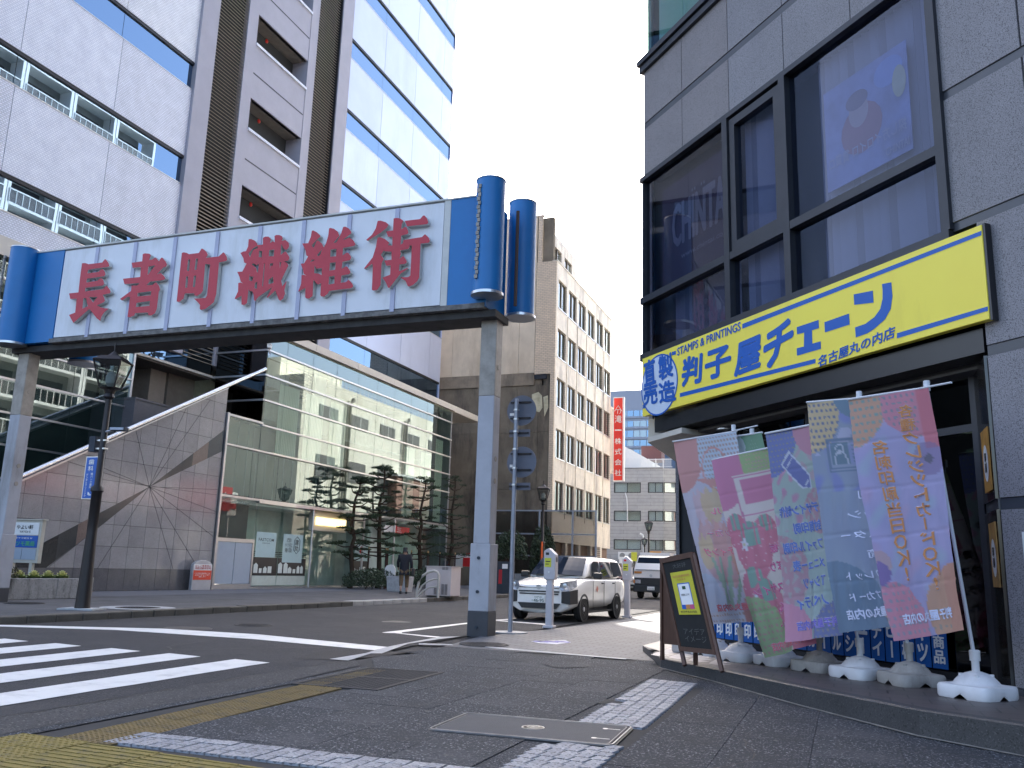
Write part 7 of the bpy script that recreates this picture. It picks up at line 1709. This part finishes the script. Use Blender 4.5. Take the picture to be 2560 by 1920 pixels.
def banner(label, base_px, pole_px, cor, paint_fn, old=False, bar=None, rot=0.0, texts=(), wave=1.0, seed=0, color=None, cap=True, DC=None):
    "base_px: centre of the foot; pole_px: top of the pole; cor: four cloth corners TL TR BR BL"
    p = on_step(*base_px); t = thing('banner_stand', label, 'banner stand', tuple(p), group='banner stands in a row on the shop step', world=True)
    mb = base_mesh(); mw_ = Matrix.Rotation(ang + rot, 3, 'Z'); mb.v = [tuple(mw_ @ Vector((v[0] * .70, v[1] * .70, v[2] * .92)) + p) for v in mb.v]
    obj('water_base', mb, baseg if old else basew, t, sm=45)
    D = DC or nR.x * p.x + nR.y * p.y
    top = PF(*pole_px, D); stem = Vector((p.x, p.y, p.z + .385))
    obj('pole', MB().tube([stem - Vector((0, 0, .1)), top], [.017, .013], 8), polew, t, sm=60)
    if cap: obj('pole_cap', MB().tube([top - Vector((0, 0, .04)), top + Vector((0, 0, .05))], .028, 8), polew, t)
    C = [PF(u, v, D - .03) for u, v in cor]
    rnd = random.Random(seed); ph = [rnd.uniform(0, 6.28) for _ in range(5)]
    wd = (C[1] - C[0]).length; ht = (C[3] - C[0]).length
    def pos(a, b):
        "a across from left, b down from the top"
        q = lerp(lerp(C[0], C[1], a), lerp(C[3], C[2], a), b)
        e = math.sin(a * 5 + ph[0] + b * 2) * .034 * b + math.sin(b * 9 + ph[1] + a * 3) * .012 + math.sin(a * 11 + b * 5 + ph[2]) * .016 * b + .07 * b * (1 - a) * math.sin(b * 3 + ph[3]) + .007 * math.sin(a * 31 + b * 13 + ph[4]) * b * (1 + math.sin(b * 17)) + .02 * math.exp(-((a - .3 - .3 * b) / .09) ** 2) * b
        for f in (.2, .4, .6, .8): e += -.006 * math.exp(-((b - f) / .006) ** 2)                      # fold lines
        return q - nR * (e * wave)
    nx, ny = 44, 150
    vs = [tuple(pos(i / nx, j / ny)) for j in range(ny + 1) for i in range(nx + 1)]
    fs = [(j * (nx + 1) + i, j * (nx + 1) + i + 1, (j + 1) * (nx + 1) + i + 1, (j + 1) * (nx + 1) + i) for j in range(ny) for i in range(nx)]
    me = bpy.data.meshes.new('cloth'); me.from_pydata(vs, [], fs); me.materials.append(cloth)
    ca = me.color_attributes.new('print', 'FLOAT_COLOR', 'POINT'); buf = []
    for j in range(ny + 1):
        for i in range(nx + 1): buf += [*fade(paint_fn(i / nx * wd, j / ny * ht, wd, ht)), 1]
    ca.data.foreach_set('color', buf)
    c = link('cloth', me, t); c.matrix_parent_inverse = Matrix.Translation(-t.location); smooth(c, 80)
    l = MB().tube([C[0] + Vector((0, 0, .005)), C[1] + Vector((0, 0, .005))], .012, 6); obj('crossbar', l, polew, t)
    if bar: a, b = PF(*bar[0], D - .04), PF(*bar[1], D - .04); obj('crossbar_end', MB().tube([a, b], .009, 6), polew, t)
    nm = 0
    for (s_, a0, b0, a1, b1, m_, bold) in texts:
        vs_, fs_ = text_geo(s_, 0)
        def place(x, y, off, da=0, db=0): q = pos(a0 + (a1 - a0) * (1 - x) + da, b1 + (b0 - b1) * y + db); return tuple(q - nR * off)
        for hal, rad_, base_off, m2 in ((True, .0085, .003, orn_w), (False, .002 + (.0025 if bold >= .012 else 0), .0048, m_)):
            if hal and m_ in (whp,): continue
            P_, F_ = [], []
            for k_, (dx, dy) in enumerate(((0, 0), (1, 0), (-1, 0), (0, 1), (0, -1), (.7, .7), (-.7, .7), (.7, -.7), (-.7, -.7))[: 9 if hal or bold >= .012 else 5]):
                o_ = len(P_); P_ += [place(x, y, base_off + .00012 * k_, dx * rad_ / wd * .8, dy * rad_ / ht * .8) for x, y in vs_]; F_ += [tuple(i + o_ for i in f) for f in fs_]
            mm = bpy.data.meshes.new('lettering'); mm.from_pydata(P_, [], F_); mm.materials.append(m2); link('lettering_outline' if hal else 'lettering', mm, c)
    return t
def fade(c):
    g = (c[0] + c[1] + c[2]) / 3; return tuple(min(.86, 1.16 * (lerp(q, g, .3) * .70 + t_ * .30)) for q, t_ in zip(c, (.44, .42, .54)))
def vtext(s_, a, b0, h, w, m_, gap=1.12, bold=.0, halo=None):
    out = []
    n = len(s_)
    for k, ch in enumerate(s_):
        bb = b0 + k * h * gap
        if ch in 'ー｜': out.append(('｜' if False else 'l', a + w * .45, bb, a + w * .55, bb + h * .9, m_, bold)); continue
        if ch == ' ': continue
        if ch == '！': out.append(('!', a + w * .4, bb, a + w * .58, bb + h * .9, m_, bold)); continue
        out.append((ch, a, bb, a + w, bb + h, m_, bold))
    return out
L = lambda r, g, b: rgb(r, g, b)
def dotmask(x, y, s, r): 
    X = x / s; Y = y / s; Y0 = math.floor(Y); X0 = X + (.5 if int(Y0) % 2 else 0); dx = (X0 % 1) - .5; dy = (Y % 1) - .5; return dx * dx + dy * dy < r * r
def circ(x, y, cx, cy, r): return (x - cx) ** 2 + (y - cy) ** 2 < r * r
def noise(x, y): return .5 + .25 * math.sin(x * 9 + 1.3 * math.sin(y * 6)) + .25 * math.sin(y * 7 + 1.7 * math.sin(x * 5 + 1))
def mixc(a, b, t): return tuple(p + (q - p) * max(0, min(1, t)) for p, q in zip(a, b))
# lavender banner
def pf8(x, y, w, h):
    c = mixc(L(150, 150, 215), L(170, 160, 225), noise(x * 2, y * 2)); k = noise(x * 1.3 + 2, y * 1.9)
    if k > .72: c = mixc(c, L(150, 185, 215), (k - .72) * 3)
    if k < .25: c = mixc(c, L(190, 150, 205), (.25 - k) * 3)
    if circ(x, y, 0, .0, w * .50) or circ(x, y, 0.05, .3, w * .20): c = L(222, 152, 70); c = L(90, 165, 150) if dotmask(x, y, .075, .26) and x + y * .9 < w * .8 else c
    if x > w * .42 and circ(x, y, w * .85, -.05, w * .52): c = L(226, 105, 135); c = L(80, 140, 150) if dotmask(x, y, .07, .22) and x < w * .82 else c
    if x > w * .86 and y < w * .60: c = L(228, 62, 82)
    if circ(x, y, w * .86, h * .3, w * .17): c = mixc(c, L(120, 80, 160), .7)
    if circ(x, y, w * .86, h * .3, w * .05): c = L(60, 60, 90)
    if circ(x, y, w * .06, h * .97, w * .46): c = L(228, 110, 140); c = L(130, 150, 170) if dotmask(x, y, .07, .22) else c
    if circ(x, y, w * .95, h * .92, w * .40): c = L(222, 150, 62); c = L(150, 150, 110) if dotmask(x, y, .08, .2) and y > h * .9 else c
    if x > w * .84 and circ(x, y, w * 1.0, h * .88, w * .34): c = L(222, 132, 30)
    if circ(x, y, w * .05, h * .70, w * .12): c = mixc(c, L(210, 150, 120), .7)
    if circ(x, y, w * .03, h * .74, w * .11): c = L(110, 60, 170)
    return c
orn = mat('print_orange', rgb(188, 130, 84), .8); orn_w = mat('print_halo', rgb(182, 178, 198), .8); blp = mat('print_blue', rgb(92, 116, 180), .8); pkp = mat('print_pink', rgb(190, 96, 136), .8); whp = mat('print_white', rgb(205, 210, 235), .8); tep = mat('print_teal', rgb(60, 120, 150), .8); redp = mat('print_rose', rgb(215, 120, 130), .8)
t8 = vtext('各種クレジットカードＯＫ！', .62, .06, .052, .17, orn, 1.16, .012) + vtext('名刺印刷当日ＯＫ！', .26, .20, .056, .17, orn, 1.18, .012) + [('判子屋丸の内店', .18, .905, .86, .945, whp, .02)]
# blue banner
def pf7(x, y, w, h):
    c = mixc(L(120, 150, 190), L(132, 165, 195), noise(x, y))
    k = noise(x * 2.2 + 1, y * 2.2)
    if y < h * .42 and k > .45: c = mixc(c, L(95, 125, 215), (k - .45) * 3)
    if y < h * .25 and k < .3: c = mixc(c, L(190, 195, 235), .7)
    if circ(x, y, 0.0, .1, w * .55): c = L(220, 190, 95); c = L(60, 100, 150) if dotmask(x, y, .07, .27) else c
    if circ(x, y, w * .78, -.05, w * .3): c = L(50, 130, 160)
    if circ(x, y, 0.05, h * .97, w * .75): c = L(62, 130, 165)
    if circ(x, y, w * .95, h * .94, w * .25): c = L(215, 180, 100); c = L(100, 100, 120) if dotmask(x, y, .07, .2) else c
    if circ(x, y, w * .9, h * .8, w * .12): c = L(80, 100, 200)
    X, Y = x / w, y / h
    if .26 < X < 1.05 and .175 < Y < .33: c = mixc(c, L(150, 175, 205), .4)
    for q in (0, .018):
        if (.26 + q * 1.6 < X and .175 + q * .6 < Y < .33 - q * .6) and not (.275 + q * 1.6 < X and .181 + q * .6 < Y < .324 - q * .6): c = L(60, 120, 160)
    if .34 < X < .60 and .195 < Y < .30: c = L(45, 125, 150)
    dx, dy = (x - .47 * w), (y - .225 * h); r = math.hypot(dx, dy)
    if abs(r - .045) < .008: c = L(190, 205, 225)
    dx, dy = (x - .47 * w), (y - .283 * h)
    if dy < .03 and abs(math.hypot(dx, dy * .7) - .075) < .009 and Y < .298: c = L(190, 205, 225)
    if X > .65 and .20 < Y < .30 and (Y * 100) % 1.9 < .8: c = L(70, 125, 165)
    return c
t7 = []
for k, s_ in enumerate(('名刺', 'チラシ', 'ポスター', '封筒', 'パンフレット', 'ショップカード')):
    wv = .16 * len(s_); t7.append((s_, max(.3, .95 - wv * 1.0), .42 + k * .086, 1.05, .455 + k * .086, whp, .01))
t7.append(('判子屋丸の内店', .2, .915, .98, .955, whp, .02))
# green banner with the pencil
def pf6(x, y, w, h):
    c = mixc(L(150, 190, 175), L(165, 195, 180), noise(x, y)); k = noise(x * 4 + 3, y * 4)
    if x < w * .55 and k > .62 and y < h * .5: c = mixc(c, L(200, 120, 160), (k - .5) * 3)
    if k > .7 and y < h * .3: c = mixc(c, L(220, 130, 170), .5)
    if circ(x, y, w * .9, h * .42, w * .32) or circ(x, y, 0.0, h * .68, w * .5) : c = mixc(c, L(205, 95, 125), .75 if noise(x * 7, y * 7) > .35 else .3)
    if circ(x, y, 0, .02, w * .62): c = L(55, 100, 200); c = L(150, 160, 90) if dotmask(x, y, .06, .2) else c
    if x > w * .55 and circ(x, y, w * 1.0, 0.0, w * .45): c = L(215, 120, 150)
    if circ(x, y, 0.0, h * 1.0, w * .5): c = L(225, 120, 160)
    if circ(x, y, w * .98, h * .99, w * .42): c = L(60, 95, 175); c = L(140, 140, 110) if dotmask(x, y, .06, .2) else c
    # pencil
    px0, py0, px1, py1 = w * .36, h * .145, w * .70, h * .27; dx, dy = px1 - px0, py1 - py0; L_ = math.hypot(dx, dy); u = ((x - px0) * dx + (y - py0) * dy) / L_; v = abs(-(x - px0) * dy + (y - py0) * dx) / L_
    if -.03 < u < L_ * 1.33 and v < .105 * (1 if u < L_ else max(0, 1 - (u - L_) / (L_ * .30))) : c = L(200, 215, 235)
    if 0 < u < L_ * 1.25 and v < .085 * (1 if u < L_ else max(0, 1 - (u - L_) / (L_ * .27))) and not (.06 < u < .075) and not (L_ * 1.03 < u < L_ * 1.1 and v < .04): c = L(48, 88, 190)
    return c
t6 = []
for k, s_ in enumerate(('・デザイン制作', '・封筒印刷', '・ファイル印刷', '・メニュー表', '・Ｔシャツ', '・ノベルティ')): t6.append((s_, .98 - .125 * len(s_), .375 + k * .087, .96, .425 + k * .087, blp, .012))
t6.append(('判子屋丸の内店', .2, .915, .98, .955, mat('print_violet', rgb(120, 110, 190), .8), .02))
# strawberry banner
def pf5(x, y, w, h):
    c = mixc(L(222, 210, 190), L(228, 214, 198), noise(x, y))
    if circ(x, y, 0, .0, w * .62) and x < w * .9: c = L(218, 80, 140)
    if circ(x, y, w * 1.0, -.05, w * .70) and x > w * .48: c = L(150, 195, 60); c = L(205, 160, 100) if dotmask(x, y, .06, .2) else c
    if w * .45 < x < w * .9 and .12 < y < .32 and c[1] > .5 and dotmask(x, y, .05, .22): c = L(190, 130, 130)
    for (sx, sy, r) in ((.16, .42, .20), (.62, .46, .22), (.36, .53, .30), (.24, .72, .24), (.38, .80, .26)):
        X, Y = (x - sx * w), (y - sy * h)
        rr_ = r * w * (1 - .35 * max(0, Y) / (r * w))
        if X * X + (Y * .8) ** 2 < rr_ * rr_:
            c = L(226, 70, 105)
            if dotmask(x, y, .09, .10): c = L(240, 190, 200)
            if Y < -.35 * r * w and abs(X) < r * w * .55 * (.6 + .4 * math.sin(X * 60)): c = L(100, 175, 140)
    for (sx, sy) in ((.22, .47), (.3, .80), (.18, .745)):
        X, Y = x - sx * w, y - sy * h; a = math.atan2(Y, X); r = math.hypot(X, Y)
        if r < .085 * (.75 + .25 * math.cos(5 * a)): c = L(225, 225, 240)
        if r < .022: c = L(225, 215, 120)
    if circ(x, y, w * .02, h * .97, w * .55): c = L(150, 195, 80); c = L(205, 120, 100) if dotmask(x, y, .07, .22) else c
    if circ(x, y, w * 1.02, h * 1.0, w * .42): c = L(222, 62, 100)
    # board with a foot
    def fr(a0, b0, a1, b1, t_):
        ax, ay, bx, by = a0 * w, b0 * h, a1 * w, b1 * h
        return ax < x < bx and ay < y < by and not (ax + t_ < x < bx - t_ and ay + t_ < y < by - t_)
    if .28 * w < x < .99 * w and .11 * h < y < .335 * h and not circ(x, y, 0, 0, .3): 
        c = L(228, 214, 200)
        if fr(.29, .115, 1.2, .33, .018): c = L(218, 85, 145)
        if .40 * w < x < .93 * w and .135 * h < y < .27 * h: c = L(220, 80, 140)
    if .30 * w < x < .52 * w and .30 * h < y < .40 * h:
        if fr(.31, .2, .50, .395, .016) : c = L(218, 85, 145)
    return c
t5 = [('看板', .62, .50, .95, .54, pkp, .012), ('のぼり', .55, .585, .98, .63, pkp, .012), ('ガラスサイン', .18, .685, .98, .73, pkp, .012), ('のれん', .5, .78, .98, .82, pkp, .012), ('タペストリー', .4, .86, .98, .90, pkp, .012), ('判子屋丸の内店', .16, .945, .8, .98, redp, .02)]
# peach banner with tulips
def pf4(x, y, w, h):
    c = mixc(L(205, 200, 218), L(214, 206, 222), noise(x, y))
    if circ(x, y, 0, .02, w * .52): c = L(238, 140, 115)
    if circ(x, y, w * .95, .0, w * .62) and x > w * .4: c = L(190, 215, 235); c = L(190, 140, 90) if dotmask(x, y, .065, .24) else c
    # bent ring and curl
    X, Y = x - w * .62, (y - h * .19) * .9; r = math.hypot(X, Y)
    if abs(r - .27) < .014 and not (X > .05 and Y > .12): c = L(236, 140, 110)
    if w * .28 < x < w * .68 and h * .235 < y < h * .29 and (y - h * .235) > (x - w * .28) * .05 and (y - h * .235) < (x - w * .28) * .34 and x < w * .66: c = L(238, 145, 118)
    for (sx, sy, r, col) in ((.32, .39, .16, L(236, 190, 195)), (.46, .38, .15, L(238, 200, 105)), (.36, .60, .24, L(238, 165, 150)), (.62, .63, .26, L(236, 150, 120)), (.85, .66, .2, L(236, 140, 70)), (.22, .62, .14, L(240, 205, 110))):
        X, Y = x - sx * w, y - sy * h
        if abs(X) < r * w * 1.0 and X * X + (Y * .75) ** 2 < (r * w) ** 2 and Y > -r * w * .9 + .05 * math.sin(X * 40): c = mixc(col, c, .15)
    for (x0, x1) in ((.30, .50), (.62, .52), (.86, .60), (.45, .42)):
        if h * .66 < y < h * .93:
            f = (y / h - .66) / .27; xc = lerp(x0, x1, f) * w
            if abs(x - xc) < .05 * (1 - .6 * abs(f - .5)): c = L(150, 195, 140)
    if circ(x, y, w * .08, h * .93, w * .33): c = L(195, 215, 238)
    if y > h * .945: c = L(205, 215, 230); c = L(190, 150, 110) if dotmask(x, y, .07, .24) else c
    if circ(x, y, w * 1.0, h * 1.0, w * .34): c = L(215, 120, 80)
    return c
t4 = [('シール', .44, .405, .9, .44, redp, .01), ('ステッカー', .3, .52, 1.0, .56, redp, .01), ('カッティング', .18, .615, 1.0, .66, redp, .012), ('判子屋丸の内店', .2, .905, 1.0, .94, redp, .02)]
def pf3(x, y, w, h):
    c = L(70, 165, 85) if y < .25 else (L(205, 215, 200)); c = L(120, 190, 130) if y < .25 and dotmask(x, y, .05, .15) else c
    if circ(x, y, 0, .15, w * .3): c = L(180, 210, 200)
    return L(212, 60, 92) if y > h * .93 else c
banner('lavender banner with two columns of orange reversed writing, nearest and rightmost in the row', (2445, 1745), (2317, 966), [(2119, 1000), (2323, 970), (2418, 1575), (2223, 1603)], pf8, False, [(2300, 971), (2379, 956)], .1, t8, seed=1, DC=6.22)
banner('blue banner with an identity card picture, second from the right', (2278, 1712), (2148, 991), [(2017, 1007), (2163, 996), (2262, 1560), (2099, 1583)], pf7, True, [(2140, 996), (2160, 993)], -.25, t7, seed=2, DC=6.34)
banner('pale green banner with a blue pencil, third from the right', (2153, 1695), (2040, 1062), [(1913, 1085), (2034, 1062), (2112, 1588), (1969, 1606)], pf6, False, None, .05, t6, seed=3, DC=6.40)
banner('strawberry banner with a pink signboard picture, in the middle of the row', (2051, 1678), (1935, 1118), [(1780, 1151), (1925, 1120), (2046, 1608), (1903, 1645)], pf5, True, None, .15, t5, seed=4, DC=6.54)
banner('mostly hidden banner with a green top behind the strawberry banner', (1950, 1663), (1880, 1082), [(1838, 1092), (1906, 1082), (2010, 1580), (1930, 1600)], pf3, False, None, -.1, (), seed=5, DC=6.74)
banner('peach and lilac banner with tulips, leftmost in the row', (1853, 1652), (1834, 1072), [(1682, 1105), (1842, 1079), (1905, 1552), (1774, 1561)], pf4, False, [(1830, 1078), (1894, 1064)], .1, t4, seed=6, DC=6.66)
for (u, v), old, lab in (((1786, 1638), True, 'spare pale water base without a banner, right behind the blackboard'), ((1738, 1632), True, 'spare pale water base partly hidden behind the blackboard legs')):
    p = on_step(u, v); t = thing('water_base', lab, 'banner base', tuple(p), group='spare banner bases')
    mb = base_mesh(); mb.v = [(x * .70, y * .70, min(z, .245) * .9) for x, y, z in mb.v]; obj('shell', mb, basew if u == 1786 else baseg, t, sm=45, rot=(0, 0, ang + .1)); obj('filler_cap', MB().cyl((.08, -.066, .16), .024, .035, 10), baseg, t)
# the card picture on the blue banner is printed on it
# ================================================================== folding blackboard
ab = thing('blackboard_stand', 'folding wooden blackboard stand with a yellow poster at the left end of the step', 'A-board', (-1.9, 11.2, .1), world=True)
wood = mat('board_wood', (.075, .034, .02), .55, var=.25, scale=3, stretch=(6, 6, 1)); slate = mat('slate', (.008, .009, .009), .85, var=.3, scale=4)
f0, f1 = on_step(1712, 1664), on_step(1800, 1625)         # front leg feet: left, right
f1 = on_step(1806, 1640)
tL = Vector((0, 0, 0))
D0 = nR.x * f0.x + nR.y * f0.y
D1 = nR.x * f1.x + nR.y * f1.y
A0 = PF(1655, 1402, D0 + .22); A1 = PF(1735, 1385, D0 + .22)
bw = A1 - A0
foot2 = f0 + bw + Vector((0, 0, 0)); foot2.z = zs_at(foot2)
def leg(p, q, w=.028): return MB().tube([p, q], w, 4)
obj('leg', leg(f0, A0), wood, ab); obj('leg', leg(foot2, A1), wood, ab)
backo = nR * .52
k0 = on_step(1656, 1650); r0 = Vector((k0.x, k0.y, zs_at(k0))); r1 = foot2 + (r0 - f0); r1.z = zs_at(r1)
obj('leg', leg(r0, A0 + Vector((0, 0, .0))), wood, ab); obj('leg', leg(r1, A1), wood, ab)
def bp_(a, b, off=.0):
    q = lerp(lerp(A0, A1, a), lerp(f0, foot2, a), b); return q - nR * off
def slab_(name, a0, a1, b0, b1, o0, o1, m):
    m_ = MB(); c = [bp_(a0, b0, o0), bp_(a1, b0, o0), bp_(a1, b1, o0), bp_(a0, b1, o0), bp_(a0, b0, o1), bp_(a1, b0, o1), bp_(a1, b1, o1), bp_(a0, b1, o1)]; i = [m_.pt(p) for p in c]
    for q in ((0, 3, 2, 1), (4, 5, 6, 7), (0, 1, 5, 4), (1, 2, 6, 5), (2, 3, 7, 6), (3, 0, 4, 7)): m_.f.append([i[k] for k in q]); m_.m.append(0)
    return obj(name, m_, m, ab)
slab_('board', .04, .96, .02, .84, -.01, .02, slate); slab_('frame_rail', 0, 1, -.02, .03, -.02, .035, wood); slab_('frame_rail', 0, 1, .83, .87, -.02, .035, wood)
slab_('frame_stile', 0, .06, .03, .83, -.02, .035, wood); slab_('frame_stile', .94, 1, .03, .83, -.02, .035, wood)
def bback(a, b): return lerp(lerp(A0, A1, a), lerp(r0, r1, a), b)
m_ = MB(); m_.face([bback(.0, .0), bback(1, .0), bback(1, .84), bback(0, .84)]); obj('rear_board', m_, wood, ab, fix=False)
pst = slab_('poster', .22, .84, .14, .54, .021, .024, mat('poster_lime', (.50, .46, .03), .6, var=.06))
def bl4(name, a0, a1, b0, b1, off, m):
    m_ = MB(); m_.face([bp_(a0, b0, off), bp_(a1, b0, off), bp_(a1, b1, off), bp_(a0, b1, off)]); return obj(name, m_, m, pst, fix=False)
def btext(s_, a0, a1, b0, b1, m, bold=.01):
    vs_, fs_ = text_geo(s_, bold); mm = bpy.data.meshes.new('lettering'); mm.from_pydata([tuple(bp_(a0 + (a1 - a0) * x, b1 + (b0 - b1) * y, .030)) for x, y in vs_], [], fs_); mm.materials.append(m); link('lettering', mm, pst)
bl4('printed_screen', .36, .72, .25, .49, .026, bluem); bl4('printed_screen', .38, .70, .26, .45, .027, whitem); bl4('printed_mark', .49, .59, .28, .31, .028, greeni)
for k, m in enumerate((bluem, mat('poster_tile_orange', (.5, .2, .05), .6), mat('poster_tile_pink', (.5, .08, .2), .6))): bl4('printed_tile', .36 + k * .12, .36 + (k + 1) * .12, .45, .49, .028, m)
btext('当日名刺印刷', .28, .78, .17, .195, orn); btext('できます', .38, .66, .205, .225, orn); btext('お気軽にどうぞ', .42, .66, .35, .37, ink); btext('判子屋丸の内店',   .3, .76, .505, .525, ink)
chalk = mat('chalk', (.08, .08, .08), .8); btext('大好評', .35, .75, .06, .105, chalk, 0); btext('アイデア\nイメージ', .25, .85, .66, .78, chalk, 0)
# identity card picture printed on the blue banner
